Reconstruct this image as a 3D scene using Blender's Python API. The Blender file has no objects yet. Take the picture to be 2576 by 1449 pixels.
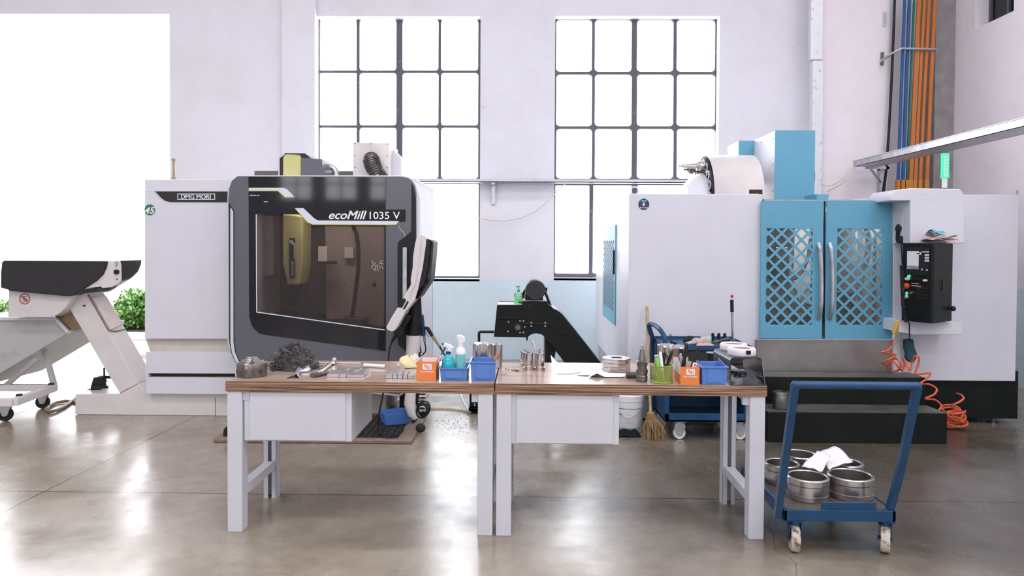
import bpy, bmesh, math, random
from mathutils import Vector, Matrix
from mathutils.geometry import tessellate_polygon
random.seed(7)
R = math.radians
SC = bpy.context.scene
COL = SC.collection

# ------------------------------------------------------------------ camera
FPX, PW, PH = 1860.0, 2576.0, 1449.0
YAW, PITCH, ROLL, SHY, CAMH = R(0.8), R(1.2), 0.005, -67.5 / 2576.0, 1.59
cam_d = bpy.data.cameras.new('camera')
cam = bpy.data.objects.new('camera', cam_d)
COL.objects.link(cam)
CROT = Matrix.Rotation(YAW, 3, 'Z') @ Matrix.Rotation(R(90) - PITCH, 3, 'X') @ Matrix.Rotation(ROLL, 3, 'Z')
cam.matrix_world = Matrix.Translation((0, 0, CAMH)) @ CROT.to_4x4()
cam_d.sensor_width = 36.0
cam_d.lens = 36.0 * FPX / PW
cam_d.shift_y = SHY
cam_d.clip_start = 0.05
SC.camera = cam

# ------------------------------------------------------------------ world, exposure, lights
w = bpy.data.worlds.new('daylight')
SC.world = w
w.use_nodes = True
bg = w.node_tree.nodes['Background']
bg.inputs[0].default_value = (0.95, 0.955, 1.0, 1)
bg.inputs[1].default_value = 7.6
SC.view_settings.view_transform = 'Standard'
SC.view_settings.look = 'None'
SC.view_settings.gamma = 1.0
SC.view_settings.use_curve_mapping = False
SC.view_settings.exposure = 0.0

def area(name, loc, rot, sx, sy, power, col=(1, 1, 1), portal=False):
    d = bpy.data.lights.new(name, 'AREA')
    d.shape = 'RECTANGLE'
    d.size, d.size_y = sx, sy
    d.energy = power
    d.color = col
    if portal:
        d.cycles.is_portal = True
    o = bpy.data.objects.new(name, d)
    COL.objects.link(o)
    o.location = loc
    o.rotation_euler = rot
    return o

WALL_Y = 10.3
# daylight portals at the openings of the window wall (light comes from the sky itself)
area('daylight_window_left', (-1.70, WALL_Y + 0.32, 3.0), (R(-90), 0, 0), 2.3, 3.8, 1, portal=True)
area('daylight_window_right', (1.57, WALL_Y + 0.32, 3.0), (R(-90), 0, 0), 2.3, 3.8, 1, portal=True)
area('daylight_doorway', (-7.2, WALL_Y + 0.32, 2.47), (R(-90), 0, 0), 4.6, 4.9, 1, portal=True)
# fill lights added under the ceiling (rows above the aisle, outside the view)
for lx in (-4.5, 0.0, 4.5):
    for ly, pw in ((-9.0, 80), (-3.5, 130), (1.0, 122), (5.5, 62)):
        area('ceiling_fill', (lx, ly, 7.2), (0, 0, 0), 2.4, 0.9, pw, (0.94, 0.94, 1.0))

# ------------------------------------------------------------------ pixel -> place helpers
def ray(px, py):
    d = Vector(((px - PW / 2) / FPX, -(py - PH / 2) / FPX + SHY * PW / FPX, -1.0))
    return CROT @ d
def W(px, py, Y):
    d = ray(px, py); t = Y / d.y
    return Vector((d.x * t, Y, CAMH + d.z * t))
def G(px, py, z=0.0):
    d = ray(px, py); t = (z - CAMH) / d.z
    return Vector((d.x * t, d.y * t, z))
def WX(px, py, X):
    d = ray(px, py); t = X / d.x
    return Vector((X, d.y * t, CAMH + d.z * t))
def P2(pts, Y):
    r = []
    for a in pts:
        v = W(a[0], a[1], Y); r.append((v.x, v.z))
    return r

# ------------------------------------------------------------------ mesh builder
class MB:
    def __init__(s):
        s.v = []; s.f = []; s.m = []; s.mi = 0
    def add(s, vs, fs):
        o = len(s.v)
        s.v += [Vector(v) for v in vs]
        s.f += [tuple(i + o for i in f) for f in fs]
        s.m += [s.mi] * len(fs)
        return s
    def box(s, x0, y0, z0, x1, y1, z1, mat=None):
        x0, x1 = min(x0, x1), max(x0, x1); y0, y1 = min(y0, y1), max(y0, y1); z0, z1 = min(z0, z1), max(z0, z1)
        vs = [Vector((x, y, z)) for z in (z0, z1) for y in (y0, y1) for x in (x0, x1)]
        if mat: vs = [mat @ v for v in vs]
        return s.add(vs, [(0, 2, 3, 1), (4, 5, 7, 6), (0, 1, 5, 4), (1, 3, 7, 5), (3, 2, 6, 7), (2, 0, 4, 6)])
    def cbox(s, c, sx, sy, sz, rz=0, rx=0, ry=0):
        m = Matrix.Translation(c) @ Matrix.Rotation(rz, 4, 'Z') @ Matrix.Rotation(ry, 4, 'Y') @ Matrix.Rotation(rx, 4, 'X')
        return s.box(-sx / 2, -sy / 2, -sz / 2, sx / 2, sy / 2, sz / 2, m)
    def pbox(s, px0, py0, px1, py1, Y, dy):
        a = W(px0, py1, Y); b = W(px1, py0, Y)
        return s.box(a.x, Y, a.z, b.x, Y + dy, b.z)
    def cyl(s, p0, p1, r0, r1=None, n=24, cap=True):
        p0 = Vector(p0); p1 = Vector(p1)
        if r1 is None: r1 = r0
        ax = (p1 - p0).normalized()
        u = ax.orthogonal().normalized(); v = ax.cross(u)
        vs = []
        for p, r in ((p0, r0), (p1, r1)):
            for i in range(n):
                a = 2 * math.pi * i / n
                vs.append(p + u * (math.cos(a) * r) + v * (math.sin(a) * r))
        fs = [(i, (i + 1) % n, n + (i + 1) % n, n + i) for i in range(n)]
        if cap:
            fs.append(tuple(range(n - 1, -1, -1))); fs.append(tuple(range(n, 2 * n)))
        return s.add(vs, fs)
    def lathe(s, prof, c=(0, 0, 0), n=32, axis=(0, 0, 1), cap=True):
        c = Vector(c); ax = Vector(axis).normalized()
        if abs(ax.z) > 0.999: u = Vector((1, 0, 0))
        else: u = ax.orthogonal().normalized()
        v = ax.cross(u)
        vs = []; k = len(prof)
        for r, h in prof:
            r = max(r, 1e-5)
            for i in range(n):
                a = 2 * math.pi * i / n
                vs.append(c + ax * h + u * (math.cos(a) * r) + v * (math.sin(a) * r))
        fs = []
        for j in range(k - 1):
            for i in range(n):
                i2 = (i + 1) % n
                fs.append((j * n + i, j * n + i2, (j + 1) * n + i2, (j + 1) * n + i))
        if cap:
            if prof[0] != prof[-1]:
                fs.append(tuple(range(n - 1, -1, -1))); fs.append(tuple(range((k - 1) * n, k * n)))
        return s.add(vs, fs)
    def tube(s, pts, r, n=8, cap=True, closed=False, flat=1.0):
        pts = [Vector(p) for p in pts]; k = len(pts)
        rr = r if isinstance(r, (list, tuple)) else [r] * k
        vs = []; prev = None
        for i, p in enumerate(pts):
            if closed: t = (pts[(i + 1) % k] - pts[i - 1]).normalized()
            else: t = (pts[min(i + 1, k - 1)] - pts[max(i - 1, 0)]).normalized()
            if prev is None: u = t.orthogonal().normalized()
            else:
                u = prev - t * prev.dot(t)
                u = u.normalized() if u.length > 1e-6 else t.orthogonal().normalized()
            prev = u; v = t.cross(u)
            for j in range(n):
                a = 2 * math.pi * j / n
                vs.append(p + u * (math.cos(a) * rr[i]) + v * (math.sin(a) * rr[i] * flat))
        fs = []
        for i in range(k if closed else k - 1):
            i2 = (i + 1) % k
            for j in range(n):
                j2 = (j + 1) % n
                fs.append((i * n + j, i * n + j2, i2 * n + j2, i2 * n + j))
        if cap and not closed:
            fs.append(tuple(range(n - 1, -1, -1))); fs.append(tuple(range((k - 1) * n, k * n)))
        return s.add(vs, fs)
    def ext(s, poly, y0, y1, holes=()):
        """outline in (x, z) pushed from y0 to y1"""
        loops = [list(poly)] + [list(h) for h in holes]
        allp = [p for l in loops for p in l]; n = len(allp)
        vs = [Vector((p[0], y0, p[1])) for p in allp] + [Vector((p[0], y1, p[1])) for p in allp]
        tr = tessellate_polygon([[Vector((p[0], p[1], 0)) for p in l] for l in loops])
        fs = []
        for t in tr:
            a, b, c = (Vector((allp[i][0], allp[i][1], 0)) for i in t)
            t = tuple(t) if (b - a).cross(c - a).z > 0 else tuple(reversed(t))
            fs.append(t); fs.append(tuple(i + n for i in reversed(t)))
        o = 0
        for li, l in enumerate(loops):
            k = len(l)
            ar = sum(l[i][0] * l[(i + 1) % k][1] - l[(i + 1) % k][0] * l[i][1] for i in range(k))
            for i in range(k):
                a, b = o + i, o + (i + 1) % k
                q = (a, a + n, b + n, b)
                if (ar > 0) != (li == 0): q = tuple(reversed(q))
                fs.append(q)
            o += k
        return s.add(vs, fs)
    def extz(s, poly, z0, z1):
        """outline in (x, y) pushed from z0 to z1"""
        n = len(poly)
        vs = [Vector((p[0], p[1], z0)) for p in poly] + [Vector((p[0], p[1], z1)) for p in poly]
        ar = sum(poly[i][0] * poly[(i + 1) % n][1] - poly[(i + 1) % n][0] * poly[i][1] for i in range(n))
        fs = [tuple(range(n - 1, -1, -1)), tuple(range(n, 2 * n))] + [(i, (i + 1) % n, n + (i + 1) % n, n + i) for i in range(n)]
        if ar < 0: fs = [tuple(reversed(f)) for f in fs]
        return s.add(vs, fs)
    def px(s, pts, Y, dy, holes=()):
        return s.ext(P2(pts, Y), Y, Y + dy, [P2(h, Y) for h in holes])
    def sph(s, c, r, n=16, m=10, sz=1.0):
        prof = [(r * math.sin(math.pi * j / m), -r * sz * math.cos(math.pi * j / m)) for j in range(m + 1)]
        return s.lathe(prof, c, n, cap=False)
    def quad(s, a, b, c, d):
        return s.add([a, b, c, d], [(0, 1, 2, 3)])
    def build(s, name, mats, parent=None, bev=0, ang=35, smooth=True, local=False, solid=0, sub=0, seg=2):
        me = bpy.data.meshes.new(name)
        inv = XF[parent.name].inverted() if (parent is not None and not local) else Matrix.Identity(4)
        off = Vector((0, 0, 0))
        if parent is None and not local:
            lo = [min(v[i] for v in s.v) for i in range(3)]; hi = [max(v[i] for v in s.v) for i in range(3)]
            off = Vector(((lo[0] + hi[0]) / 2, (lo[1] + hi[1]) / 2, lo[2]))
            inv = Matrix.Translation(-off)
        me.from_pydata([inv @ v for v in s.v], [], s.f)
        if not isinstance(mats, (list, tuple)): mats = [mats]
        for m in mats: me.materials.append(m)
        for p, i in zip(me.polygons, s.m):
            p.material_index = i; p.use_smooth = smooth
        me.validate()
        me.update()
        if smooth: me.set_sharp_from_angle(angle=R(ang))
        o = bpy.data.objects.new(name, me)
        COL.objects.link(o)
        if parent is not None:
            o.parent = parent
            XF[o.name] = XF[parent.name]
        else:
            o.location = off
            XF[o.name] = Matrix.Translation(off)
        if solid:
            md = o.modifiers.new('solid', 'SOLIDIFY'); md.thickness = solid; md.offset = 0
        if bev:
            md = o.modifiers.new('bevel', 'BEVEL'); md.width = bev; md.segments = seg
            md.limit_method = 'ANGLE'; md.angle_limit = R(40); md.harden_normals = True
        if sub:
            md = o.modifiers.new('subd', 'SUBSURF'); md.levels = sub; md.render_levels = sub
        return o
XF = {}

def T(name, label, cat, loc=(0, 0, 0), rz=0, group=None):
    o = bpy.data.objects.new(name, None)
    COL.objects.link(o)
    o.empty_display_size = 0.1
    o.location = loc; o.rotation_euler = (0, 0, rz)
    o['label'] = label; o['category'] = cat
    if group: o['group'] = group
    XF[o.name] = Matrix.Translation(loc) @ Matrix.Rotation(rz, 4, 'Z')
    return o
def tag(o, label, cat, group=None, kind=None):
    o['label'] = label; o['category'] = cat
    if group: o['group'] = group
    if kind: o['kind'] = kind
    return o
def struct(o):
    o['kind'] = 'structure'; return o
def copy_thing(root, loc, rz, label):
    c = root.copy(); COL.objects.link(c)
    c.location = loc; c.rotation_euler = (0, 0, rz); c['label'] = label
    def rec(a, b):
        for ch in list(a.children):
            d = ch.copy(); COL.objects.link(d); d.parent = b; rec(ch, d)
    rec(root, c)
    return c

def text(body, name, mat, parent, p0, ux, uz, width, height, nrm, depth=0.001, shear=0.0, bold=0.0, space=1.0, fat=0.0):
    """lettering fitted in the rectangle that starts at p0 and runs width along ux and height along uz"""
    cu = bpy.data.curves.new('t', 'FONT')
    cu.body = body; cu.shear = shear; cu.offset = bold; cu.space_character = space; cu.resolution_u = 3
    to = bpy.data.objects.new('t', cu); COL.objects.link(to)
    dg = bpy.context.evaluated_depsgraph_get(); dg.update()
    me = bpy.data.meshes.new_from_object(to.evaluated_get(dg))
    xs = [v.co.x for v in me.vertices]; ys = [v.co.y for v in me.vertices]
    x0, x1, y0, y1 = min(xs), max(xs), min(ys), max(ys)
    ux = Vector(ux); uz = Vector(uz); nrm = Vector(nrm); p0 = Vector(p0)
    mb = MB()
    for q, (fx, fz) in enumerate(((0, 0),) if not fat else ((0, 0), (fat, 0), (-fat, 0), (0, fat * .6), (0, -fat * .6))):
        mb.add([p0 + ux * ((v.co.x - x0) / (x1 - x0) * width + fx) + uz * ((v.co.y - y0) / (y1 - y0) * height + fz) + nrm * (depth + q * 5e-5) for v in me.vertices],
               [tuple(p.vertices) for p in me.polygons])
    bpy.data.objects.remove(to); bpy.data.curves.remove(cu); bpy.data.meshes.remove(me)
    return mb.build(name, mat, parent, smooth=False)
def ptext(body, name, mat, parent, px0, py0, px1, py1, Y, **k):
    a = W(px0, py1, Y); b = W(px1, py0, Y)
    return text(body, name, mat, parent, a, (1, 0, 0), (0, 0, 1), b.x - a.x, b.z - a.z, (0, -1, 0), **k)

# ------------------------------------------------------------------ materials
def mat(name, col, rough=0.5, metal=0.0, var=0.0, vs=6.0, bump=0.0, bs=40.0, spec=None, emit=None, es=0, coat=0, col2=None, stretch=(1, 1, 1), lo=0.35, hi=0.7, rvar=0):
    m = bpy.data.materials.new(name); m.use_nodes = True
    nt = m.node_tree; b = nt.nodes['Principled BSDF']
    b.inputs['Roughness'].default_value = rough; b.inputs['Metallic'].default_value = metal
    if spec is not None: b.inputs['Specular IOR Level'].default_value = spec
    if coat: b.inputs['Coat Weight'].default_value = coat; b.inputs['Coat Roughness'].default_value = 0.1
    c4 = (*col, 1)
    b.inputs['Base Color'].default_value = c4
    if var or col2 or rvar:
        tc = nt.nodes.new('ShaderNodeTexCoord'); mp = nt.nodes.new('ShaderNodeMapping'); mp.inputs['Scale'].default_value = stretch
        nt.links.new(tc.outputs['Object'], mp.inputs['Vector'])
        no = nt.nodes.new('ShaderNodeTexNoise'); no.inputs['Scale'].default_value = vs; no.inputs['Detail'].default_value = 6; no.inputs['Roughness'].default_value = 0.6
        nt.links.new(mp.outputs['Vector'], no.inputs['Vector'])
        cr = nt.nodes.new('ShaderNodeValToRGB')
        cr.color_ramp.elements[0].position = lo; cr.color_ramp.elements[1].position = hi
        cr.color_ramp.elements[0].color = (*(col2 if col2 else [c * (1 - var) for c in col]), 1); cr.color_ramp.elements[1].color = c4
        nt.links.new(no.outputs['Fac'], cr.inputs['Fac']); nt.links.new(cr.outputs['Color'], b.inputs['Base Color'])
        if rvar:
            mr = nt.nodes.new('ShaderNodeMapRange'); mr.inputs['To Min'].default_value = rough + rvar; mr.inputs['To Max'].default_value = max(0.02, rough - rvar)
            nt.links.new(no.outputs['Fac'], mr.inputs['Value']); nt.links.new(mr.outputs['Result'], b.inputs['Roughness'])
    if bump:
        tc = nt.nodes.new('ShaderNodeTexCoord'); no = nt.nodes.new('ShaderNodeTexNoise'); no.inputs['Scale'].default_value = bs; no.inputs['Detail'].default_value = 4
        bp = nt.nodes.new('ShaderNodeBump'); bp.inputs['Strength'].default_value = bump; bp.inputs['Distance'].default_value = 0.01
        nt.links.new(tc.outputs['Object'], no.inputs['Vector']); nt.links.new(no.outputs['Fac'], bp.inputs['Height']); nt.links.new(bp.outputs['Normal'], b.inputs['Normal'])
    if emit: b.inputs['Emission Color'].default_value = (*emit, 1); b.inputs['Emission Strength'].default_value = es
    return m
def glassy(name, tint, gloss=0.12, rough=0.02, haze=None, hf=0.1):
    m = bpy.data.materials.new(name); m.use_nodes = True
    nt = m.node_tree; nt.nodes.clear()
    out = nt.nodes.new('ShaderNodeOutputMaterial'); mx = nt.nodes.new('ShaderNodeMixShader')
    tr = nt.nodes.new('ShaderNodeBsdfTransparent'); gl = nt.nodes.new('ShaderNodeBsdfGlossy'); lw = nt.nodes.new('ShaderNodeLayerWeight')
    tr.inputs['Color'].default_value = (*tint, 1); gl.inputs['Roughness'].default_value = rough
    lw.inputs['Blend'].default_value = gloss
    nt.links.new(lw.outputs['Fresnel'], mx.inputs['Fac']); nt.links.new(tr.outputs[0], mx.inputs[1]); nt.links.new(gl.outputs[0], mx.inputs[2])
    if haze:
        df = nt.nodes.new('ShaderNodeBsdfDiffuse'); df.inputs['Color'].default_value = (*haze, 1)
        m2 = nt.nodes.new('ShaderNodeMixShader'); m2.inputs['Fac'].default_value = hf
        nt.links.new(mx.outputs[0], m2.inputs[1]); nt.links.new(df.outputs[0], m2.inputs[2]); mx = m2
    nt.links.new(mx.outputs[0], out.inputs['Surface'])
    return m

M = {}
M['white'] = mat('machine_white_paint', (0.72, 0.715, 0.775), 0.38, var=0.05, vs=3)
M['white2'] = mat('warm_white_paint', (0.74, 0.70, 0.68), 0.42, var=0.1, vs=4)
M['white_dirty_shade'] = mat('stained_shaded_white_paint', (0.62, 0.57, 0.50), 0.5, col2=(0.42, 0.36, 0.28), vs=5, lo=0.25, hi=0.5)
M['dark'] = mat('charcoal_paint', (0.115, 0.115, 0.135), 0.3)
M['gloss'] = mat('black_gloss_panel', (0.014, 0.0135, 0.017), 0.05, spec=0.38)
M['char'] = mat('charcoal_plastic', (0.036, 0.033, 0.036), 0.5, var=0.2, spec=0.3)
M['black'] = mat('black_painted_steel', (0.009, 0.011, 0.0105), 0.4, var=0.3, vs=5, spec=0.22)
M['blackp'] = mat('black_plastic', (0.012, 0.012, 0.014), 0.4, spec=0.3)
M['step'] = mat('black_step_plate', (0.005, 0.006, 0.005), 0.5, col2=(0.011, 0.012, 0.0105), vs=4, lo=0.3, hi=0.55, spec=0.25)
M['silver'] = mat('silver_strip', (0.66, 0.70, 0.76), 0.3, metal=0.2)
M['steel'] = mat('polished_steel', (0.62, 0.58, 0.56), 0.18, metal=1, var=0.15, vs=20, stretch=(1, 1, 0.05))
M['steel2'] = mat('turned_steel', (0.62, 0.58, 0.55), 0.3, metal=1, var=0.2, vs=30, stretch=(1, 1, 8))
M['steeld'] = mat('oily_steel', (0.27, 0.25, 0.23), 0.38, metal=0.9, var=0.5, vs=40)
M['galv'] = mat('galvanised_steel', (0.62, 0.63, 0.66), 0.35, metal=0.8, var=0.3, vs=12)
M['stainless'] = mat('brushed_stainless', (0.40, 0.36, 0.34), 0.32, metal=0.85, col2=(0.28, 0.26, 0.25), vs=3, stretch=(1, 1, 1))
M['yellow'] = mat('olive_yellow_cover', (0.62, 0.60, 0.24), 0.4, var=0.08)
M['yline'] = mat('yellow_line', (0.72, 0.75, 0.15), 0.4)
M['cyan'] = mat('sky_blue_paint', (0.125, 0.385, 0.545), 0.38, var=0.06)
M['blue'] = mat('trolley_blue_paint', (0.014, 0.072, 0.175), 0.35, var=0.25, vs=9, spec=0.35)
M['bin'] = mat('blue_bin_plastic', (0.095, 0.215, 0.56), 0.35)
M['bin2'] = mat('faded_blue_bin_plastic', (0.08, 0.20, 0.55), 0.45)
M['orange'] = mat('orange_card', (0.78, 0.22, 0.045), 0.55)
M['paper'] = mat('white_paper', (0.82, 0.81, 0.84), 0.7)
M['card'] = mat('grey_white_card', (0.70, 0.68, 0.70), 0.7)
M['wlet'] = mat('white_print', (0.85, 0.85, 0.85), 0.5)
M['green'] = mat('green_sticker', (0.03, 0.19, 0.11), 0.4)
M['red'] = mat('red_plastic', (0.62, 0.03, 0.025), 0.35)
M['redring'] = mat('dark_red_print', (0.42, 0.07, 0.06), 0.5)
M['redor'] = mat('orange_air_hose', (0.72, 0.13, 0.045), 0.35)
M['bench'] = mat('bench_grey_white_paint', (0.62, 0.625, 0.675), 0.38, var=0.05, vs=3)
M['cloth'] = mat('grey_white_cloth', (0.62, 0.58, 0.56), 0.9, var=0.35, vs=30, bump=0.6, bs=60)
M['creamcl'] = mat('cream_yellow_cloth', (0.80, 0.70, 0.42), 0.85, var=0.1, vs=20)
M['teal'] = mat('teal_cloth', (0.10, 0.42, 0.45), 0.85)
M['pink'] = mat('pink_cloth', (0.66, 0.36, 0.34), 0.85)
M['sleeve'] = mat('petrol_blue_sleeve', (0.03, 0.10, 0.13), 0.8, var=0.3, vs=20)
M['swarf'] = mat('dark_wool', (0.11, 0.095, 0.09), 0.65, col2=(0.025, 0.024, 0.024), vs=30, lo=0.4, hi=0.65)
M['swarfl'] = mat('pale_wool_fibre', (0.42, 0.36, 0.33), 0.6)
M['wood'] = mat('tool_wood', (0.38, 0.20, 0.09), 0.5, var=0.3, vs=20)
M['bamboo'] = mat('bamboo', (0.55, 0.42, 0.22), 0.5, col2=(0.35, 0.24, 0.12), vs=8, stretch=(4, 4, 0.6))
M['straw'] = mat('broom_straw', (0.46, 0.31, 0.14), 0.8, col2=(0.22, 0.13, 0.06), vs=40, stretch=(1, 1, 0.3))
M['rubber'] = mat('grey_black_rubber', (0.024, 0.023, 0.023), 0.7, var=0.3, spec=0.3)
M['motor'] = mat('dark_motor_grey', (0.032, 0.034, 0.040), 0.5, spec=0.3)
M['castw'] = mat('white_nylon_wheel', (0.72, 0.74, 0.70), 0.4, var=0.1)
M['castd'] = mat('scuffed_cream_wheel', (0.62, 0.54, 0.44), 0.6, col2=(0.10, 0.085, 0.075), vs=22, lo=0.4, hi=0.52)
M['lime'] = mat('lime_mesh_paint', (0.30, 0.38, 0.07), 0.4)
M['limep'] = mat('lime_plastic', (0.25, 0.72, 0.08), 0.35)
M['brownh'] = mat('brown_hose', (0.36, 0.25, 0.19), 0.5, var=0.2)
M['creamh'] = mat('cream_hose', (0.72, 0.62, 0.46), 0.45)
M['tan'] = mat('rusty_tan_steel', (0.48, 0.33, 0.19), 0.55, var=0.3, vs=10)
M['conduit_o'] = mat('orange_busbar_paint', (0.62, 0.19, 0.035), 0.45, var=0.12)
M['conduit_oe'] = mat('ochre_joint_paint', (0.60, 0.24, 0.04), 0.5)
M['conduit_b'] = mat('blue_busbar_paint', (0.018, 0.10, 0.30), 0.45, var=0.1)
M['conduit_g'] = mat('green_busbar_paint', (0.012, 0.16, 0.11), 0.45)
M['tub'] = mat('grey_tub_paint', (0.47, 0.46, 0.45), 0.5, col2=(0.36, 0.35, 0.34), vs=5, lo=0.25, hi=0.45)
M['screen'] = mat('panel_screen', (0.25, 0.26, 0.28), 0.3, emit=(0.55, 0.58, 0.62), es=0.55)
M['led'] = mat('green_lamp', (0.05, 0.6, 0.3), 0.4, emit=(0.02, 0.8, 0.36), es=0.75)
M['lampw'] = mat('lamp_body_white', (0.75, 0.78, 0.78), 0.35)
M['amber'] = mat('amber_red_button', (0.75, 0.12, 0.04), 0.4)
M['brass'] = mat('worn_brass', (0.45, 0.33, 0.18), 0.35, metal=0.8, var=0.3, vs=30)
M['winframe'] = mat('dark_window_steel', (0.11, 0.11, 0.135), 0.55, col2=(0.30, 0.29, 0.30), vs=14, lo=0.25, hi=0.38)
M['rail'] = mat('galvanised_rail', (0.62, 0.62, 0.68), 0.4, metal=0.5, var=0.15)
M['pvcpipe'] = mat('scratched_wrap', (0.80, 0.80, 0.84), 0.3, col2=(0.55, 0.55, 0.60), vs=14, lo=0.32, hi=0.42, metal=0.2)
M['rustbase'] = mat('brown_steel_frame', (0.27, 0.19, 0.16), 0.55, var=0.3, vs=9)
M['leaf'] = mat('glossy_leaf', (0.055, 0.16, 0.022), 0.35, col2=(0.16, 0.30, 0.07), vs=5)
M['soil'] = mat('soil_and_hole_shade', (0.05, 0.03, 0.02), 0.9)  # planter soil; also the painted dark inside slots and holes
M['navy'] = mat('navy_badge', (0.03, 0.035, 0.13), 0.35)
M['sheetblk'] = mat('blue_black_bent_sheet', (0.045, 0.055, 0.075), 0.22, metal=0.35, var=0.2)
M['whitecoil'] = mat('white_tape_ring', (0.76, 0.74, 0.75), 0.45)
M['tealliq'] = mat('turquoise_bottle', (0.01, 0.42, 0.50), 0.12, coat=0.5)
M['labelteal'] = mat('teal_label', (0.13, 0.50, 0.47), 0.4, col2=(0.22, 0.60, 0.56), vs=30)
M['whitepl'] = mat('white_plastic', (0.80, 0.80, 0.83), 0.35)
M['darkblue'] = mat('dark_blue_plastic', (0.02, 0.03, 0.12), 0.35)
M['greenliq'] = mat('light_green_liquid', (0.30, 0.80, 0.22), 0.2)
M['greencap'] = mat('green_pump_plastic', (0.01, 0.55, 0.25), 0.35)
M['clearpl'] = glassy('clear_plastic', (0.88, 0.88, 0.92), 0.3, 0.1)
M['tint'] = glassy('smoked_polycarbonate', (0.62, 0.58, 0.57), 0.06, 0.01, haze=(.42, .37, .36), hf=.07)
M['poly'] = glassy('door_polycarbonate', (0.72, 0.72, 0.72), 0.12, 0.03, haze=(.45, .45, .45), hf=.08)
M['pane'] = glassy('window_glass', (0.95, 0.96, 0.97), 0.05, 0.0)

# ================================================================== ROOM
DADO_Z = W(1250, 703, WALL_Y).z
def wall_mat(name, up, low):
    m = bpy.data.materials.new(name); m.use_nodes = True
    nt = m.node_tree; L = nt.links; b = nt.nodes['Principled BSDF']; b.inputs['Roughness'].default_value = 0.7
    ge = nt.nodes.new('ShaderNodeNewGeometry'); sp = nt.nodes.new('ShaderNodeSeparateXYZ'); L.new(ge.outputs['Position'], sp.inputs[0])
    gt = nt.nodes.new('ShaderNodeMath'); gt.operation = 'GREATER_THAN'; gt.inputs[1].default_value = DADO_Z; L.new(sp.outputs['Z'], gt.inputs[0])
    mx = nt.nodes.new('ShaderNodeMix'); mx.data_type = 'RGBA'; L.new(gt.outputs[0], mx.inputs['Factor'])
    mx.inputs['A'].default_value = (*low, 1); mx.inputs['B'].default_value = (*up, 1)
    n1 = nt.nodes.new('ShaderNodeTexNoise'); n1.inputs['Scale'].default_value = 1.3; n1.inputs['Detail'].default_value = 8; n1.inputs['Roughness'].default_value = 0.7
    L.new(ge.outputs['Position'], n1.inputs['Vector'])
    r1 = nt.nodes.new('ShaderNodeValToRGB'); r1.color_ramp.elements[0].position = 0.3; r1.color_ramp.elements[0].color = (0.94, 0.93, 0.92, 1)
    r1.color_ramp.elements[1].position = 0.55; r1.color_ramp.elements[1].color = (1, 1, 1, 1); L.new(n1.outputs['Fac'], r1.inputs['Fac'])
    n2 = nt.nodes.new('ShaderNodeTexNoise'); n2.inputs['Scale'].default_value = 9; n2.inputs['Detail'].default_value = 10; n2.inputs['Roughness'].default_value = 0.75
    L.new(ge.outputs['Position'], n2.inputs['Vector'])
    r2 = nt.nodes.new('ShaderNodeValToRGB'); r2.color_ramp.elements[0].position = 0.31; r2.color_ramp.elements[0].color = (0.52, 0.50, 0.49, 1)
    r2.color_ramp.elements[1].position = 0.345; r2.color_ramp.elements[1].color = (1, 1, 1, 1); L.new(n2.outputs['Fac'], r2.inputs['Fac'])
    a = nt.nodes.new('ShaderNodeMix'); a.data_type = 'RGBA'; a.blend_type = 'MULTIPLY'; a.inputs['Factor'].default_value = 1
    L.new(mx.outputs['Result'], a.inputs['A']); L.new(r1.outputs['Color'], a.inputs['B'])
    c = nt.nodes.new('ShaderNodeMix'); c.data_type = 'RGBA'; c.blend_type = 'MULTIPLY'; c.inputs['Factor'].default_value = 0.6
    L.new(a.outputs['Result'], c.inputs['A']); L.new(r2.outputs['Color'], c.inputs['B'])
    L.new(c.outputs['Result'], b.inputs['Base Color'])
    bp = nt.nodes.new('ShaderNodeBump'); bp.inputs['Strength'].default_value = 0.15; bp.inputs['Distance'].default_value = 0.02
    L.new(n1.outputs['Fac'], bp.inputs['Height']); L.new(bp.outputs['Normal'], b.inputs['Normal'])
    return m
M['wall'] = wall_mat('lavender_white_plaster', (0.85, 0.845, 0.90), (0.72, 0.86, 0.92))
M['wallr'] = wall_mat('grey_white_plaster', (0.92, 0.865, 0.90), (0.70, 0.84, 0.92))
M['concol'] = mat('grey_concrete_column', (0.36, 0.34, 0.34), 0.8, var=0.3, vs=5)
M['ceil'] = mat('ceiling_paint', (0.82, 0.81, 0.84), 0.8)

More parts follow.
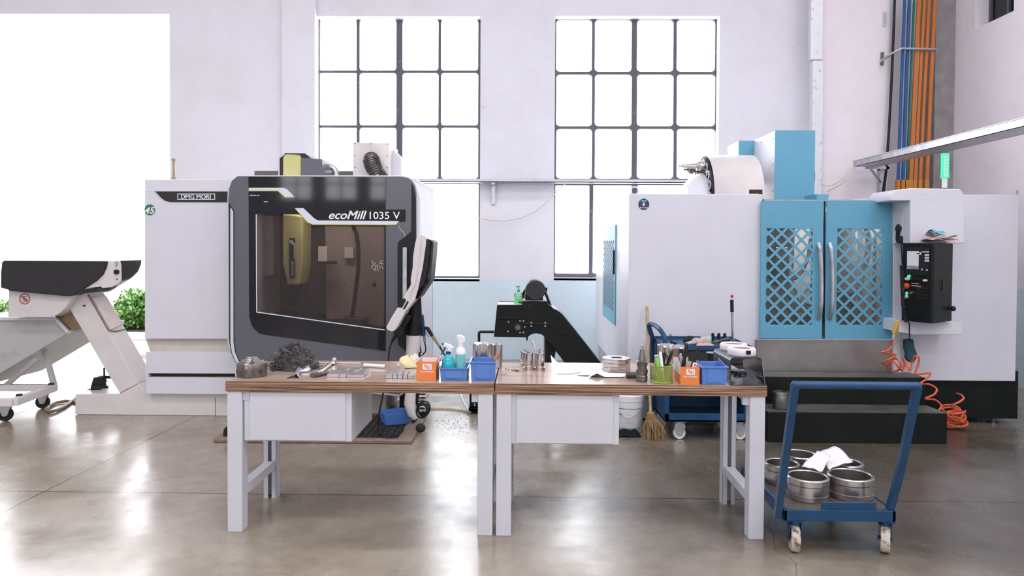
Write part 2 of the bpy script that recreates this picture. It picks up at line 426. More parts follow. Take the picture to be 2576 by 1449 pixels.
def floor_mat():
    m = bpy.data.materials.new('polished_concrete'); m.use_nodes = True
    nt = m.node_tree; L = nt.links; b = nt.nodes['Principled BSDF']
    ge = nt.nodes.new('ShaderNodeNewGeometry')
    def noise(s, d, r, dist=0):
        n = nt.nodes.new('ShaderNodeTexNoise'); n.inputs['Scale'].default_value = s; n.inputs['Detail'].default_value = d
        n.inputs['Roughness'].default_value = r; n.inputs['Distortion'].default_value = dist
        L.new(ge.outputs['Position'], n.inputs['Vector']); return n
    def ramp(n, p0, c0, p1, c1):
        r = nt.nodes.new('ShaderNodeValToRGB'); e = r.color_ramp.elements
        e[0].position, e[1].position = p0, p1; e[0].color = (*c0, 1); e[1].color = (*c1, 1)
        L.new(n.outputs['Fac'], r.inputs['Fac']); return r
    def mul(a, c, f=1.0):
        x = nt.nodes.new('ShaderNodeMix'); x.data_type = 'RGBA'; x.blend_type = 'MULTIPLY'; x.inputs['Factor'].default_value = f
        L.new(a, x.inputs['A']); L.new(c, x.inputs['B']); return x.outputs['Result']
    n1 = noise(0.9, 8, 0.62, 0.6); n2 = noise(6, 8, 0.7); n3 = noise(45, 4, 0.7); n4 = noise(2.2, 5, 0.6, 0.2)
    base = ramp(n1, 0.32, (0.24, 0.20, 0.15), 0.66, (0.385, 0.33, 0.26)).outputs['Color']
    base = mul(base, ramp(n2, 0.3, (0.78, 0.77, 0.76), 0.6, (1, 1, 1)).outputs['Color'])
    base = mul(base, ramp(n3, 0.28, (0.72, 0.7, 0.68), 0.42, (1, 1, 1)).outputs['Color'], 0.6)
    sp = nt.nodes.new('ShaderNodeSeparateXYZ'); L.new(ge.outputs['Position'], sp.inputs[0])
    def line(axis, slope, pos, wd):
        # distance to a saw cut in the slab
        o = 'Y' if axis == 'X' else 'X'
        a = nt.nodes.new('ShaderNodeMath'); a.operation = 'MULTIPLY_ADD'; a.inputs[1].default_value = -slope; a.inputs[2].default_value = -pos
        L.new(sp.outputs[o], a.inputs[0])
        c = nt.nodes.new('ShaderNodeMath'); c.operation = 'ADD'; L.new(a.outputs[0], c.inputs[0]); L.new(sp.outputs[axis], c.inputs[1])
        d = nt.nodes.new('ShaderNodeMath'); d.operation = 'ABSOLUTE'; L.new(c.outputs[0], d.inputs[0])
        g = nt.nodes.new('ShaderNodeMath'); g.operation = 'GREATER_THAN'; g.inputs[1].default_value = wd; L.new(d.outputs[0], g.inputs[0])
        mr = nt.nodes.new('ShaderNodeMapRange'); mr.inputs['To Min'].default_value = 0.12; mr.inputs['To Max'].default_value = 1.0
        L.new(g.outputs[0], mr.inputs['Value']); return mr.outputs['Result']
    # darker concrete in front of the right-hand machine
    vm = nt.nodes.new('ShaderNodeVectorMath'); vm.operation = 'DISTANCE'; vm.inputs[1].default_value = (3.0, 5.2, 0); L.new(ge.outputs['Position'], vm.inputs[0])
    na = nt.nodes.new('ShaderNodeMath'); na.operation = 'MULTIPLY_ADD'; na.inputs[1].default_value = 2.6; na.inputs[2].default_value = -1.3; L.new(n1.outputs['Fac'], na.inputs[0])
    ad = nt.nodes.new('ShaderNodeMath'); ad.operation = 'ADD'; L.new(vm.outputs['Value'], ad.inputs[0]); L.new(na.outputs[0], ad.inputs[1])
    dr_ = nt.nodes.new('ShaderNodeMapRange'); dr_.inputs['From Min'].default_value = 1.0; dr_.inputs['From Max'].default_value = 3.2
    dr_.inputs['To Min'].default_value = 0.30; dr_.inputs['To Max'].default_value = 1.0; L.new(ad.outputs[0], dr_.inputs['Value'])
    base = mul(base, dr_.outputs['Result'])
    a, c = G(300, 1238.5), G(2400, 1262)
    sl = (c.y - a.y) / (c.x - a.x)
    a2, c2 = G(0, 1292), G(462, 1062)
    sl2 = (c2.x - a2.x) / (c2.y - a2.y)
    for ax, s_, p_ in (('Y', sl, a.y - sl * a.x), ('X', sl2, a2.x - sl2 * a2.y), ('Y', sl, a.y - sl * a.x + 6.0), ('Y', sl, a.y - sl * a.x - 6.0), ('X', sl2, a2.x - sl2 * a2.y - 6.0)):
        base = mul(base, line(ax, s_, p_, 0.0055))
    L.new(base, b.inputs['Base Color'])
    mr = nt.nodes.new('ShaderNodeMapRange'); mr.inputs['From Min'].default_value = 0.3; mr.inputs['From Max'].default_value = 0.7
    mr.inputs['To Min'].default_value = 0.15; mr.inputs['To Max'].default_value = 0.36; L.new(n4.outputs['Fac'], mr.inputs['Value'])
    L.new(mr.outputs['Result'], b.inputs['Roughness'])
    b.inputs['Specular IOR Level'].default_value = 1.0
    bp = nt.nodes.new('ShaderNodeBump'); bp.inputs['Strength'].default_value = 0.012; bp.inputs['Distance'].default_value = 0.01
    L.new(n4.outputs['Fac'], bp.inputs['Height']); L.new(bp.outputs['Normal'], b.inputs['Normal'])
    return m
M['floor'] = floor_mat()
M['ground'] = mat('pale_yard_concrete', (0.62, 0.60, 0.58), 0.8, var=0.1, vs=1)

XL, XR, YB = -12.0, 5.70, -15.0
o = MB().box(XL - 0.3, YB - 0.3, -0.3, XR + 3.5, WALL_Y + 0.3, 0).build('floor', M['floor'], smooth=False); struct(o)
# crack in the slab, front right
ck = MB(); random.seed(3)
cp = [G(x, y) for x, y in ((1868, 1255), (1880, 1268), (1872, 1290), (1890, 1300), (1930, 1318), (1945, 1345), (1946, 1378), (1960, 1390), (1985, 1402), (2006, 1418), (2002, 1449), (2030, 1500))]
cq = []
for a, b_ in zip(cp, cp[1:]):
    for k in range(5):
        q = a.lerp(b_, k / 5); cq.append(q + Vector((random.uniform(-.006, .006), random.uniform(-.008, .008), 0)))
for a, b_ in zip(cq, cq[1:]):
    t = (b_ - a).normalized(); n = Vector((-t.y, t.x, 0)) * 0.0016
    ck.add([a - n + Vector((0, 0, .0006)), b_ - n + Vector((0, 0, .0006)), b_ + n + Vector((0, 0, .0006)), a + n + Vector((0, 0, .0006))], [(0, 1, 2, 3)])
fo = o
c_ = ck.build('crack', mat('crack_dark', (0.09, 0.08, 0.07), 0.9), fo, smooth=False)
o = MB().box(-40, WALL_Y + 0.3, -0.3, 30, 45, -0.02).build('ground_outside', M['ground'], smooth=False); struct(o)
def WHt(px, py): return W(px, py, WALL_Y)
def rect(px0, py0, px1, py1, Y=WALL_Y):
    a = W(px0, py1, Y); b = W(px1, py0, Y)
    return (a.x, a.z, b.x, b.z)
w1 = rect(794, 41, 1209, 700); w2 = rect(1393, 40, 1811, 700)
dx, dz = W(426, 35, WALL_Y).x, W(426, 35, WALL_Y).z
def rp(r): return [(r[0], r[1]), (r[2], r[1]), (r[2], r[3]), (r[0], r[3])]
outer = [(XL, 0), (-9.6, 0), (-9.6, dz), (dx, dz), (dx, 0), (XR + 3.2, 0), (XR + 3.2, 7.6), (XL, 7.6)]
o = MB().ext(outer, WALL_Y, WALL_Y + 0.3, [rp(w1), rp(w2)]).build('wall_back', M['wall'], smooth=False); struct(o)
# pilasters and the corner column
a = W(710, 600, 10.16).x; b_ = W(792, 600, 10.16).x
struct(MB().box(a, 10.16, 0, b_, WALL_Y, 7.6).build('trim_1', M['wall'], smooth=False))
a = W(2056, 600, 9.95).x; b_ = W(2232, 500, 9.95).x
struct(MB().box(a, 9.95, 0, b_, WALL_Y, 7.6).build('trim_2', M['wallr'], smooth=False))
a = W(2347, 500, 9.9).x
struct(MB().box(a, 9.9, 0, XR + 0.1, WALL_Y, 7.6).build('trim_3', M['concol'], smooth=False))
# right wall, with a small dark window high up
p0 = WX(2452, 74, XR); p1 = WX(2550, 38, XR)
wy0, wy1, wz0 = p1.y, p0.y, p0.z; wz1 = wz0 + 1.15
mb = MB()
mb.box(XR, YB, 0, XR + 0.3, wy0, 7.6).box(XR, wy1, 0, XR + 0.3, WALL_Y, 7.6).box(XR, wy0, 0, XR + 0.3, wy1, wz0).box(XR, wy0, wz1, XR + 0.3, wy1, 7.6)
struct(mb.build('wall_right', M['wallr'], smooth=False))
wn = MB().box(XR + 0.2, wy0, wz0, XR + 0.23, wy1, wz1).build('window_3', M['gloss'], smooth=False); struct(wn)
f3 = MB()
for (y0, z0, y1, z1) in ((wy0, wz0, wy1, wz0 + .04), (wy0, wz1 - .04, wy1, wz1), (wy0, wz0, wy0 + .04, wz1), (wy1 - .04, wz0, wy1, wz1), ((wy0 + wy1) / 2 - .02, wz0, (wy0 + wy1) / 2 + .02, wz1)):
    f3.box(XR + 0.17, y0, z0, XR + 0.2, y1, z1)
f3.build('window_frame', M['winframe'], wn, smooth=False)
struct(MB().box(XL - 0.3, YB, 0, XL, WALL_Y + 0.3, 7.6).build('wall_left', M['wall'], smooth=False))
struct(MB().box(XL - 0.3, YB - 0.3, 7.6, XR + 3.5, WALL_Y + 0.3, 7.8).build('ceiling', M['ceil'], smooth=False))
# wall behind the camera with a row of windows like the ones in view
holes = []; cxs = [(x_, z_) for z_ in (3.3, 5.6) for x_ in (-8.6, -6.9, -5.2, -3.5, -1.8, 1.0, 2.7, 4.4)]
for cx_, z_ in cxs:
    holes.append([(cx_ - .6, z_), (cx_ + .6, z_), (cx_ + .6, z_ + 1.2), (cx_ - .6, z_ + 1.2)])
struct(MB().ext([(XL, 0), (XR, 0), (XR, 7.6), (XL, 7.6)], YB - 0.3, YB, holes).build('wall_front', M['wall'], smooth=False))
for i, (cx_, z_) in enumerate(cxs):
    m_ = MB()
    for k in range(3):
        x = cx_ - .6 + k * 0.6
        m_.box(x - .03, YB - 0.2, z_, x + .03, YB - 0.16, z_ + 1.2)
        z = z_ + k * 0.6; m_.box(cx_ - .6, YB - 0.2, z - 0.025, cx_ + .6, YB - 0.16, z + 0.025)
    fo_ = m_.build('window_%d' % (4 + i), M['winframe'], smooth=False); struct(fo_)
area('daylight_rear_windows', (-1.7, YB - 0.28, 5.05), (R(90), 0, 0), 15.0, 3.7, 1, portal=True)

def rrect(x0, z0, x1, z1, r=0.035, n=4):
    pts = []
    for cx_, cz_, a0 in ((x1 - r, z1 - r, 0), (x0 + r, z1 - r, 90), (x0 + r, z0 + r, 180), (x1 - r, z0 + r, 270)):
        for k in range(n + 1):
            a = R(a0 + 90 * k / n); pts.append((cx_ + r * math.cos(a), cz_ + r * math.sin(a)))
    return pts
WF = WALL_Y + 0.16
def window(n, fx, cols, rows, low, px_r):
    x0, y0, x1, y1 = fx
    hs = []
    for j in range(3):
        for i in range(4):
            l = cols[i][1]; r_ = cols[i + 1][0]; t_ = rows[j][1]; b_ = rows[j + 1][0]
            q = rect(l, t_, r_, b_, WF)
            hs.append(rrect(*q, r=px_r if not (n == 1 and i == 0) else 0.008))
    for l, t_, r_, b_ in low:
        hs.append(rrect(*rect(l, t_, r_, b_, WF), r=0.02))
    q = rect(x0, y0, x1, y1, WF)
    f_ = MB().ext(rp(q), WF, WF + 0.05, hs).build('window_%d' % n, M['winframe'], smooth=False, bev=0.004); struct(f_)
    MB().box(q[0] + .01, WF + 0.022, q[1] + .01, q[2] - .01, WF + 0.026, q[3] - .01).build('pane', M['pane'], f_, smooth=False)
    return f_
window(1, (797, 43, 1210, 700), [(797, 804), (897, 904), (997, 1012), (1103, 1109), (1203, 1210)], [(43, 48), (177, 183), (315, 321), (449, 463)],
       [(804, 463, 897, 694), (904, 463, 997, 694), (1012, 463, 1204, 694)], 0.04)
window(2, (1393, 43, 1812, 700), [(1393, 1399), (1490, 1496), (1590, 1602), (1695, 1702), (1800, 1808)], [(43, 49), (180, 187), (317, 324), (449, 466)],
       [(1396, 466, 1483, 688), (1491, 466, 1590, 688), (1602, 466, 1800, 688)], 0.05)
struct(MB().box(w1[0], WALL_Y + 0.0, w1[1] - 0.03, w1[2], WALL_Y + 0.16, w1[1] + 0.004).box(w2[0], WALL_Y + 0.0, w2[1] - 0.03, w2[2], WALL_Y + 0.16, w2[1] + 0.004).build('trim_4', M['wall'], smooth=False))

# ------------------------------------------------------------------ rail across the windows
t = T('cable_rail', 'long thin galvanised rail running across both tall windows', 'rail', W(1390, 455, 10.15))
a = W(1046, 452, 10.1); b_ = W(1800, 459, 10.1)
mb = MB(); mb.box(a.x, 10.08, a.z - .032, b_.x, 10.28, a.z - .022).box(a.x, 10.08, a.z - .032, b_.x, 10.09, a.z + .012).box(a.x, 10.27, a.z - .032, b_.x, 10.28, a.z + .012)
mb.build('rail', M['rail'], t, smooth=False)
a2 = W(1237, 457, 10.24); b2 = W(1246, 513, 10.24)
MB().box(a2.x, 10.24, b2.z, b2.x, 10.29, a2.z).box(a2.x, 10.09, a2.z - .05, b2.x, 10.29, a2.z - .0).build('bracket', M['galv'], t, smooth=False)
mb = MB(); random.seed(5)
for k in range(26):
    x = W(1305 + k * 2.4, 452, 10.1).x; mb.cbox((x, 10.15, a.z + .008), .03, .03, .02, rz=random.random() * 3, rx=random.random())
mb.build('cable_clips', M['card'], t, smooth=False)
pts = [W(x, y, 10.2) for x, y in ((1196, 548), (1230, 554), (1268, 556), (1310, 549), (1350, 530), (1385, 500), (1412, 470), (1428, 458))]
tag(MB().tube(pts, 0.006, 6).build('cable', M['creamh']), 'thin white cable sagging across the pier between the tall windows', 'cable')

# ------------------------------------------------------------------ right-hand services
a = W(2037, 300, 9.93)
t = T('wrapped_duct', 'scratched white vertical duct beside the right pier, ceiling high', 'duct', (W(2053, 900, 9.9).x, 9.9, 0))
x0, x1 = W(2037, 300, 9.86).x, W(2070, 300, 9.86).x
zj = W(2050, 150, 9.86).z
MB().box(x0, 9.86, zj, x1 - .01, 9.95, 7.5).build('upper_length', M['pvcpipe'], t, bev=.008)
MB().box(x0 + .03, 9.85, 0.0, x1, 9.95, zj - .01).build('lower_length', M['pvcpipe'], t, bev=.008)
# bus ducts
def strip(name, pts, wpx, Y, depth, m, par=None):
    mb = MB()
    l = [W(x - wpx / 2, y, Y) for x, y in pts]; r_ = [W(x + wpx / 2, y, Y) for x, y in pts]
    vs = []; fs = []
    for i, (p, q) in enumerate(zip(l, r_)):
        vs += [p, q, q + Vector((0, depth, 0)), p + Vector((0, depth, 0))]
    for i in range(len(l) - 1):
        b = i * 4
        for k in range(4):
            k2 = (k + 1) % 4; fs.append((b + k, b + k2, b + 4 + k2, b + 4 + k))
    fs += [(3, 2, 1, 0), tuple(len(vs) - 4 + k for k in range(4))]
    mb.add(vs, fs)
    return mb.build(name, m, par, bev=.004)
for i, (xt, xb, wp, m, lab, cb) in enumerate((
        (2277, 2261, 9, 'conduit_b', 'narrow blue vertical power duct, the one beside the black cable', 'conduit_oe'),
        (2289, 2273, 10, 'conduit_b', 'blue vertical power duct touching the green one', 'conduit_oe'),
        (2301, 2283, 7, 'conduit_g', 'green vertical power duct between blue and orange ones', 'conduit_oe'),
        (2313, 2292, 12, 'conduit_o', 'orange vertical power duct next to the green duct', 'conduit_oe'),
        (2327, 2303, 10, 'conduit_o', 'orange vertical power duct, second counted from the green duct', 'conduit_oe'),
        (2339, 2316, 10, 'conduit_o', 'orange vertical power duct, third counted from the green duct', 'conduit_oe'),
        (2353, 2333, 11, 'conduit_o', 'orange vertical power duct beside the grey column', 'conduit_oe'))):
    Y = 9.7
    t = T('power_duct', lab, 'duct', W(xb, 476, Y), group='coloured vertical power ducts')
    strip('duct_run', [(xt + 3, -60), (xb + (xt - xb) * .42, 250), (xb, 455)], wp - 2.5, Y, 0.03, M[m], t)
    strip('joint_box', [(xb, 452), (xb - 1, 494)], wp - .5, Y - 0.02, 0.06, M[cb], t)
pts = [(2252, -60), (2249, 50), (2243, 200), (2236, 330), (2229, 430), (2221, 500)]
tag(MB().tube([W(x, y, 9.85) for x, y in pts], 0.017, 8).build('black_cable', M['blackp']), 'thick black cable hanging down the edge of the right pier', 'cable')
t = T('duct_bracket', 'grey steel bracket bar holding the coloured power ducts', 'bracket', W(2222, 148, 9.9))
MB().pbox(2217, 131, 2224, 163, 9.92, .03).build('wall_plate', M['steeld'], t, smooth=False)
p = [W(2214, 155, 9.9), W(2240, 137, 9.75), W(2268, 122, 9.66), W(2355, 124, 9.66)]
MB().tube(p, 0.016, 4).build('arm', M['galv'], t, smooth=False)
t = T('wall_box', 'small cream oval plate fixed high on the right pier', 'plate', W(2226, 46, 9.9))
q = rect(2221, 28, 2231, 66, 9.93)
MB().ext(rrect(*q, r=.02), 9.93, 9.95).build('plate', M['card'], t)
MB().ext(rrect(q[0] + .012, q[1] + .03, q[2] - .012, q[3] - .03, r=.01), 9.925, 9.94).build('slot', M['galv'], t)
# cable tray over the right machine
t = T('cable_tray', 'long galvanised cable tray running overhead towards the right edge', 'cable tray', WX(2200, 410, 4.42))
XTR = W(2147, 405, 9.75).x
zt = W(2147, 405, 9.75).z; zb = W(2147, 420, 9.75).z
mb = MB()
mb.box(XTR, 3.5, zb, XTR + .006, 9.75, zt).box(XTR + .30, 3.5, zb, XTR + .306, 9.75, zt).box(XTR, 3.5, zb, XTR + .306, 9.75, zb + .006)
mb.box(XTR - .012, 3.5, zt - .006, XTR + .006, 9.75, zt).box(XTR, 9.744, zb, XTR + .306, 9.75, zt)
mb.build('tray', M['galv'], t, smooth=False)
p = W(2214, 484, 9.9)
mb = MB().box(p.x - .02, 9.86, p.z, p.x + .02, 9.94, zb).box(p.x - .28, 9.7, zb - .03, p.x + .02, 9.74, zb).box(p.x - .02, 9.7, zb - .03, p.x + .02, 9.94, zb)
mb.tube([(p.x - .22, 9.72, zb - .02), (p.x, 9.88, zb - .2)], .016, 4)
mb.build('bracket', M['galv'], t, smooth=False)
for pts, lab in ((((2150, 418), (2120, 452), (2090, 468), (2060, 466)), 'white cable drooping from the tray end to the blue column'), (((2151, 419), (2140, 448), (2105, 470), (2082, 481)), 'lower white cable hanging from the cable tray end')):
    tag(MB().tube([W(x, y, (9.6, 9.6, 9.75, 9.945)[i_]) for i_, (x, y) in enumerate(pts)], 0.006, 6).build('cable', M['creamh']), lab, 'cable')

# ------------------------------------------------------------------ outside the doorway
random.seed(11)
def shrub(x0, x1, z0, z1, y0, y1, n, lab):
    t = T('planter_shrub', lab, 'shrub', ((x0 + x1) / 2, (y0 + y1) / 2, 0.0))
    MB().box(x0, y0, -0.02, x1, y1, z0 - .03).build('planter', M['paper'], t, bev=.02)
    MB().box(x0 + .04, y0 + .02, z0 - .10, x1 - .04, y1 - .04, z0 - .01).build('soil', M['soil'], t, smooth=False)
    mb = MB()
    cs = [(random.uniform(x0, x1), random.uniform(y0, y1), random.uniform(0.55, 1.0)) for _ in range(14)]
    for k in range(n):
        cx_, cy_, h = random.choice(cs)
        u = random.random() ** .6; a = random.random() * 6.28; e = random.uniform(-.1, 1.4)
        rr = 0.28
        p = Vector((cx_ + rr * u * math.cos(a) * math.cos(e), cy_ + rr * u * math.sin(a) * math.cos(e), z0 + (z1 - z0) * h * (.02 + .98 * random.random())))
        L_ = random.uniform(.05, .10); Wd = L_ * .33
        d = Vector((random.gauss(0, 1), random.gauss(0, 1), random.gauss(.5, .7))).normalized()
        s_ = d.cross(Vector((random.gauss(0, 1), random.gauss(0, 1), random.gauss(0, 1)))).normalized(); nn = d.cross(s_) * Wd * .3
        mb.add([p, p + d * L_ * .5 + s_ * Wd, p + d * L_, p + d * L_ * .5 - s_ * Wd, p + d * L_ * .5 + nn], [(0, 1, 4), (1, 2, 4), (2, 3, 4), (3, 0, 4)])
    f_ = mb.build('foliage', M['leaf'], t); f_['kind'] = 'stuff'
YP = 12.2
a = W(262, 830, YP); b_ = W(440, 738, YP)
shrub(a.x, b_.x, a.z, b_.z, YP, YP + .9, 9000, 'bright green shrub in a white planter outside, beyond the chip conveyor arm')
a = W(-60, 808, YP); b_ = W(28, 762, YP)
shrub(a.x, b_.x, a.z, b_.z, YP, YP + .9, 1500, 'low green shrub outside, just above the grey chip tub')

# ================================================================== LEFT MACHINING CENTRE
YD = 6.45          # plane of the big sliding door
YW = 6.72          # plane of the white flank
def zpx(pts, k, ox, oy): return [(ox + x / k, oy + y / k) for x, y in pts]
lm = T('milling_machine', 'grey and white milling machine with a big smoked window, by the doorway', 'machine', G(800, 1040))
# white flank cabinet
fl = [(364, 452), (580, 450), (580, 853), (364, 853)]
MB().px(fl, YW, 2.3).build('side_cabinet', M['white'], lm, bev=.006)
MB().px([(367, 853), (580, 853), (580, 886), (378, 886)], YW + .06, 2.0).build('recess_band', M['white_dirty_shade'], lm, smooth=False)  # beige tone puts the shadow of the indentation into the paint
mb = MB(); mb.px([(367, 885), (600, 885), (600, 940), (367, 939)], YW - .02, 2.2).px([(367, 949), (600, 950), (600, 992), (367, 990)], YW - .02, 2.2).px([(367, 938), (373, 938), (373, 951), (367, 951)], YW - .02, 2.2)
mb.build('lower_panel', M['white'], lm, bev=.004)
MB().px([(370, 938), (598, 938), (598, 951), (370, 950)], YW + .03, .02).build('vent_slot', M['soil'], lm, smooth=False)  # dark strip painted in for the shade inside the slot
MB().px([(365, 480), (575, 480), (575, 481.5), (365, 481.5)], YW - .0015, .004).build('panel_seam', M['card'], lm, smooth=False)
bd = MB().px([(390, 481.5), (577, 482), (577, 508.5), (428, 508), (415, 505), (407, 499)], YW - .006, .008).build('name_strip', M['char'], lm)
outl = [(446, 487), (541, 487), (541, 502.5), (446, 502.5)]
MB().px(outl, YW - .009, .003, [[(448, 488.8), (539, 488.8), (539, 500.8), (448, 500.8)]]).build('name_frame', M['silver'], bd, smooth=False)
ptext('DMG MORI', 'lettering', M['wlet'], bd, 456, 489.8, 530, 499.8, YW - .007, fat=.0012)
stk = W(377, 528, YW)
st_ = MB().cyl((stk.x, YW - .0025, stk.z), (stk.x, YW + .002, stk.z), .050, n=32).build('number_sticker', M['green'], lm)
ptext('45', 'number', M['wlet'], st_, 363.5, 521, 390, 537.5, YW - .0025, shear=.25, bold=.02)
pst = W(437, 450, YW + .15)
mb = MB().cyl(pst, pst + Vector((0, 0, .012)), .024).cyl(pst, pst + Vector((0, 0, .19)), .011).cyl(pst + Vector((0, 0, .17)), pst + Vector((0, 0, .18)), .022)
mb.build('lifting_post', M['brass'], lm)
# body around the work space: walls, roof, tray
a = W(597, 446, YD); b_ = W(1048, 446, YD)
xl, xr, zt = W(590, 600, YD + .05).x, W(1046, 600, YD + .05).x, W(800, 448, YD + .05).z
yb = 7.75
mb = MB().box(xl, YD + .05, .24, xl + .04, yb, zt).box(xl, yb - .03, .24, xr, yb, zt).box(xl, YD + .05, zt - .03, xr, yb, zt).box(xl, YD + .05, .30, xr, yb, .34)
mb.box(xr - .04, YD + .05, .30, xr, yb, zt - .02)
mb.build('housing', M['white'], lm, bev=.004)
mb = MB().px([(600, 441), (1012, 441), (1034, 447), (1046, 460), (1052, 478), (1057, 500), (1057, 880), (1040, 972), (1005, 998), (930, 990), (620, 935), (590, 912), (579, 885), (571, 860), (571, 500), (572, 470), (580, 450)], YD + .012, .06,
           [[(640, 530), (975, 560), (975, 850), (640, 800)]])
mb.build('door_rim', M['white'], lm, bev=.01)
mb = MB().box(xl + .3, YW + .08, .03, xr - .32, 7.6, .32); mb.build('base_frame', M['white_dirty_shade'], lm, smooth=False)
MB().box(W(1003, 1000, 6.8).x, YW + .12, .03, xr - .1, 7.4, .3).build('base_corner', M['rubber'], lm, smooth=False)
# sliding door with smoked window
dr = [(597, 443), (1010, 444), (1026, 447), (1037, 455), (1044, 468), (1047, 486), (1048, 860), (1033, 968), (1004, 992), (930, 984), (628, 928), (600, 916), (588, 900), (580, 880), (575, 855), (574, 500), (576, 475), (583, 455)]
win = [(645, 539), (752, 539), (785, 567), (968, 569), (968, 830), (646, 785)]
door = MB().px(dr, YD, .03, [win]).build('sliding_door', M['dark'], lm, bev=.003)
sur = [(625, 444.5), (970, 446), (970, 527), (1020, 527), (1020, 557), (970, 560), (970, 883), (668, 842), (652, 838), (640, 828), (632, 815), (627, 795)]
MB().px(sur, YD - .006, .008, [win]).build('glass_surround', M['gloss'], door, smooth=False)
MB().px([(640, 535), (975, 565), (975, 835), (640, 790)], YD + .012, .005).build('window_pane', M['tint'], door, smooth=False)
fr = [(a_ + (4 if i in (0, 5) else 0), b2 + 0) for i, (a_, b2) in enumerate(win)]
mb = MB()
for (q, r_) in ((0, 5), (5, 4)):
    p = W(*win[q], YD - .008); s_ = W(*win[r_], YD - .008); mb.tube([p, s_], .006, 4)
mb.build('window_trim', M['silver'], door)
p0 = W(win[4][0], win[4][1], YD - .008)
mb = MB(); mb.tube([W(*win[3], YD - .008), p0], .006, 4); mb.tube([W(*win[2], YD - .008), W(*win[3], YD - .008)], .005, 4); mb.build('window_gasket', M['blackp'], door)
sw1 = [(626, 472.5), (713, 472.5), (722, 476), (740.5, 495), (718, 495), (700, 479), (626, 479)]
sw2 = [(742.5, 523.5), (763, 523.5), (790, 549), (799, 554.5), (1003, 556), (996, 564.5), (786, 563.5), (774, 557)]
mb = MB().px([(x - (1 if k > 3 else 0), y + (1.8 if k in (3, 4, 5, 6) else 0)) for k, (x, y) in enumerate(sw1)], YD - .009, .003)
mb.px([(x - (1.5 if k in (0, 7) else 0), y + (1.8 if k in (5, 6, 7) else 0)) for k, (x, y) in enumerate(sw2)], YD - .009, .003)
mb.build('yellow_line', M['yline'], door, smooth=False)
MB().px(sw1, YD - .011, .003).px(sw2, YD - .011, .003).build('silver_swoosh', M['silver'], door, smooth=False)
ptext('ecoMill', 'lettering', M['wlet'], door, 828, 530.5, 922, 551, YD - .007, shear=.3, bold=.0, fat=.0022)
ptext('1035 V', 'lettering', M['wlet'], door, 930, 533, 1006, 551, YD - .007, fat=.0006)
MB().px([(628, 490.6), (644.5, 490.8), (644.5, 492.2), (628, 492.2)], YD - .007, .002).px([(646, 490.8), (652.5, 490.8), (652.5, 492.2), (646, 492.2)], YD - .007, .002).px([(663.5, 506.8), (673, 506.8), (673, 508.6), (663.5, 508.2)], YD - .007, .002).build('fine_print', M['card'], door, smooth=False)
# left silver strip
mb = MB().px([(574.5, 512), (577, 512), (588.5, 530), (589, 860), (593, 886), (602, 908), (614, 922), (606, 922), (590, 908), (581, 886), (577.5, 860), (577, 530)], YD - .004, .006)
mb.build('strip_border', M['blackp'], door, smooth=False)
MB().px([(579.5, 521), (586.5, 532), (587, 860), (591, 886), (600, 908), (609, 921), (604, 920), (591, 907), (583, 886), (579.5, 860)], YD - .008, .006).build('silver_strip', M['silver'], door, smooth=False)
# handle recess and handle
rc = [(1035, 560), (1034, 582), (1017, 597), (1003, 607), (1000, 614), (1000, 856), (1003, 868), (1027, 890), (1046, 905), (1046, 500), (1040, 470), (1035, 460)]
MB().px(rc, YD - .008, .01).build('handle_recess', M['blackp'], door)
a = W(1018.5, 622, YD - .05); b_ = W(1018.5, 752, YD - .05)
mb = MB().box(a.x - .019, YD - .06, b_.z, a.x + .019, YD - .04, a.z).box(a.x - .015, YD - .045, a.z - .04, a.x + .015, YD - .004, a.z - .015).box(a.x - .015, YD - .045, b_.z, a.x + .015, YD - .004, b_.z + .03)
mb.build('door_handle', M['galv'], door, bev=.005)
# scribbles and tape on the glass
mb = MB()
for pts in (((935, 655), (941, 668), (945, 660)), ((955, 655), (962, 656), (954, 662), (964, 664)), ((937, 667), (935, 675), (941, 676)), ((945, 668), (950, 667), (949, 675), (944, 674), (945, 668)), ((954, 666), (955, 676), (960, 669), (963, 677)), ((941, 681), (943, 676), (946, 681)), ((950, 677), (952, 681)), ((1006, 548), (1010, 552), (1003, 560), (1001, 567), (1008, 578), (1016, 585), (1019, 594))):
    mb.tube([W(x, y, YD - .009 if x < 970 else YD - .004) for x, y in pts], .0022 if x < 970 else .003, 4)
mb.build('paint_scribble', M['card'], door, smooth=False)
d_ = W(942, 716, 7.6)
# ---- inside the work space
yi = 7.6
mb = MB().px([(640, 430), (1010, 430), (1010, 900), (640, 900)], yi, .03); mb.build('inner_back_wall', mat('inner_wall_grey', (0.16, 0.14, 0.135), .6, var=.2), lm, smooth=False)
pan = MB().px([(818, 560), (985, 560), (985, 850), (822, 830)], yi - .25, .03).build('inner_splash_panel', mat('inner_panel_beige', (0.42, 0.35, 0.31), .5, var=.12, vs=3), lm, smooth=False)
mb = MB()
for x, y, r_ in ((942, 716, .022), (866, 716, .007), (850, 720, .006), (921, 716, .006), (840, 722, .006), (851, 671, .006), (839, 671, .006), (921, 780, .006), (866, 780, .005)):
    p = W(x, y, yi - .25); mb.cyl((p.x, yi - .258, p.z), (p.x, yi - .245, p.z), r_, n=12)
mb.build('bolt_holes', M['soil'], pan, smooth=False)
lt = MB().px([(640, 542), (687, 542), (689, 690), (672, 694), (640, 694)], yi - .45, .2).build('tool_change_door', M['white2'], lm, bev=.005)
MB().px([(669, 605), (685, 605), (685, 643), (669, 643)], yi - .456, .01).build('hatch', M['galv'], lt, smooth=False)
p = W(651, 622, yi - .455); MB().cyl((p.x, yi - .46, p.z), (p.x, yi - .44, p.z), .02, n=16).build('round_hole', M['soil'], lt)
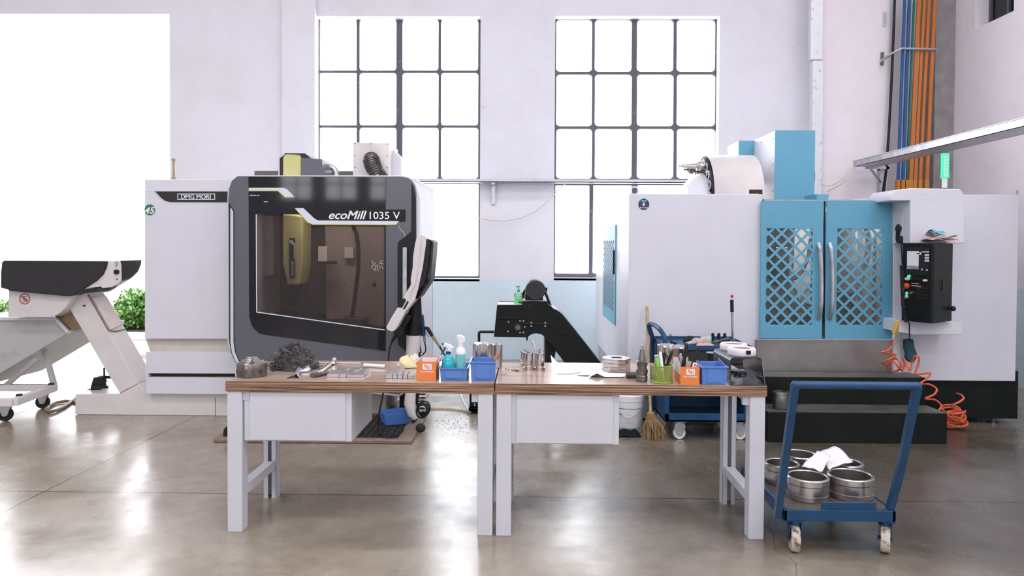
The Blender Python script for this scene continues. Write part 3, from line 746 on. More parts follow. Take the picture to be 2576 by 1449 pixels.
MB().px([(800, 620), (823, 620), (823, 658), (800, 658)], yi - .5, .1).px([(866, 622), (889, 622), (889, 650), (866, 650)], yi - .32, .05).build('junction_box', M['white2'], lm, bev=.004)
MB().px([(797, 658), (840, 658), (840, 665), (797, 665)], yi - .5, .12).build('box_shelf', M['rubber'], lm, smooth=False)
MB().tube([W(x, y, yi - .42) for x, y in ((885, 560), (897, 590), (902, 630), (901, 680), (895, 730), (889, 780), (885, 800))], .02, 10).build('spiral_hose', M['rubber'], lm)
MB().px([(845, 800), (915, 802), (912, 826), (842, 822)], yi - .5, .25).px([(842, 798), (868, 799), (868, 812), (842, 812)], yi - .56, .08).build('work_fixture', M['steeld'], lm, bev=.01)
MB().px([(640, 800), (1000, 850), (1000, 880), (640, 880)], yi - .9, .9).build('inner_floor', M['rubber'], lm, smooth=False)
sp = MB().px([(711, 500), (761, 500), (761, 667), (753, 717), (722, 717), (711, 667)], 6.95, .3).build('spindle_head', M['yellow'], lm, bev=.02)
MB().px([(728, 599), (742, 599), (742, 700), (728, 700)], 6.94, .012).build('name_plate', M['blackp'], sp, smooth=False)
MB().px([(728, 604), (735, 604), (742, 614), (742, 650), (739, 650), (739, 617), (728, 610)], 6.936, .004).build('plate_stripe', M['silver'], sp, smooth=False)
a = W(739, 693, 6.935)
text('ECOLINE', 'lettering', M['card'], sp, a, (0, 0, 1), (-1, 0, 0), .135, .024, (0, -1, 0), bold=.02)
a = W(737, 717, 7.1)
MB().lathe([(.075, 0), (.085, -.02), (.085, -.09), (.055, -.11), (.045, -.15), (.02, -.2)], a).build('spindle_nose', M['rubber'], lm)
la = area('interior_fill', (W(880, 600, 7).x, 6.75, W(800, 470, 6.75).z - .0), (0, R(-12), 0), .8, .1, 12, (1, .95, .9))  # fill light added to brighten the work space
la.data.name = 'machine_inner_fill'
# ---- on the roof
mo = MB()
P_ = zpx([(128, 680), (128, 370), (228, 296), (570, 300), (655, 362), (655, 680)], 6.605, 680, 340)
hd = MB().px(P_, 6.75, .4).build('head_cover', M['char'], lm, bev=.008)
MB().px([(700.5, 444), (700.5, 396.5), (715, 386), (717, 388), (703, 398), (703, 444)], 6.742, .008).build('cover_piping', M['card'], hd, smooth=False)
MB().px(zpx([(212, 680), (214, 385), (222, 355), (250, 325), (275, 318), (450, 320), (482, 325), (503, 350), (508, 385), (508, 680)], 6.605, 680, 340), 6.735, .015).build('yellow_inset', M['yellow'], hd, bev=.006)
MB().px([(757, 397), (810, 400), (810, 448), (757, 448)], 6.72, .35).build('motor_cover', M['dark'], lm, bev=.004)
MB().tube([W(x, y, 6.95) for x, y in ((815, 432), (820, 425), (830, 420), (840, 424), (845, 434), (846, 450))], .03, 12).build('elbow_pipe', M['galv'], lm)
mist = T('mist_collector', 'square grey-white extractor box with a black duct, standing on the milling machine', 'extractor', W(950, 445, 7.2))
bx = MB().px([(888, 445), (888, 358), (979, 360), (979, 445)], 7.1, .5).build('housing', M['white2'], mist, bev=.004)
MB().px([(979, 378), (990, 378), (1009, 396), (1009, 445), (979, 445)], 7.3, .3).build('side_housing', M['white'], mist, bev=.004)
mb = MB()
for x, y in ((894, 391), (974, 392), (894, 421), (974, 421.5), (894, 361), (933, 362), (974, 362)):
    p = W(x, y, 7.1); mb.cyl((p.x, 7.095, p.z), (p.x, 7.1, p.z), .006, n=8)
mb.build('screw', M['steeld'], bx, smooth=False)
pts = []; rr = []
for k in range(46):
    u = k / 45
    x = 934 + 3 * math.sin(u * 3) + 24 * u * u; y = 402 + 50 * u
    pts.append(W(x, y, 7.04 - .05 * math.sin(u * 3.0)) + Vector((0, 0, 0))); rr.append(.072 + (.008 if k % 3 == 0 else -.004))
MB().tube(pts, rr, 16).sph(pts[0], .078).build('flexible_duct', mat('crinkled_duct', (.10, .09, .09), .28, metal=.6), mist, ang=50)
# ---- pendant console, seen from its edge
con = MB().px(zpx([(490, 130), (500, 118), (530, 112), (570, 125), (580, 145), (580, 190), (545, 440), (500, 650), (470, 745), (385, 850), (300, 1010), (275, 1040), (240, 1045), (205, 1030), (195, 1005), (240, 920), (305, 812), (345, 815), (350, 780), (385, 745), (358, 715), (425, 610), (432, 590), (430, 540), (450, 420), (452, 330), (472, 200)], 3.813, 920, 560), 6.02, .36).build('console', M['white2'], lm, bev=.012)
MB().px(zpx([(585, 155), (625, 165), (600, 420), (560, 590), (505, 655), (470, 745), (500, 650), (545, 440)], 3.813, 920, 560), 6.03, .34).build('console_gasket', M['blackp'], con, bev=.006)
MB().px(zpx([(625, 168), (652, 182), (640, 350), (618, 560), (515, 715), (480, 745), (510, 660), (562, 590), (602, 420)], 3.813, 920, 560), 6.04, .32).build('console_back', M['char'], con, bev=.012)
MB().px(zpx([(400, 750), (412, 762), (372, 832), (358, 825)], 3.813, 920, 560), 6.014, .01).px(zpx([(385, 745), (350, 815), (305, 808), (350, 735)], 3.813, 920, 560), 6.016, .02).build('console_latch', M['blackp'], con, smooth=False)
MB().tube([W(x, y, 6.012) for x, y in ((1059, 596), (1058, 630), (1050, 690), (1043, 722), (1034, 736), (1032, 750))], .002, 4).build('console_seam', M['galv'], con)
p0 = W(1046, 735, 6.3); p1 = W(1041, 843, 6.3)
MB().tube([p0 + Vector((.03, 0, .06)), p0, (p0 + p1) / 2, p1], [.04, .045, .06, .06], 20).build('arm_upper', M['blackp'], lm)
q = [W(x, y, 6.3) for x, y in ((1040.5, 843), (1040, 870), (1035, 900), (1033, 985), (1031, 1015), (1038, 1040), (1048, 1052))]
MB().tube(q, [.062, .060, .048, .045, .050, .045, .03], 20).build('arm_lower', M['white2'], lm)
MB().tube([W(x, y, 6.32) for x, y in ((1052, 985), (1047, 1015), (1043, 1032), (1049, 1038), (1044, 1056), (1037, 1062))], .016, 6).build('arm_cable', M['blackp'], lm)
# handwheel pendant under the console
hw = MB().cbox(W(1013, 812, 6.2), .085, .07, .17, ry=R(30)).cyl(W(1003, 834, 6.12), W(1008, 828, 6.3), .042, n=20)
hw.build('handwheel', M['blackp'], lm, bev=.01)
MB().tube([W(x, y, 6.2) for x, y in ((998, 842), (990, 852), (985, 862))], [.018, .014, .010], 8).build('cable_gland', M['rubber'], lm)
hose = [W(x, y, 6.2) for x, y in ((985, 862), (979, 880), (977, 910), (968, 960), (962, 1000), (953, 1042))] + [G(x, y, .05) for x, y in ((952, 1072), (958, 1088), (970, 1098), (985, 1100), (1000, 1094), (1015, 1080))]
MB().tube(hose, .008, 6).build('pendant_cable', M['rubber'], lm)
# ---- guns hung beside the machine
YG = 6.38
def gun_hook(x, y):
    return W(x, y, YG)
t = T('grey_air_gun', 'slim grey metal blow gun hung nearest the console arm', 'air gun', W(1055, 845, YG), group=None)
MB().tube([W(x, y, YG) for x, y in ((1047, 792), (1050, 805), (1054, 820), (1057, 846))], [.008, .014, .017, .018], 10).build('body', M['steeld'], t)
MB().tube([W(x, y, YG) for x, y in ((1057, 846), (1057, 870), (1059, 885), (1055, 893))], .006, 6).build('hose', M['rubber'], t)
t = T('blue_air_gun', 'blue blow gun with a thin nozzle beside the console arm', 'air gun', W(1066, 845, YG))
MB().tube([W(x, y, YG) for x, y in ((1063, 792), (1063, 812), (1066, 845))], [.009, .017, .016], 10).build('body', M['blue'], t)
MB().tube([W(1062, 790, YG), W(1063, 812, YG)], [.003, .006], 6).build('nozzle', M['galv'], t)
MB().tube([W(x, y, YG) for x, y in ((1067, 845), (1068, 860))], .011, 8).build('coupling', M['steel'], t)
MB().tube([W(x, y, YG) for x, y in ((1068, 858), (1071, 875), (1070, 885), (1062, 893))], .006, 6).build('hose', M['rubber'], t)
t = T('black_air_gun', 'black and brass coolant gun slanting away from the console arm', 'air gun', W(1090, 860, YG - .02))
MB().tube([W(x, y, YG - .02) for x, y in ((1069, 824), (1076, 826), (1088, 845))], [.014, .018, .014], 10).build('body', M['blackp'], t)
MB().tube([W(x, y, YG - .02) for x, y in ((1070, 822), (1074, 838), (1082, 848))], [.008, .012, .009], 8).build('trigger', M['galv'], t)
MB().tube([W(x, y, YG - .02) for x, y in ((1088, 845), (1098, 860), (1106, 872))], [.014, .012, .010], 8).build('coupling', M['brass'], t)
MB().tube([W(x, y, YG - .02) for x, y in ((1106, 872), (1113, 884), (1122, 900), (1128, 925))], [.010, .008, .007, .006], 6).build('lance', M['rubber'], t)
# coiled black hose and wall hook
mb = MB(); pts = []
a = W(1055, 893, YG - .03); b_ = W(1050, 1012, YG - .03)
for k in range(17 * 12):
    u = k / (17 * 12 - 1); ang = u * 17 * 6.283
    c = W(1054 + 8 * u * (1 - u) * 2 - 1 * u, 886 + 150 * u, YG - .03)
    r_ = .018 + .028 * min(1, u * 1.5)
    pts.append(c + Vector((math.cos(ang) * r_, math.sin(ang) * r_, 0)))
mb.tube(pts, .0055, 5)
pts = []
for k in range(90):
    ang = k / 90 * 6.283 * 7
    c = W(1063, 1030, YG - .05); r_ = .052 + .010 * math.sin(k * .9)
    pts.append(c + Vector((math.cos(ang) * r_, (k / 90 - .5) * .16 + .02 * math.sin(ang * .5), math.sin(ang) * r_)))
mb.tube(pts, .0075, 5)
co = mb.build('coiled_hose', M['blackp']); tag(co, 'black coiled air hose bundled next to the console arm foot', 'hose')
bl = W(1058, 1062, 6.2)
tag(MB().sph((bl.x, 6.2, .048), .042, sz=.9).build('hose_weight', M['rubber']), 'round dark ball on the grate under the coiled black hose', 'ball')
# floor grate
g0, g1, g2, g3 = G(536, 1114), G(1030, 1118), G(1092, 1060), G(620, 1052)
yb_, yf = 6.78, (g0.y + g1.y) / 2
gx0, gx1 = g0.x, g1.x + .02
t = T('floor_grate', 'dark mesh standing grate in a brown frame before the grey milling machine', 'grate', ((gx0 + gx1) / 2, yf + .2, 0))
mb = MB()
for (x0, y0, x1, y1) in ((gx0, yf, gx1, yf + .07), (gx0, yb_ - .04, gx1, yb_), (gx0, yf + .0705, gx0 + .07, yb_ - .041), (gx1 - .13, yf + .0705, gx1, yb_ - .041)):
    mb.box(x0, y0, 0, x1, y1, .035)
mb.build('frame', M['rustbase'], t, bev=.01)
mb = MB(); x = gx0 + .08
while x < gx1 - .14:
    mb.box(x, yf + .06, .018, x + .010, yb_ - .03, .034); x += .05
y = yf + .08
while y < yb_ - .04:
    mb.box(gx0 + .05, y, .012, gx1 - .11, y + .006, .030); y += .035
mb.build('mesh', M['steeld'], t, smooth=False)
MB().box(gx0 + .05, yf + .05, .001, gx1 - .1, yb_ - .03, .006).build('tray', M['black'], t, smooth=False)

# ================================================================== CHIP CONVEYOR OF THE LEFT MACHINE
YC = 6.78
t = T('chip_conveyor', 'white slanted chip conveyor with a charcoal hooded head, in front of the doorway', 'conveyor', G(300, 1046))
Z = lambda pts: zpx(pts, 6.587, 0, 640)
Z3 = lambda pts: zpx(pts, 6.3, 0, 840)
MB().px([(190, 992), (301, 990), (346, 965), (368, 987), (578, 993), (578, 1046), (188, 1042)], YC, .62).build('base', M['white2'], t, bev=.006)
MB().px([(541, 1000), (542, 1000), (542, 1046), (541, 1046)], YC - .002, .004).build('base_seam', M['rubber'], t, smooth=False)
for x in (205, 238, 470):
    p = G(x, 1046); MB().cyl((p.x, YC + .08, 0), (p.x, YC + .08, .06), .03, n=12).build('foot', M['rubber'], t)
ch = MB().px([(207, 728), (274, 840), (346, 965), (301, 989), (257, 916), (213, 840), (183, 790), (173, 770), (186, 744)], YC, .30).build('incline', M['white2'], t, bev=.004)
# seams, slot and document pocket of the incline
MB().px([(346, 965), (347, 966), (302, 990), (301, 989)], YC - .002, .004).build('incline_seam', M['brownh'], ch, smooth=False)
MB().px(Z([(1365, 848), (1375, 838), (1410, 838), (1421, 850), (1410, 864), (1375, 864)]), YC - .004, .006).build('slot', M['soil'], ch, smooth=False)
A = W(207, 728, YC); B = W(346, 965, YC); d = (B - A).normalized(); nrm = Vector((d.z, 0, -d.x)); nrm = nrm if nrm.x > 0 else -nrm
def onslope(u, v, h): return A + d * u + Vector((0, v, 0)) + nrm * h
Ls = (B - A).length
c8 = [onslope(u, v, h) for h in (.002, .03) for u, v in ((.10, .04), (.10, .26), (.42, .27), (.45, .03))]
pk = MB().add(c8, [(0, 3, 2, 1), (4, 5, 6, 7), (0, 1, 5, 4), (1, 2, 6, 5), (2, 3, 7, 6), (3, 0, 4, 7)]).build('document_pocket', mat('pink_beige_cover', (.68, .58, .52), .35), t, bev=.008)
mb = MB(); mb.tube([onslope(.06, .03, .01), onslope(.45, .015, .012), onslope(.47, .1, .012), onslope(.47, .27, .012)], .006, 6)
mb.build('pocket_edge', M['rustbase'], pk)
# hopper under the head, hood
MB().px(Z([(145, 560), (1000, 600), (1230, 640), (1195, 720), (1140, 800), (1070, 905), (1010, 960), (900, 1020), (800, 1045), (130, 1035)]), YC - .1, .5).build('head_body', M['white2'], t, bev=.006)
MB().px(Z([(900, 1020), (1010, 960), (1120, 850), (1330, 1000), (1400, 1230), (1190, 1250)]), YC + .12, .3).build('drop_chute', M['tan'], t, smooth=False)
MB().px(Z([(20, 190), (25, 125), (60, 102), (1770, 112), (1755, 210), (1700, 330), (1600, 430), (1380, 570), (1230, 665), (1170, 690), (1060, 690), (150, 605), (110, 580), (8, 555), (8, 300)]), YC - .16, .62).build('hood', M['char'], t, bev=.02)
MB().px(Z([(1765, 112), (1985, 112), (2005, 180), (2010, 430), (1960, 480), (1850, 545), (1690, 562), (1640, 500), (1700, 540), (1390, 575), (1600, 440), (1705, 335), (1760, 210)]), YC - .14, .10).build('switch_panel', M['white2'], t, bev=.008)
MB().px(Z([(1900, 112), (2240, 105), (2262, 130), (2268, 200), (2230, 290), (2150, 360), (1990, 450), (1850, 560), (1780, 600), (1715, 608), (1660, 540), (1850, 540), (1960, 470), (2000, 430)]), YC - .13, .05).build('hood_nose', M['char'], t, bev=.015)
MB().px(Z([(1905, 115), (1948, 115), (1948, 197), (1905, 197)]), YC - .146, .01).build('rating_plate', M['galv'], t, smooth=False)
p = W(293, 684, YC - .15); MB().cyl((p.x, YC - .16, p.z), (p.x, YC - .13, p.z), .022, n=16).build('rotary_switch', M['blackp'], t)
p = W(293, 702, YC - .15); MB().cbox((p.x, YC - .145, p.z), .012, .01, .012).build('button', M['redring'], t, smooth=False)
# no-hands sticker
p = W(62.5, 752, YC - .1); n = 40
ro, ri = .05, .041
o_ = [(p.x + ro * math.cos(6.283 * k / n), p.z + ro * math.sin(6.283 * k / n)) for k in range(n)]
i_ = [(p.x + ri * math.cos(6.283 * k / n), p.z + ri * math.sin(6.283 * k / n)) for k in range(n)]
sk = MB().ext(o_, YC - .103, YC - .099, [i_]).cbox((p.x, YC - .102, p.z), .085, .003, .008, ry=R(45)).build('prohibition_sticker', M['redring'], t, smooth=False)
MB().cbox((p.x - .008, YC - .1015, p.z + .008), .04, .002, .006).cbox((p.x + .006, YC - .1015, p.z - .006), .045, .002, .006).cbox((p.x, YC - .1015, p.z + .02), .03, .002, .005).cbox((p.x, YC - .1015, p.z - .02), .03, .002, .005).build('sticker_hand', M['rubber'], sk, smooth=False)
# float switch box on the base
t2 = T('switch_box', 'small dark grey electric box standing on the white conveyor base', 'electric box', W(241, 990, YC + .2))
Y2 = YC + .2
MB().px([(227, 990), (227, 968), (251, 968), (253, 990)], Y2, .12).px([(228, 968), (234, 950), (249, 950), (253, 968)], Y2, .12).build('box', M['rubber'], t2, bev=.01)
MB().px([(218, 981), (228, 976), (228, 986), (218, 984)], Y2 + .03, .05).px([(253, 976), (262, 979), (262, 986), (253, 986)], Y2 + .03, .05).build('gland', M['galv'], t2, bev=.004)
t3 = T('float_rod', 'thin dark rod with a black elbow beside the electric box, under the incline', 'rod', W(262, 975, Y2 + .1))
MB().tube([W(262, 925, Y2 + .1), W(263, 972, Y2 + .1)], .009, 8).cyl(W(264, 970, Y2 + .1), W(264, 978, Y2 + .1), .03, n=12).cyl(W(264, 978, Y2 + .1), W(264, 991, Y2 + .1), .012, n=10).build('rod', M['blackp'], t3)
MB().tube([W(x, y, Y2 + .1) for x, y in ((247, 956), (256, 951), (264, 949), (280, 949))], .014, 8).build('elbow', M['blackp'], t3)
for pts, lab in ((((118, 1030), (122, 1022), (140, 1013), (165, 1009), (188, 1011), (200, 1018)), 'upper brown hose looping on the floor behind the tub caster'), (((118, 1031), (128, 1036), (142, 1032), (160, 1024), (175, 1014), (188, 1003), (200, 996)), 'lower brown hose curving on the floor towards the conveyor base')):
    q = [G(x, y, .017) for x, y in pts]
    tag(MB().tube(q, .016, 8).build('floor_hose', M['brownh']), lab, 'hose')
# ------------------------------------------------------------------ chip tub on wheels
YT = 6.84
t = T('chip_tub', 'grey sloping chip tub on a wheeled frame beneath the conveyor hood', 'chip tub', G(60, 1040))
tb = MB().px([(-150, 806), (139, 806), (170, 838), (0, 940), (-60, 975), (-150, 975)], YT, .95).build('tub', M['tub'], t, bev=.006)
mb = MB(); pth = [W(x, y, YT - .005) for x, y in ((-150, 802), (141, 802), (172, 836))]
mb.tube(pth, .022, 4); mb.tube([pth[-1], W(172, 836, YT) + Vector((0, .95, 0))], .022, 4)
mb.build('rim', M['bench'], tb, bev=.003)
def bar(mb, a, b, r): return mb.tube([a, b], r, 4)
fz = .30
f0 = W(-40, 1012, 6.75); 
mb = MB()
A_, B_, C_, D_ = G(-120, 1012, .21), G(35, 1012, .21), G(137, 975, .21), G(-60, 975, .21)
for u, v in ((A_, B_), (B_, C_), (C_, D_)): bar(mb, u, v, .045)
mb.build('chassis', M['white2'], t, bev=.004)
mb = MB(); bar(mb, G(137, 972, .22), Vector((G(75, 905, .5).x + .02, 7.0, .62)), .03); bar(mb, G(12, 972, .22), Vector((G(30, 945, .4).x, 6.9, .5)), .03)
mb.build('strut', M['tub'], t, bev=.004)
for p in (G(137, 972, .22), G(57, 1000, .22)):
    MB().cbox(p + Vector((-.01, -.03, .02)), .05, .03, .04, rz=.4).build('end_cap', M['blackp'], t, bev=.006)
def caster(par, p, wr, wt, hz, wm, fm, rz=0.0, name='caster'):
    """swivel caster: p = floor contact, hz = height of its plate"""
    m_ = Matrix.Translation((p[0], p[1], 0)) @ Matrix.Rotation(rz, 4, 'Z')
    f_ = MB()
    f_.box(-.045, -.045, hz - .008, .045, .045, hz, m_)
    f_.cyl(m_ @ Vector((0, 0, hz - .03)), m_ @ Vector((0, 0, hz - .008)), .035, n=16)
    for s_ in (-1, 1):
        y = s_ * (wt / 2 + .006)
        vs = [m_ @ Vector((x, y + e, z)) for e in (-.002, .002) for x, z in ((-.04, hz - .02), (.04, hz - .02), (.045, hz - .06), (.02, wr - .01), (0, wr - .018), (-.02, wr - .01), (-.045, hz - .06))]
        f_.add(vs, [tuple(range(7)), tuple(range(13, 6, -1))] + [(i, (i + 1) % 7, 7 + (i + 1) % 7, 7 + i) for i in range(7)])
    f_.cyl(m_ @ Vector((0, -wt / 2 - .014, wr)), m_ @ Vector((0, wt / 2 + .014, wr)), .008, n=10)
    o_ = f_.build(name, fm, par, ang=40)
    h = wt / 2; r_ = wr
    MB().lathe([(.012, -h), (r_ * .45, -h * .8), (r_ * .75, -h * .85), (r_ * .92, -h), (r_ * .985, -h * .8), (r_, -h * .3), (r_, h * .3), (r_ * .985, h * .8), (r_ * .92, h), (r_ * .75, h * .85), (r_ * .45, h * .8), (.012, h)], m_ @ Vector((0, 0, wr)), 32, axis=m_.to_3x3() @ Vector((0, 1, 0))).build('wheel', wm, o_, ang=40)
    return o_
caster(t, G(14, 1059), .062, .04, .185, M['rubber'], M['tub'], .3)
caster(t, G(108, 1027), .062, .04, .185, M['rubber'], M['tub'], .3)
caster(t, G(-110, 1040), .062, .04, .185, M['rubber'], M['tub'], .3)

# ================================================================== RIGHT MACHINING CENTRE
YR = 6.65
rm = T('machining_centre', 'large white machine with sky blue lattice doors beside the right wall', 'machine', G(2000, 1060))
X0 = W(1582, 600, YR).x
zt = W(1582, 487, YR).z
# white flank with the vertical left side
xb = W(1917, 600, YR).x
sd = MB().box(X0, YR, .36, xb, 9.55, zt).build('side_cabinet', M['white'], rm, bev=.006)
MB().box(X0 + .03, YR + .05, .03, xb, 9.5, .36).build('plinth', M['galv'], rm, smooth=False)
# blue lattice door on the left side
pa = WX(1549, 819, X0); pb = WX(1520, 571, X0)
zb_, zt_ = pa.z, WX(1549, 566, X0).z; ya, yb2 = pa.y, pb.y
sdo = MB().box(X0 - .012, ya, zb_, X0, yb2, zt_).build('side_door', M['cyan'], rm, bev=.004)
mb = MB(); q0, q1 = ya + .12 * (yb2 - ya), ya + .9 * (yb2 - ya); za, zc = zb_ + .15 * (zt_ - zb_), zb_ + .83 * (zt_ - zb_)
rows, cols = 10, 5; 
for j in range(rows * 2 + 1):
    for i in range(cols + 1):
        cy_ = q0 + (i + (.5 if j % 2 else 0)) * (q1 - q0) / cols; cz_ = za + j * (zc - za) / (rows * 2)
        if cy_ > q1 + .01: continue
        hy, hz = (q1 - q0) / cols * .36, (zc - za) / rows * .36
        mb.add([(X0 - .0135, cy_, cz_ - hz), (X0 - .0135, cy_ + hy, cz_), (X0 - .0135, cy_, cz_ + hz), (X0 - .0135, cy_ - hy, cz_)], [(0, 3, 2, 1)])
mb.build('lattice_openings', mat('lattice_shadow', (0.10, 0.15, 0.18), .6), sdo, smooth=False)
MB().box(X0 - .03, ya + .04, 1.3, X0 - .012, ya + .07, 1.55).build('side_door_handle', M['blackp'], sdo, bev=.004)
ey = W(1596, 480, 7.4)
MB().tube([ey + Vector((.04 * math.cos(a_ * .524), 0, .04 * math.sin(a_ * .524) )) for a_ in range(12)], .008, 6, closed=True).build('lifting_eye', M['white'], rm)
bdg = W(1619.5, 514, YR)
n = 32
bd = MB().cyl((bdg.x, YR - .004, bdg.z), (bdg.x, YR + .002, bdg.z), .049, n=n).build('round_badge', M['navy'], rm)
MB().px([(1613, 507), (1626, 507), (1628, 501), (1624, 505), (1619.5, 506), (1615, 505), (1611, 501)], YR - .006, .003).px([(1613.5, 503), (1625.5, 503), (1621, 511), (1618, 511)], YR - .007, .003).build('badge_emblem', mat('badge_green', (.12, .42, .30), .5), bd, smooth=False)
MB().px([(1617.5, 510), (1621.5, 510), (1622.5, 516), (1619.5, 519), (1616.5, 516)], YR - .006, .003).px([(1610, 521), (1613, 521), (1613, 524), (1610, 524)], YR - .006, .003).px([(1615, 521), (1618, 521), (1618, 524), (1615, 524)], YR - .006, .003).px([(1621, 521), (1624, 521), (1624, 524), (1621, 524)], YR - .006, .003).px([(1626, 521), (1629, 521), (1629, 524), (1626, 524)], YR - .006, .003).build('badge_marks', M['card'], bd, smooth=False)
MB().px([(1619, 498), (1621, 498), (1621, 501.5), (1619, 501.5)], YR - .004, .005).build('hang_tab', M['navy'], bd, smooth=False)
# black notch panel at the top corner
MB().px([(1886, 477), (1918, 477), (1918, 503), (1910, 503), (1910, 487), (1886, 487)], YR + .4, .02).build('corner_plate', M['soil'], rm, smooth=False)
# doors
def diag(mb, r, n_, wd, y0, y1, pitch):
    x0, z0, x1, z1 = r
    def clip(poly):
        for ax, lim, sgn in ((0, x0, 1), (0, x1, -1), (1, z0, 1), (1, z1, -1)):
            out = []
            for i in range(len(poly)):
                p, q = poly[i], poly[(i + 1) % len(poly)]
                ip, iq = (p[ax] - lim) * sgn >= 0, (q[ax] - lim) * sgn >= 0
                if ip: out.append(p)
                if ip != iq:
                    t_ = (lim - p[ax]) / (q[ax] - p[ax]); out.append((p[0] + (q[0] - p[0]) * t_, p[1] + (q[1] - p[1]) * t_))
            poly = out
            if len(poly) < 3: return None
        return poly
    H = z1 - z0
    for sgn in (1, -1):
        c = x0 - H * 1.2 - pitch
        while c < x1 + H * 1.2:
            # line x = c + sgn*(z - z0)
            h = wd * .7071
            poly = [(c - h - (0 if sgn > 0 else 0), z0), (c + h, z0), (c + h + sgn * H, z1), (c - h + sgn * H, z1)]
            q = clip(poly)
            if q: mb.ext(q, y0 + (.0012 if sgn > 0 else 0), y1 + (.0012 if sgn > 0 else 0))
            c += pitch
YB2 = YR - .06
def lattice_door(px0, px1, py0, py1, lr, name):
    q = rect(px0, py0, px1, py1, YB2); l = rect(*lr, YB2)
    d = MB().ext(rp(q), YB2, YB2 + .03, [rp(l)]).build(name, M['cyan'], rm, bev=.004)
    mb = MB(); pitch = (l[2] - l[0]) / 3.5
    diag(mb, l, 0, pitch * .19, YB2 + .001, YB2 + .006, pitch)
    mb.build('lattice', M['cyan'], d, smooth=False)
    MB().box(l[0] - .02, YB2 + .012, l[1] - .02, l[2] + .02, YB2 + .016, l[3] + .02).build('pane', M['poly'], d, smooth=False)
    return d
d1 = lattice_door(1912, 2072.5, 505, 852, (1926, 575, 2045, 817), 'door')
d2 = lattice_door(2075, 2248, 505, 853, (2104, 576, 2222, 817), 'door')
for d, xs in ((d1, (2058, 2062.5, 2065, 2066.5, 2066, 2063.5, 2058)), (d2, (2086, 2090.5, 2093, 2094.5, 2094, 2091.5, 2086))):
    ys = (613, 626, 660, 710, 755, 785, 802)
    pts = [W(x, y, YB2 - .055 + (.05 if k in (0, 6) else 0)) for k, (x, y) in enumerate(zip(xs, ys))]
    MB().tube(pts, .020, 12, flat=.7).build('door_handle', M['galv'], d)
MB().px([(2073, 506), (2075.5, 506), (2075.5, 852), (2073, 852)], YB2 + .01, .01).build('door_gap', M['black'], rm, smooth=False)
# work space behind the doors
q = rect(1900, 500, 2250, 860, YR)
mb = MB().box(xb + .001, YR + .01, q[1], xb + .02, 8.3, q[3] - .01).box(xb, 8.27, q[1] - .2, q[2], 8.3, q[3] - .01).box(q[2] - .03, YR + .01, q[1], q[2], 8.3, q[3] - .01).box(xb, YR + .01, q[3] - .03, q[2], 8.3, q[3] - .01)
mb.build('enclosure', mat('enclosure_grey', (.50, .49, .49), .5, var=.3), rm, smooth=False)
MB().px([(2000, 560), (2040, 560), (2045, 700), (2010, 760), (1995, 700)], 7.4, .3).px([(2150, 560), (2225, 560), (2225, 800), (2165, 800)], 7.3, .3).px([(1985, 640), (2035, 640), (2040, 770), (1990, 750)], 7.45, .2).build('inner_cover', M['white2'], rm, bev=.01)
MB().px([(1950, 620), (1985, 620), (1985, 690), (1975, 720), (1960, 720), (1950, 690)], 7.2, .25).px([(1925, 790), (2060, 790), (2060, 830), (1925, 830)], 7.0, .6).px([(2095, 730), (2150, 735), (2150, 820), (2095, 820)], 7.1, .3).build('inner_spindle', M['steeld'], rm, bev=.02)
MB().tube([W(x, y, 6.95) for x, y in ((2180, 575), (2186, 600), (2183, 640), (2170, 690), (2160, 740), (2152, 775))], .025, 10).tube([W(x, y, 7.0) for x, y in ((2040, 600), (2035, 640), (2020, 680), (2000, 700), (1975, 705))], .02, 8).build('inner_hose', M['steel'], rm)
l2 = area('interior_fill', (W(2080, 520, 7.2).x, 7.0, q[3] - .06), (0, 0, 0), 1.0, .1, 14, (1, .97, .94))  # unseen light added to lift the interior behind the lattice
# stainless apron and black base
MB().px([(1903, 855), (2246, 855), (2246, 945), (1903, 945)], YR - .04, .3).build('apron', M['stainless'], rm, bev=.003)
MB().px([(1903, 853), (2248, 853), (2248, 856), (1903, 856)], YB2 - .005, .03).build('door_track', M['galv'], rm, smooth=False)
q = rect(1905, 950, 2562, 1052, YR + .06); MB().box(q[0], YR + .06, .05, q[2], 9.3, q[3] + .06).build('base', M['black'], rm, bev=.004)
for px_, in ((2512,), (2400,)):
    p = W(px_, 1060, YR + .02); mb = MB().cyl((p.x, YR + .1, .0), (p.x, YR + .1, .012), .05, n=20).cyl((p.x, YR + .1, .012), (p.x, YR + .1, .1), .014, n=12)
    mb.build('levelling_foot', M['steeld'], rm)
# right body
q = rect(2247, 490, 2564, 957, YR)
rb = MB().box(q[0], YR, q[1], q[2], 9.3, q[3]).build('right_cabinet', M['white'], rm, bev=.008)
MB().px([(2248, 497), (2268, 497), (2268, 957), (2248, 957)], YR - .07, .08).build('door_post', M['white'], rm, bev=.004)
MB().add([W(2130, 504, YR + .1), W(2243, 490, YR + .1), W(2285, 490, YR + .1), W(2285, 506, YR + .1)] + [W(2130, 504, YR + .1) + Vector((0, 1.6, 0)), W(2243, 490, YR + .1) + Vector((0, 1.6, 0)), W(2285, 490, YR + .1) + Vector((0, 1.6, 0)), W(2285, 506, YR + .1) + Vector((0, 1.6, 0))], [(0, 1, 2, 3)[::-1], (4, 5, 6, 7), (0, 1, 5, 4), (1, 2, 6, 5), (2, 3, 7, 6), (3, 0, 4, 7)]).build('roof_sheet', M['white'], rm, smooth=False)
MB().cyl(W(2560, 490, 7.2), W(2559, 478, 7.2), .012, n=8).build('roof_pin', M['galv'], rm)
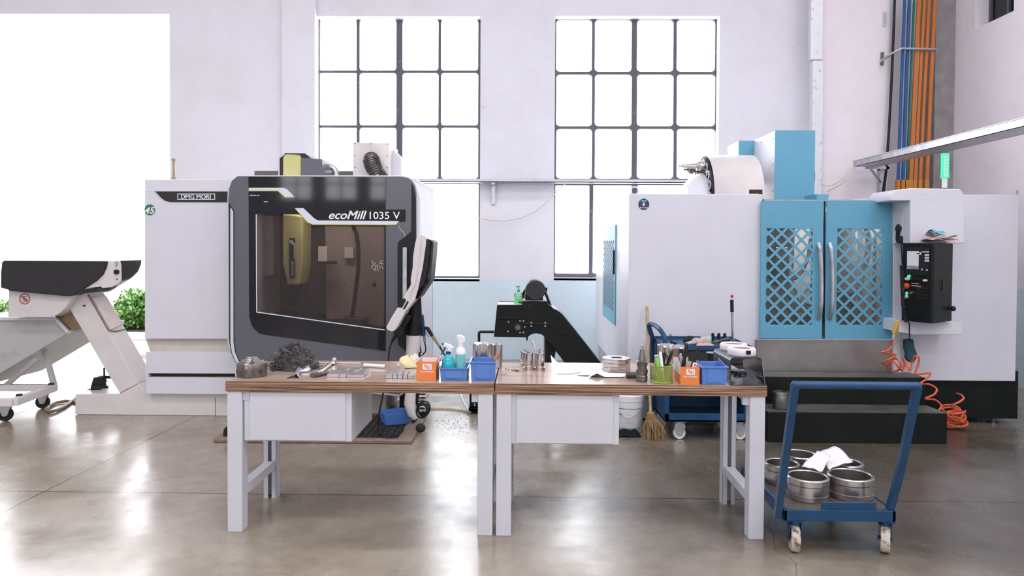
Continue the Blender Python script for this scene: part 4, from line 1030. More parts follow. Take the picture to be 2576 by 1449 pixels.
# control tower
YT2 = 6.30
MB().px([(2243, 490), (2250, 478), (2290, 473), (2417, 475), (2427, 492), (2427, 505), (2243, 505)], YT2 - .0, .40).build('tower_cap', M['white'], rm, bev=.01)
MB().px([(2290, 502), (2427, 502), (2427, 612), (2290, 612)], YT2, .36).build('tower_box', M['white'], rm, bev=.008)
MB().px([(2270, 500), (2290, 500), (2290, 612), (2270, 612)], YT2 + .12, .24).build('tower_side', M['white2'], rm, bev=.004)
MB().px([(2262, 806), (2420, 812), (2420, 842), (2300, 842), (2260, 836)], YT2 + .02, .34).build('tower_shelf', M['white'], rm, bev=.006)
# black control panel, turned towards the doors
a, b_, c_ = W(2275, 700, 6.28), W(2349, 700, 6.06), W(2396, 700, 6.28)
zt_, zb_ = W(2349, 612, 6.06).z, W(2349, 820, 6.06).z
cp_ = MB().extz([(a.x, a.y), (b_.x - .02, b_.y), (b_.x, b_.y), (c_.x, c_.y), (c_.x, 6.32), (a.x, 6.32)], zb_ + .02, zt_).build('control_panel', M['black'], rm, bev=.006)
u = Vector((b_.x - .02 - a.x, b_.y - a.y, 0)); wd = u.length; u.normalize(); nn = Vector((u.y, -u.x, 0))
H = zt_ - zb_ - .02
def onp(s_, h): return Vector((a.x, a.y, zb_ + .02)) + u * (s_ * wd) + Vector((0, 0, h * H))
def plate(mb, s0, s1, h0, h1, e=.004):
    p = [onp(s0, h0), onp(s1, h0), onp(s1, h1), onp(s0, h1)]
    q_ = [x + nn * e for x in p]
    return mb.add(p + q_, [(4, 5, 6, 7), (0, 1, 5, 4), (1, 2, 6, 5), (2, 3, 7, 6), (3, 0, 4, 7)])
plate(MB(), .06, .94, .60, .95, .006).build('monitor_bezel', M['blackp'], cp_, smooth=False)
plate(MB(), .12, .55, .67, .90, .009).build('screen', M['screen'], cp_, smooth=False)
plate(MB(), .12, .55, .67, .715, .0095).build('screen_bar', M['galv'], cp_, smooth=False)
plate(MB(), .46, .64, .855, .885, .012).build('memory_card', M['whitepl'], cp_, smooth=False)
plate(MB(), .48, .61, .862, .878, .0125).build('card_slot', M['navy'], cp_, smooth=False)
random.seed(8)
mb = MB()
for j in range(3):
    for i in range(3): plate(mb, .78 + i * .052, .82 + i * .052, .84 - j * .035, .865 - j * .035, .010)
for i in range(7): plate(mb, .66 + i * .04, .685 + i * .04, .885, .90, .009)
plate(mb, .66, .70, .66, .68, .01); plate(mb, .84, .88, .655, .675, .01); plate(mb, .84, .88, .775, .79, .01)
for i in range(6):
    for j in range(2): plate(mb, .30 + i * .045, .325 + i * .045, .455 + j * .03, .463 + j * .03, .01)
mb.build('white_keys', M['card'], cp_, smooth=False)
mb = MB()
for j in range(4):
    for i in range(7): plate(mb, .50 + i * .055, .54 + i * .055, .30 + j * .04, .325 + j * .04, .008)
for i in range(5): plate(mb, .30 + i * .12, .37 + i * .12, .535, .56, .02)
mb.build('dark_keys', M['rubber'], cp_, smooth=False)
plate(MB(), .55, .66, .445, .465, .01).build('red_display', M['redring'], cp_, smooth=False)
def knob(s_, h, r_, m, name, d=.03):
    p = onp(s_, h); MB().cyl(p, p + nn * d, r_, r_ * .8, n=16).build(name, m, cp_)
knob(.10, .452, .026, M['amber'], 'emergency_button', .05)
knob(.20, .58, .012, M['led'], 'green_button', .02); knob(.16, .545, .016, M['card'], 'selector_knob'); knob(.11, .36, .012, M['led'], 'start_lamp', .01); knob(.10, .315, .017, M['card'], 'start_knob')
knob(.82, .535, .012, M['card'], 'feed_knob'); knob(.34, .37, .012, M['brass'], 'key_switch')
p = W(2393, 776, 6.25); MB().sph((p.x + .01, 6.24, p.z), .022).build('panel_latch', M['blackp'], cp_)
MB().px([(2372, 703), (2381, 703), (2381, 731), (2372, 731)], 6.16, .004).build('side_vent', M['soil'], cp_, smooth=False)
# signal lamp
p = W(2376, 472, 6.5); tp = W(2376, 386, 6.5); bt = W(2376, 448, 6.5)
lw = T('signal_lamp', 'green glowing signal lamp on a white post above the control tower', 'lamp', p)
MB().box(p.x - .02, 6.49, p.z - .002, p.x + .02, 6.51, bt.z - .0).build('post', M['lampw'], lw, bev=.003)
MB().box(p.x - .020, 6.485, bt.z + .01, p.x + .022, 6.515, tp.z - .01).build('lamp_body', M['lampw'], lw, bev=.004)
mb = MB()
for x0, x1, z0, z1 in ((-.026, .028, tp.z - .014, tp.z), (-.028, .03, bt.z, bt.z + .012), (-.024, -.018, bt.z, tp.z), (.020, .026, bt.z, tp.z)):
    mb.box(p.x + x0, 6.48, z0, p.x + x1, 6.52, z1)
for k in range(6):
    z = bt.z + .035 + k * (tp.z - bt.z - .06) / 6; mb.box(p.x - .008, 6.482, z, p.x + .012, 6.486, z + .012)
mb.build('green_light', M['led'], lw, smooth=False)
# tool magazine on the roof
YM = 7.95; zc = W(1700, 487, 7.5).z + .02
zc = W(1800, 392, YM).z - .46; RM = .46
xa, xc = W(1771, 400, YM).x, W(1889, 400, YM).x
arc = [(YM + RM * math.cos(R(a_)), zc + RM * math.sin(R(a_))) for a_ in range(0, 181, 9)]
mb = MB(); k = len(arc)
arcb = [(YM + RM, zt - .3)] + arc + [(YM - RM, zt - .3)]
arcb = [(y, max(z, zt - .3)) for y, z in arcb]
k = len(arcb)
mb.add([(xa, y, z) for y, z in arcb] + [(xc, y, z) for y, z in arcb], [(i, i + k, i + 1 + k, i + 1) for i in range(k - 1)] + [tuple(range(k, 2 * k))])
mg = mb.build('magazine_cover', M['white2'], rm, solid=.012, ang=25)
mb = MB().cyl((xa - .005, YM, zc), (xa + .06, YM, zc), RM - .03, n=40); dk = mb.build('tool_disc', M['rubber'], rm)
mb = MB()
for k in range(20):
    a_ = k * 6.283 / 20; c = Vector((xa - .03, YM + .375 * math.cos(a_), zc + .375 * math.sin(a_)))
    if c.z < zt - .25: continue
    e1 = Vector((0, math.cos(a_), math.sin(a_))); e2 = Vector((0, -math.sin(a_), math.cos(a_)))
    mb.tube([c + e1 * .05 * math.cos(R(b)) + e2 * .042 * math.sin(R(b)) for b in range(-130, 131, 26)], .009, 6)
mb.build('tool_gripper', M['galv'], dk)
mb = MB().lathe([(.33, 0), (.33, .04), (.29, .13), (.22, .19), (.06, .20), (.0, .20)], (xa - .02, YM - .02, zc - .06), 36, axis=(-1, 0, 0)); mb.build('hub_cover', M['white'], rm)
def tool(a_deg, name, m, L=.16):
    a_ = R(a_deg); c = Vector((xa - .02, YM + .375 * math.cos(a_), zc + .375 * math.sin(a_)))
    MB().lathe([(.03, 0), (.034, .03), (.034, .05), (.05, .055), (.05, .07), (.042, .08), (.05, .09), (.05, .10), (.030, .105), (.017, .10 + L), (.010, .105 + L), (.010, .125 + L), (.014, .13 + L), (.014, .14 + L)], c, 20, axis=(-1, 0, 0)).build(name, m, dk)
tool(62, 'tool_holder', M['steeld'], .02); tool(118, 'tool_holder', M['steel2'], .15)
# column with blue covers
YK = 7.7
qf = rect(1948, 328, 2051, 505, YK)
x0 = qf[0]; yb3 = 1948 and YK * (1948 - 1314) / (1889 - 1314)
MB().box(qf[0], YK, qf[1], qf[2], YK + .012, qf[3]).build('column_front', M['cyan'], rm, smooth=False)
MB().box(qf[0], YK + .012, zt - .2, qf[2], yb3, qf[3] - .003).build('column', M['white'], rm, bev=.004)
mb = MB()
for yy, zz in ((YK + .05, qf[3] - .08), (YK + .05, qf[3] - .35), (YK + .05, qf[3] - .62), (YK + .45, qf[3] - .06)):
    mb.cyl((qf[0] - .003, yy, zz), (qf[0] + .001, yy, zz), .009, n=8)
mb.build('column_screws', M['steeld'], rm, smooth=False)
q2 = rect(1858, 354, 1890, 395, yb3 - .1); MB().box(q2[0], yb3 - .1, q2[1] - .3, qf[0] + .02, yb3 - .088, q2[3]).build('rear_cover', M['cyan'], rm, smooth=False)
MB().box(q2[0], yb3 - .088, q2[1] - .3, qf[0] + .02, yb3 + .35, q2[3] - .002).build('rear_box', M['white'], rm, bev=.004)
mb = MB()
for k in range(16):
    a_ = R(-80 + k * 11); z0 = qf[3] - .30 - k * .028
    mb.box(qf[2], YK + .1, z0 - .026, qf[2] + .045 * math.sin(math.pi * (k + 1) / 13) ** .5 * 1.0 if k < 12 else qf[2] + .04, YK + .3, z0)
mb.build('cable_chain', M['blackp'], rm, bev=.003)
q = rect(2035, 492, 2064, 505, YK - .1); MB().box(q[0], YK - .3, q[1], q[2], YK, q[3]).build('column_foot', M['cyan'], rm, smooth=False)

# ------------------------------------------------------------------ things at the control panel
cl = MB(); random.seed(4)
def rag(nx, ny, fn, m, name, label, cat, thick=.006, kind=None):
    mb = MB(); vs = []; fs = []
    for j in range(ny + 1):
        for i in range(nx + 1): vs.append(fn(i / nx, j / ny))
    for j in range(ny):
        for i in range(nx):
            a_ = j * (nx + 1) + i; fs.append((a_, a_ + 1, a_ + nx + 2, a_ + nx + 1))
    mb.add(vs, fs); o_ = mb.build(name, m, None, solid=thick, sub=1, ang=80)
    tag(o_, label, cat); return o_
p = W(2366, 613, 6.2)
zc2 = zt_ + .012
rag(14, 8, lambda u_, v: Vector((p.x - .115 + .23 * u_, 6.12 + .18 * v, zc2 + .012 * math.sin(u_ * 7 + v * 3) + .012 + .02 * math.sin(v * 3.1) * (1 - abs(2 * u_ - 1)))), M['pink'], 'pink_cloth', 'pink cloth, the lowest rag on the black control panel', 'cloth')
rag(12, 8, lambda u_, v: Vector((p.x - .09 + .20 * u_, 6.13 + .15 * v, zc2 + .047 + .010 * math.sin(u_ * 9 + v * 2) + .035 * (1 - u_) * math.sin(v * 3.14) ** .5)), M['cloth'], 'white_cloth', 'crumpled white cloth on top of the black control panel', 'cloth')
rag(8, 8, lambda u_, v: Vector((p.x - .095 + .10 * u_, 6.125 + .12 * v, zc2 + .066 + .008 * math.sin(u_ * 9) + .035 * (1 - u_ * .6) * math.sin(v * 3.14) ** .6)), M['teal'], 'teal_cloth', 'small teal cloth folded into the rags on the control panel', 'cloth')
hwt = T('remote_pendant', 'black hand-held remote hooked beside the control panel', 'remote', W(2267, 612, 6.5))
MB().px([(2262, 565), (2268, 561), (2276, 563), (2278, 600), (2274, 612), (2263, 612), (2260, 600)], 6.46, .06).build('body', M['blackp'], hwt, bev=.012)
MB().px([(2258, 569), (2270, 568), (2270, 581), (2258, 581)], 6.43, .05).build('axis_knob', M['rubber'], hwt, bev=.008)
p = W(2268, 603, 6.45); MB().cyl((p.x, 6.42, p.z), (p.x, 6.46, p.z), .035, n=20).build('handwheel', M['rubber'], hwt, bev=.004)
pts = [W(2267, 612, 6.44), W(2268, 630, 6.40), W(2270, 666, 6.34)]
for k in range(240):
    u_ = k / 239; c = W(2268 + 6 * u_ + 22 * max(0, u_ - .7), 668 + 142 * u_, 6.22 - .08 * math.sin(u_ * 3.14))
    a_ = u_ * 6.283 * 34; pts.append(c + Vector((.013 * math.cos(a_), .013 * math.sin(a_), 0)))
pts += [W(2288, 815, 6.24), W(2288, 840, 6.26), W(2288, 858, 6.4)]
MB().tube(pts, .0055, 5).build('coiled_cord', M['blackp'], hwt)
MB().px([(2280, 855), (2298, 853), (2300, 862), (2302, 876), (2308, 890), (2306, 902), (2298, 914), (2290, 911), (2282, 903), (2284, 890), (2279, 876)], 6.48, .06).build('cord_sleeve', M['sleeve'], hwt, bev=.015)
# yellow gun on an orange coil
yg = T('yellow_air_gun', 'yellow blow gun with an orange coiled hose hung by the blue doors', 'air gun', W(2256, 820, 6.3))
Yg = 6.30
MB().px([(2252, 824), (2256, 812), (2260, 806), (2265, 807), (2262, 816), (2256, 830), (2252, 842), (2246, 838)], Yg, .03).build('body', M['yellow2'] if 'yellow2' in M else mat('gun_yellow', (.72, .42, .03), .4), yg, bev=.006)
MB().tube([W(x, y, Yg + .015) for x, y in ((2262, 806), (2268, 798), (2273, 786))], [.007, .005, .003], 6).build('nozzle', M['galv'], yg)
MB().tube([W(x, y, Yg + .015) for x, y in ((2258, 824), (2260, 832), (2256, 842))], .005, 6).build('trigger', mat('gun_lever', (.6, .33, .03), .4), yg)
MB().tube([W(x, y, Yg + .015) for x, y in ((2248, 840), (2246, 852))], .013, 8).build('coupling', M['steel'], yg)
def spl(P, n=8):
    out = []
    for i in range(len(P) - 1):
        p0, p1, p2, p3 = P[max(i - 1, 0)], P[i], P[i + 1], P[min(i + 2, len(P) - 1)]
        for k in range(n):
            t_ = k / n
            out.append(0.5 * ((2 * p1) + (p2 - p0) * t_ + (2 * p0 - 5 * p1 + 4 * p2 - p3) * t_ ** 2 + (3 * p1 - p0 - 3 * p2 + p3) * t_ ** 3))
    return out + [P[-1]]
hp = [(2246, 855, 6.3), (2243, 872, 6.32), (2232, 882, 6.3), (2218, 886, 6.3), (2238, 890, 6.4), (2253, 893, 6.35), (2240, 902, 6.3), (2220, 912, 6.35), (2232, 917, 6.4), (2250, 902, 6.35), (2262, 908, 6.3), (2266, 922, 6.3), (2258, 932, 6.35), (2240, 934, 6.4), (2232, 920, 6.35), (2244, 908, 6.3), (2256, 918, 6.25), (2270, 932, 6.3), (2276, 915, 6.35), (2273, 901, 6.35), (2284, 924, 6.3), (2291, 931, 6.3), (2294, 912, 6.35), (2300, 897, 6.3), (2312, 900, 6.28), (2309, 920, 6.3), (2303, 940, 6.3), (2322, 940, 6.3), (2341, 940, 6.3), (2328, 955, 6.3), (2316, 965, 6.3), (2338, 967, 6.35), (2356, 978, 6.3), (2350, 992, 6.25), (2328, 1003, 6.25), (2352, 1006, 6.35), (2367, 1018, 6.3), (2365, 1028, 6.25), (2355, 1038, 6.2)]
MB().tube(spl([W(*q_) for q_ in hp], 6), .0085, 6).build('coiled_hose', M['redor'], yg)
# second part of the orange hose, standing by the step
pts = []
cb = G(2398, 1080)
for k in range(160):
    a_ = k / 160 * 6.283 * 9; z = .03 + .15 * k / 160
    pts.append(Vector((cb.x + .01 * math.sin(k * .4), cb.y, 0)) + Vector((.085 * math.cos(a_), .05 * math.sin(a_) + .05 * math.sin(k * .1), z + .028 * math.sin(a_))))
h2 = [(2412, 1060, 6.2), (2425, 1062, 6.15), (2405, 1050, 6.25), (2392, 1044, 6.2), (2410, 1040, 6.15), (2427, 1037, 6.2), (2408, 1031, 6.3), (2393, 1021, 6.2), (2412, 1012, 6.15), (2424, 1002, 6.2), (2417, 993, 6.3), (2406, 990, 6.5)]
tag(MB().tube(pts + spl([W(*q_) for q_ in h2], 6), .0085, 6).build('orange_hose_coil', M['redor']), 'orange spiral hose heaped on the floor beside the black steps', 'hose')

# ------------------------------------------------------------------ black steps
st = T('steps', 'black two-step platform before the machine with blue doors', 'steps', G(2150, 1113))
fl_, fr_ = G(1930, 1113), G(2378, 1115)
z1 = W(2378, 1040, fl_.y).z; 
ym = G(2300, 1019, z1).y; z2 = W(2250, 950, ym).z; ye = YR - .05
MB().box(fl_.x, fl_.y, 0, fr_.x, ym, z1).build('lower_step', M['step'], st, bev=.006)
xr2 = W(2330, 950, ym).x
MB().box(fl_.x - .02, ym, 0, xr2, ye, z2).build('upper_step', M['step'], st, bev=.006)
M['tread'] = mat('tread_painted_sheen', (.115, .12, .108), .4, col2=(.05, .053, .048), vs=5, lo=.3, hi=.6, spec=.4)  # step tops coloured lighter to put reflected light into the paint
MB().box(fl_.x + .004, fl_.y + .004, z1, fr_.x - .004, ym - .001, z1 + .0012).build('lower_tread', M['tread'], st, smooth=False)
MB().box(fl_.x - .016, ym + .004, z2, xr2 - .004, ye - .004, z2 + .0012).build('upper_tread', M['tread'], st, smooth=False)
z1 += .0014
p = G(1969, 1031, z1)
tag(MB().lathe([(.055, 0), (.064, .004), (.066, .02), (.066, .135), (.062, .142), (.05, .144), (.05, .13)], (p.x, p.y + .05, z1), 36).build('steel_round', M['steeld']), 'dull round steel block standing on the lower black step', 'steel block')

# ================================================================== BLACK CHIP CONVEYOR (centre)
YB3 = 6.98
bc = T('black_conveyor', 'black arched chip conveyor between the two machines, motor on top', 'conveyor', G(1380, 1045))
Z7 = lambda pts: zpx(pts, 8.05, 1230, 690)
body = Z7([(165, 620), (680, 620), (690, 545), (1180, 548), (1200, 612), (1255, 640), (1300, 690), (1380, 728), (1450, 780), (1530, 865), (1600, 960), (1852, 1270)]) + [(1513, 915), (1562, 985), (1562, 1040), (1512, 1030), (1424, 917), (1397, 882), (1376, 856), (1370, 849)] + Z7([(1115, 1260), (1060, 1215), (950, 1197), (860, 1215), (800, 1260), (790, 1278), (100, 1270)])
MB().px(body, YB3, .50).build('trough', M['black'], bc, bev=.004)
MB().px([(1371, 852), (1398, 884), (1391, 925), (1388, 1048), (1371, 1048)], YB3 + .05, .4).build('support_leg', M['black'], bc, smooth=False)
p = P2(Z7([(680, 548), (1250, 615), (1250, 1010), (690, 1010)]), YB3)
MB().px(Z7([(672, 620), (690, 560), (1182, 560), (1196, 612), (1250, 640), (1250, 1005), (765, 1005), (765, 870), (672, 870)]), YB3 - .01, .012).build('cover_plate', M['black'], bc, bev=.002)
MB().px(Z7([(165, 870), (665, 865), (665, 915), (160, 915)]), YB3 - .015, .02).build('fold_rib', M['black'], bc, bev=.005)
MB().tube([W(x, y, YB3 - .012) for x, y in Z7([(690, 995), (760, 1000), (1290, 1015), (1430, 1215), (1570, 1210)])], .006, 6).build('edge_rib', M['rubber'], bc)
mb = MB()
for x, y in Z7([(397, 960), (387, 1153), (697, 943), (697, 1175), (630, 940), (630, 1175), (857, 1045), (1140, 1045), (725, 1062), (860, 975), (1140, 980)]):
    q = W(x, y, YB3); mb.cyl((q.x, YB3 - .016, q.z), (q.x, YB3, q.z), .008, n=8)
mb.build('bolts', M['galv'], bc)
q = W(*Z7([(585, 1072)])[0], YB3)
mb = MB().lathe([(.03, .03), (.03, 0)], (q.x, YB3 - .03, q.z), 20, axis=(0, 1, 0))
MB().cyl((q.x, YB3 - .012, q.z), (q.x, YB3, q.z), .045, n=24).build('bearing_flange', M['rubber'], bc)
MB().cyl((q.x, YB3 - .024, q.z), (q.x, YB3 - .01, q.z), .024, n=20).build('bearing', M['steeld'], bc)
q = W(*Z7([(828, 645)])[0], YB3); MB().cyl((q.x, YB3 - .016, q.z), (q.x, YB3, q.z), .018, n=16).build('plug', M['rubber'], bc)
MB().px(Z7([(745, 1275), (790, 1278), (788, 1320), (772, 1362), (755, 1320)]), YB3 + .02, .03).build('drip_tab', M['black'], bc, smooth=False)
MB().px(Z7([(165, 622), (167, 610), (690, 612), (690, 622)]), YB3 + .005, .30).build('lid', M['card'], bc, smooth=False)
MB().px(Z7([(690, 548), (700, 518), (1100, 520), (1185, 548)]), YB3 + .02, .42).build('motor_plate', M['card'], bc, smooth=False)
MB().tube([W(x, y, YB3 + .1) for x, y in ((1243, 835), (1207, 835), (1205, 836), (1205, 870), (1205, 1046))], .014, 6).build('push_handle', M['blackp'], bc)
# wheeled base
MB().px([(1181, 984), (1207, 984), (1207, 1044), (1181, 1044)], YB3 + .02, .03, [[(1192, 998), (1196, 998), (1196, 1009), (1192, 1009)], [(1192, 1014), (1196, 1014), (1195, 1030), (1193, 1030)]]).build('slotted_post', M['black'], bc, smooth=False)
a = W(1180, 1040, YB3); b_ = W(1392, 1050, YB3)
MB().box(a.x, YB3 - .06, .03, b_.x, YB3 + .02, .06).box(a.x, YB3 - .06, .03, a.x + .12, YB3 + .45, .06).build('base_frame', M['black'], bc, bev=.004)
MB().px([(1181, 838), (1207, 838), (1207, 842), (1181, 842)], YB3 + .1, .02)
for xx in (1186, 1385):
    q = W(xx, 1050, YB3); MB().cyl((q.x, YB3 + .0, .0), (q.x, YB3 + .0, .04), .03, n=12).build('foot', M['rubber'], bc)
# motor
mt = W(*Z7([(942, 325)])[0], YB3 - .02)
mm = MB().lathe([(.05, -.02), (.088, -.02), (.094, -.012), (.096, .03), (.096, .05), (.088, .055), (.088, .30), (.075, .32)], (mt.x, YB3 - .0, mt.z), 40, axis=(0, 1, 0)).build('motor', M['motor'], bc)
mb = MB()
for k in range(28):
    a_ = k * 6.283 / 28; mb.cbox((mt.x + .09 * math.cos(a_), YB3 + .18, mt.z + .09 * math.sin(a_)), .014, .22, .004, ry=-a_)
mb.build('cooling_fins', M['motor'], mm, smooth=False)
mb = MB()
for rr_, nn_ in ((.058, 15), (.043, 13), (.028, 8)):
    for k in range(nn_):
        a_ = R(-30) + k * R(240) / (nn_ - 1); mb.cyl((mt.x + rr_ * math.cos(a_), YB3 - .0215, mt.z + rr_ * math.sin(a_)), (mt.x + rr_ * math.cos(a_), YB3 - .015, mt.z + rr_ * math.sin(a_)), .0035, n=8)
mb.build('fan_holes', M['soil'], mm, smooth=False)
MB().px(Z7([(735, 500), (735, 300), (770, 200), (830, 130), (900, 108), (940, 120), (1010, 160), (1080, 300), (1090, 510)]), YB3 + .05, .04).px(Z7([(735, 450), (1095, 450), (1095, 520), (735, 520)]), YB3 + .0, .28).build('motor_bracket', M['black'], mm, bev=.004)
MB().px(Z7([(690, 510), (660, 400), (740, 270), (740, 500)]), YB3 + .25, .1).build('chain_guard', M['black'], bc, smooth=False)
MB().px(Z7([(1098, 262), (1185, 270), (1180, 345), (1168, 400), (1145, 428), (1095, 415)]), YB3 + .08, .12).build('terminal_box', M['black'], mm, bev=.006)
MB().px(Z7([(1138, 362), (1155, 328), (1172, 352)]), YB3 + .076, .004).build('warning_triangle', mat('warning_yellow', (.7, .42, .05), .5), mm, smooth=False)
MB().tube([W(x, y, YB3 + .1) for x, y in Z7([(1160, 410), (1190, 500), (1225, 590), (1245, 640)])], .013, 8).build('motor_cable', M['blackp'], mm)
MB().tube([W(x, y, YB3 + .04) for x, y in Z7([(725, 500), (735, 400), (745, 300), (780, 205), (850, 140), (905, 135)])], .003, 5).build('thin_wire', M['card'], mm)
MB().tube([W(x, y, YB3 - .02) for x, y in Z7([(600, 575), (615, 560), (660, 568), (690, 570)])], .008, 6).build('lid_catch', M['blackp'], bc)
# green hand wash bottle on the lid
g = T('pump_bottle', 'clear pump bottle of green liquid on the black conveyor lid', 'bottle', Vector((W(1304, 766, YB3 + .07).x, YB3 + .07, W(1304, 765.8, YB3 + .005).z)))
q = g.location; s_ = 1860 / (YB3 + .07)
r_ = 11 / s_; h = lambda y: (767 - y) / s_
MB().lathe([(r_ * .9, 0), (r_, .004), (r_, h(748)), (r_ * .98, h(747))], q, 28).build('liquid', M['greenliq'], g)
MB().lathe([(r_ * 1.02, h(748)), (r_ * 1.02, h(744)), (r_ * .8, h(738)), (r_ * .35, h(736)), (r_ * .32, h(734))], q, 28).build('bottle_neck', M['clearpl'], g)
MB().lathe([(r_ * .34, h(737)), (r_ * .34, h(731)), (r_ * .14, h(731)), (r_ * .14, h(726)), (r_ * .28, h(725)), (r_ * .28, h(722))], q, 20).cbox(q + Vector((-.012, 0, h(723))), .03, .012, .01).build('pump', M['greencap'], g)
MB().cbox(q + Vector((-.004, -r_ * 1.0, h(757))), r_ * 1.1, .002, .03).build('bottle_label', M['labelteal'], g, smooth=False)
# hose and debris on the floor by the wall
q = [G(x, y, .012) for x, y in ((1062, 1027), (1090, 1027), (1130, 1028), (1165, 1032), (1183, 1038))]
tag(MB().tube(spl(q), .010, 8).build('cream_hose', M['creamh']), 'cream hose crossing the floor between console foot and black conveyor', 'hose')
q = [G(x, y, .012) for x, y in ((1158, 985), (1163, 1005), (1172, 1022), (1184, 1038))]
tag(MB().tube([W(1154, 975, 7.4), W(1158, 992, 7.3), W(1168, 1015, 7.1), G(1182, 1038, .02)], .010, 8).build('grey_hose', M['galv']), 'pale grey hose sloping down to the black conveyor foot', 'hose')
q = [W(x, y, 6.5) for x, y in ((1054, 1004), (1066, 1003), (1076, 996), (1078, 990))]
tag(MB().tube(spl(q), .010, 8).build('cream_pipe', M['creamh']), 'short cream pipe hooking out behind the coiled black hose', 'pipe')
mb = MB(); random.seed(21)
for k in range(150):
    x, y = random.gauss(1140, 34), random.gauss(1068, 13)
    q = G(x, y, .002); mb.cbox(q, random.uniform(.003, .009), random.uniform(.002, .005), .002, rz=random.random() * 3)
ob = mb.build('metal_chips', M['rustbase'], smooth=False); tag(ob, 'scattered dark metal chips on the floor behind the benches', 'metal chips', kind='stuff')

# ================================================================== WORKBENCHES
def ply_mat():
    m = bpy.data.materials.new('plywood_edge'); m.use_nodes = True
    nt = m.node_tree; L = nt.links; b = nt.nodes['Principled BSDF']; b.inputs['Roughness'].default_value = 0.55
    tc = nt.nodes.new('ShaderNodeTexCoord'); mp = nt.nodes.new('ShaderNodeMapping'); mp.inputs['Scale'].default_value = (.9, .9, 75)
    L.new(tc.outputs['Object'], mp.inputs['Vector'])
    n = nt.nodes.new('ShaderNodeTexNoise'); n.inputs['Scale'].default_value = 1.6; n.inputs['Detail'].default_value = 5; n.inputs['Roughness'].default_value = .7; L.new(mp.outputs[0], n.inputs['Vector'])
    r = nt.nodes.new('ShaderNodeValToRGB'); e = r.color_ramp.elements
    e[0].position = .40; e[0].color = (.055, .027, .015, 1); e[1].position = .60; e[1].color = (.48, .30, .185, 1)
    x = e.new(.50); x.color = (.24, .13, .075, 1)
    L.new(n.outputs['Fac'], r.inputs['Fac']); L.new(r.outputs['Color'], b.inputs['Base Color'])
    return m
M['ply'] = ply_mat()
M['top'] = mat('worn_varnished_top', (.52, .385, .30), 0.17, col2=(.36, .25, .19), vs=5, lo=.3, hi=.62, stretch=(.5, 2.0, 1), rvar=.07, spec=.85)
HB = .84
def bench(pl, pr, label, has_seam):
    ang = math.atan2(pr.y - pl.y, pr.x - pl.x); Wd = (pr - pl).length; D = .735
    t = T('workbench', label, 'workbench', (pl.x, pl.y, 0), ang, group='plywood topped workbenches')
    tp = MB(); tp.box(0, 0, HB - .058, Wd, D, HB - .0015); tp.mi = 1; tp.box(.0005, .0005, HB - .002, Wd - .0005, D - .0005, HB)
    tp.build('worktop', [M['ply'], M['top']], t, local=True, smooth=False)
    lw = .083; zl = HB - .058
    def legm(x, y):
        mb = MB(); r_ = .083
        mb.box(x, y, 0, x + lw, y + r_, zl)
        return mb
    for x in (.006, Wd - .006 - lw):
        legm(x, .006).build('leg', M['bench'], t, local=True, bev=.004)
        mb = MB()  # open channel at the back
        y = .555
        mb.box(x, y, 0, x + .03, y + .004, zl).box(x + lw - .03, y, 0, x + lw, y + .004, zl).box(x, y, 0, x + .004, y + .07, zl).box(x + lw - .004, y, 0, x + lw, y + .07, zl).box(x, y + .066, 0, x + lw, y + .07, zl)
        for z in (.10, .45): mb.cyl((x + .014, y - .001, z), (x + .014, y + .001, z), .005, n=8)
        mb.build('leg', M['bench'], t, local=True, smooth=False)
        mb = MB()
        xa_ = x + (.012 if x < .5 else .012)
        mb.box(xa_, .089, .18, xa_ + .06, .555, .235)
        mb.build('side_rail', M['bench'], t, local=True, bev=.003)
        mb = MB(); mb.box(x + (lw if x < .5 else -.035), .02, zl - .05, x + (lw + .035 if x < .5 else 0), .05, zl)
        mb.box(x + .012, .089, zl - .06, x + .07, .62, zl)
        mb.build('top_bracket', M['bench'], t, local=True, smooth=False)
    return t, Wd
def drawer(t, x0, x1, z0, y0=.02):
    zl = HB - .059
    c = MB().box(x0, y0 + .004, z0, x1, y0 + .53, zl).build('drawer_case', M['bench'], t, local=True, bev=.002)
    MB().box(x0 + .033, y0 - .006, z0 + .006, x1 - .033, y0 + .006, zl - .004).build('drawer_front', M['bench'], c, local=True, bev=.003)
pl1, pr1 = G(567, 958, HB), G(1243, 964.5, HB)
t1, w1_ = bench(pl1, pr1, 'left workbench, with the spray bottles and dark wool on it', 0)
drawer(t1, .094, .692, .505)
pl2, pr2 = G(1246, 964.5, HB), G(1930, 971, HB)
t2, w2_ = bench(pl2, pr2, 'right workbench, with the green mesh cup and bent black stand on it', 0)
drawer(t2, .082, .676, .505)
q = rect(1509, 968.5, 1527, 973.5, pl2.y - .002)
MB().box(q[0], pl2.y - .004, q[1], q[2], pl2.y + .02, q[3] + .0).build('tape_piece', M['card'], t2, smooth=False)

# ================================================================== THINGS ON THE BENCHES
Zb = HB + .0005
def B(px, py, dz=0): 
    v = G(px, py, Zb); return Vector((v.x, v.y, v.z + dz))
def ppm(p): return 1860.0 / p.y       # pixels per metre at a place
def helper_up(p, py): return W(1300, py, p.y).z
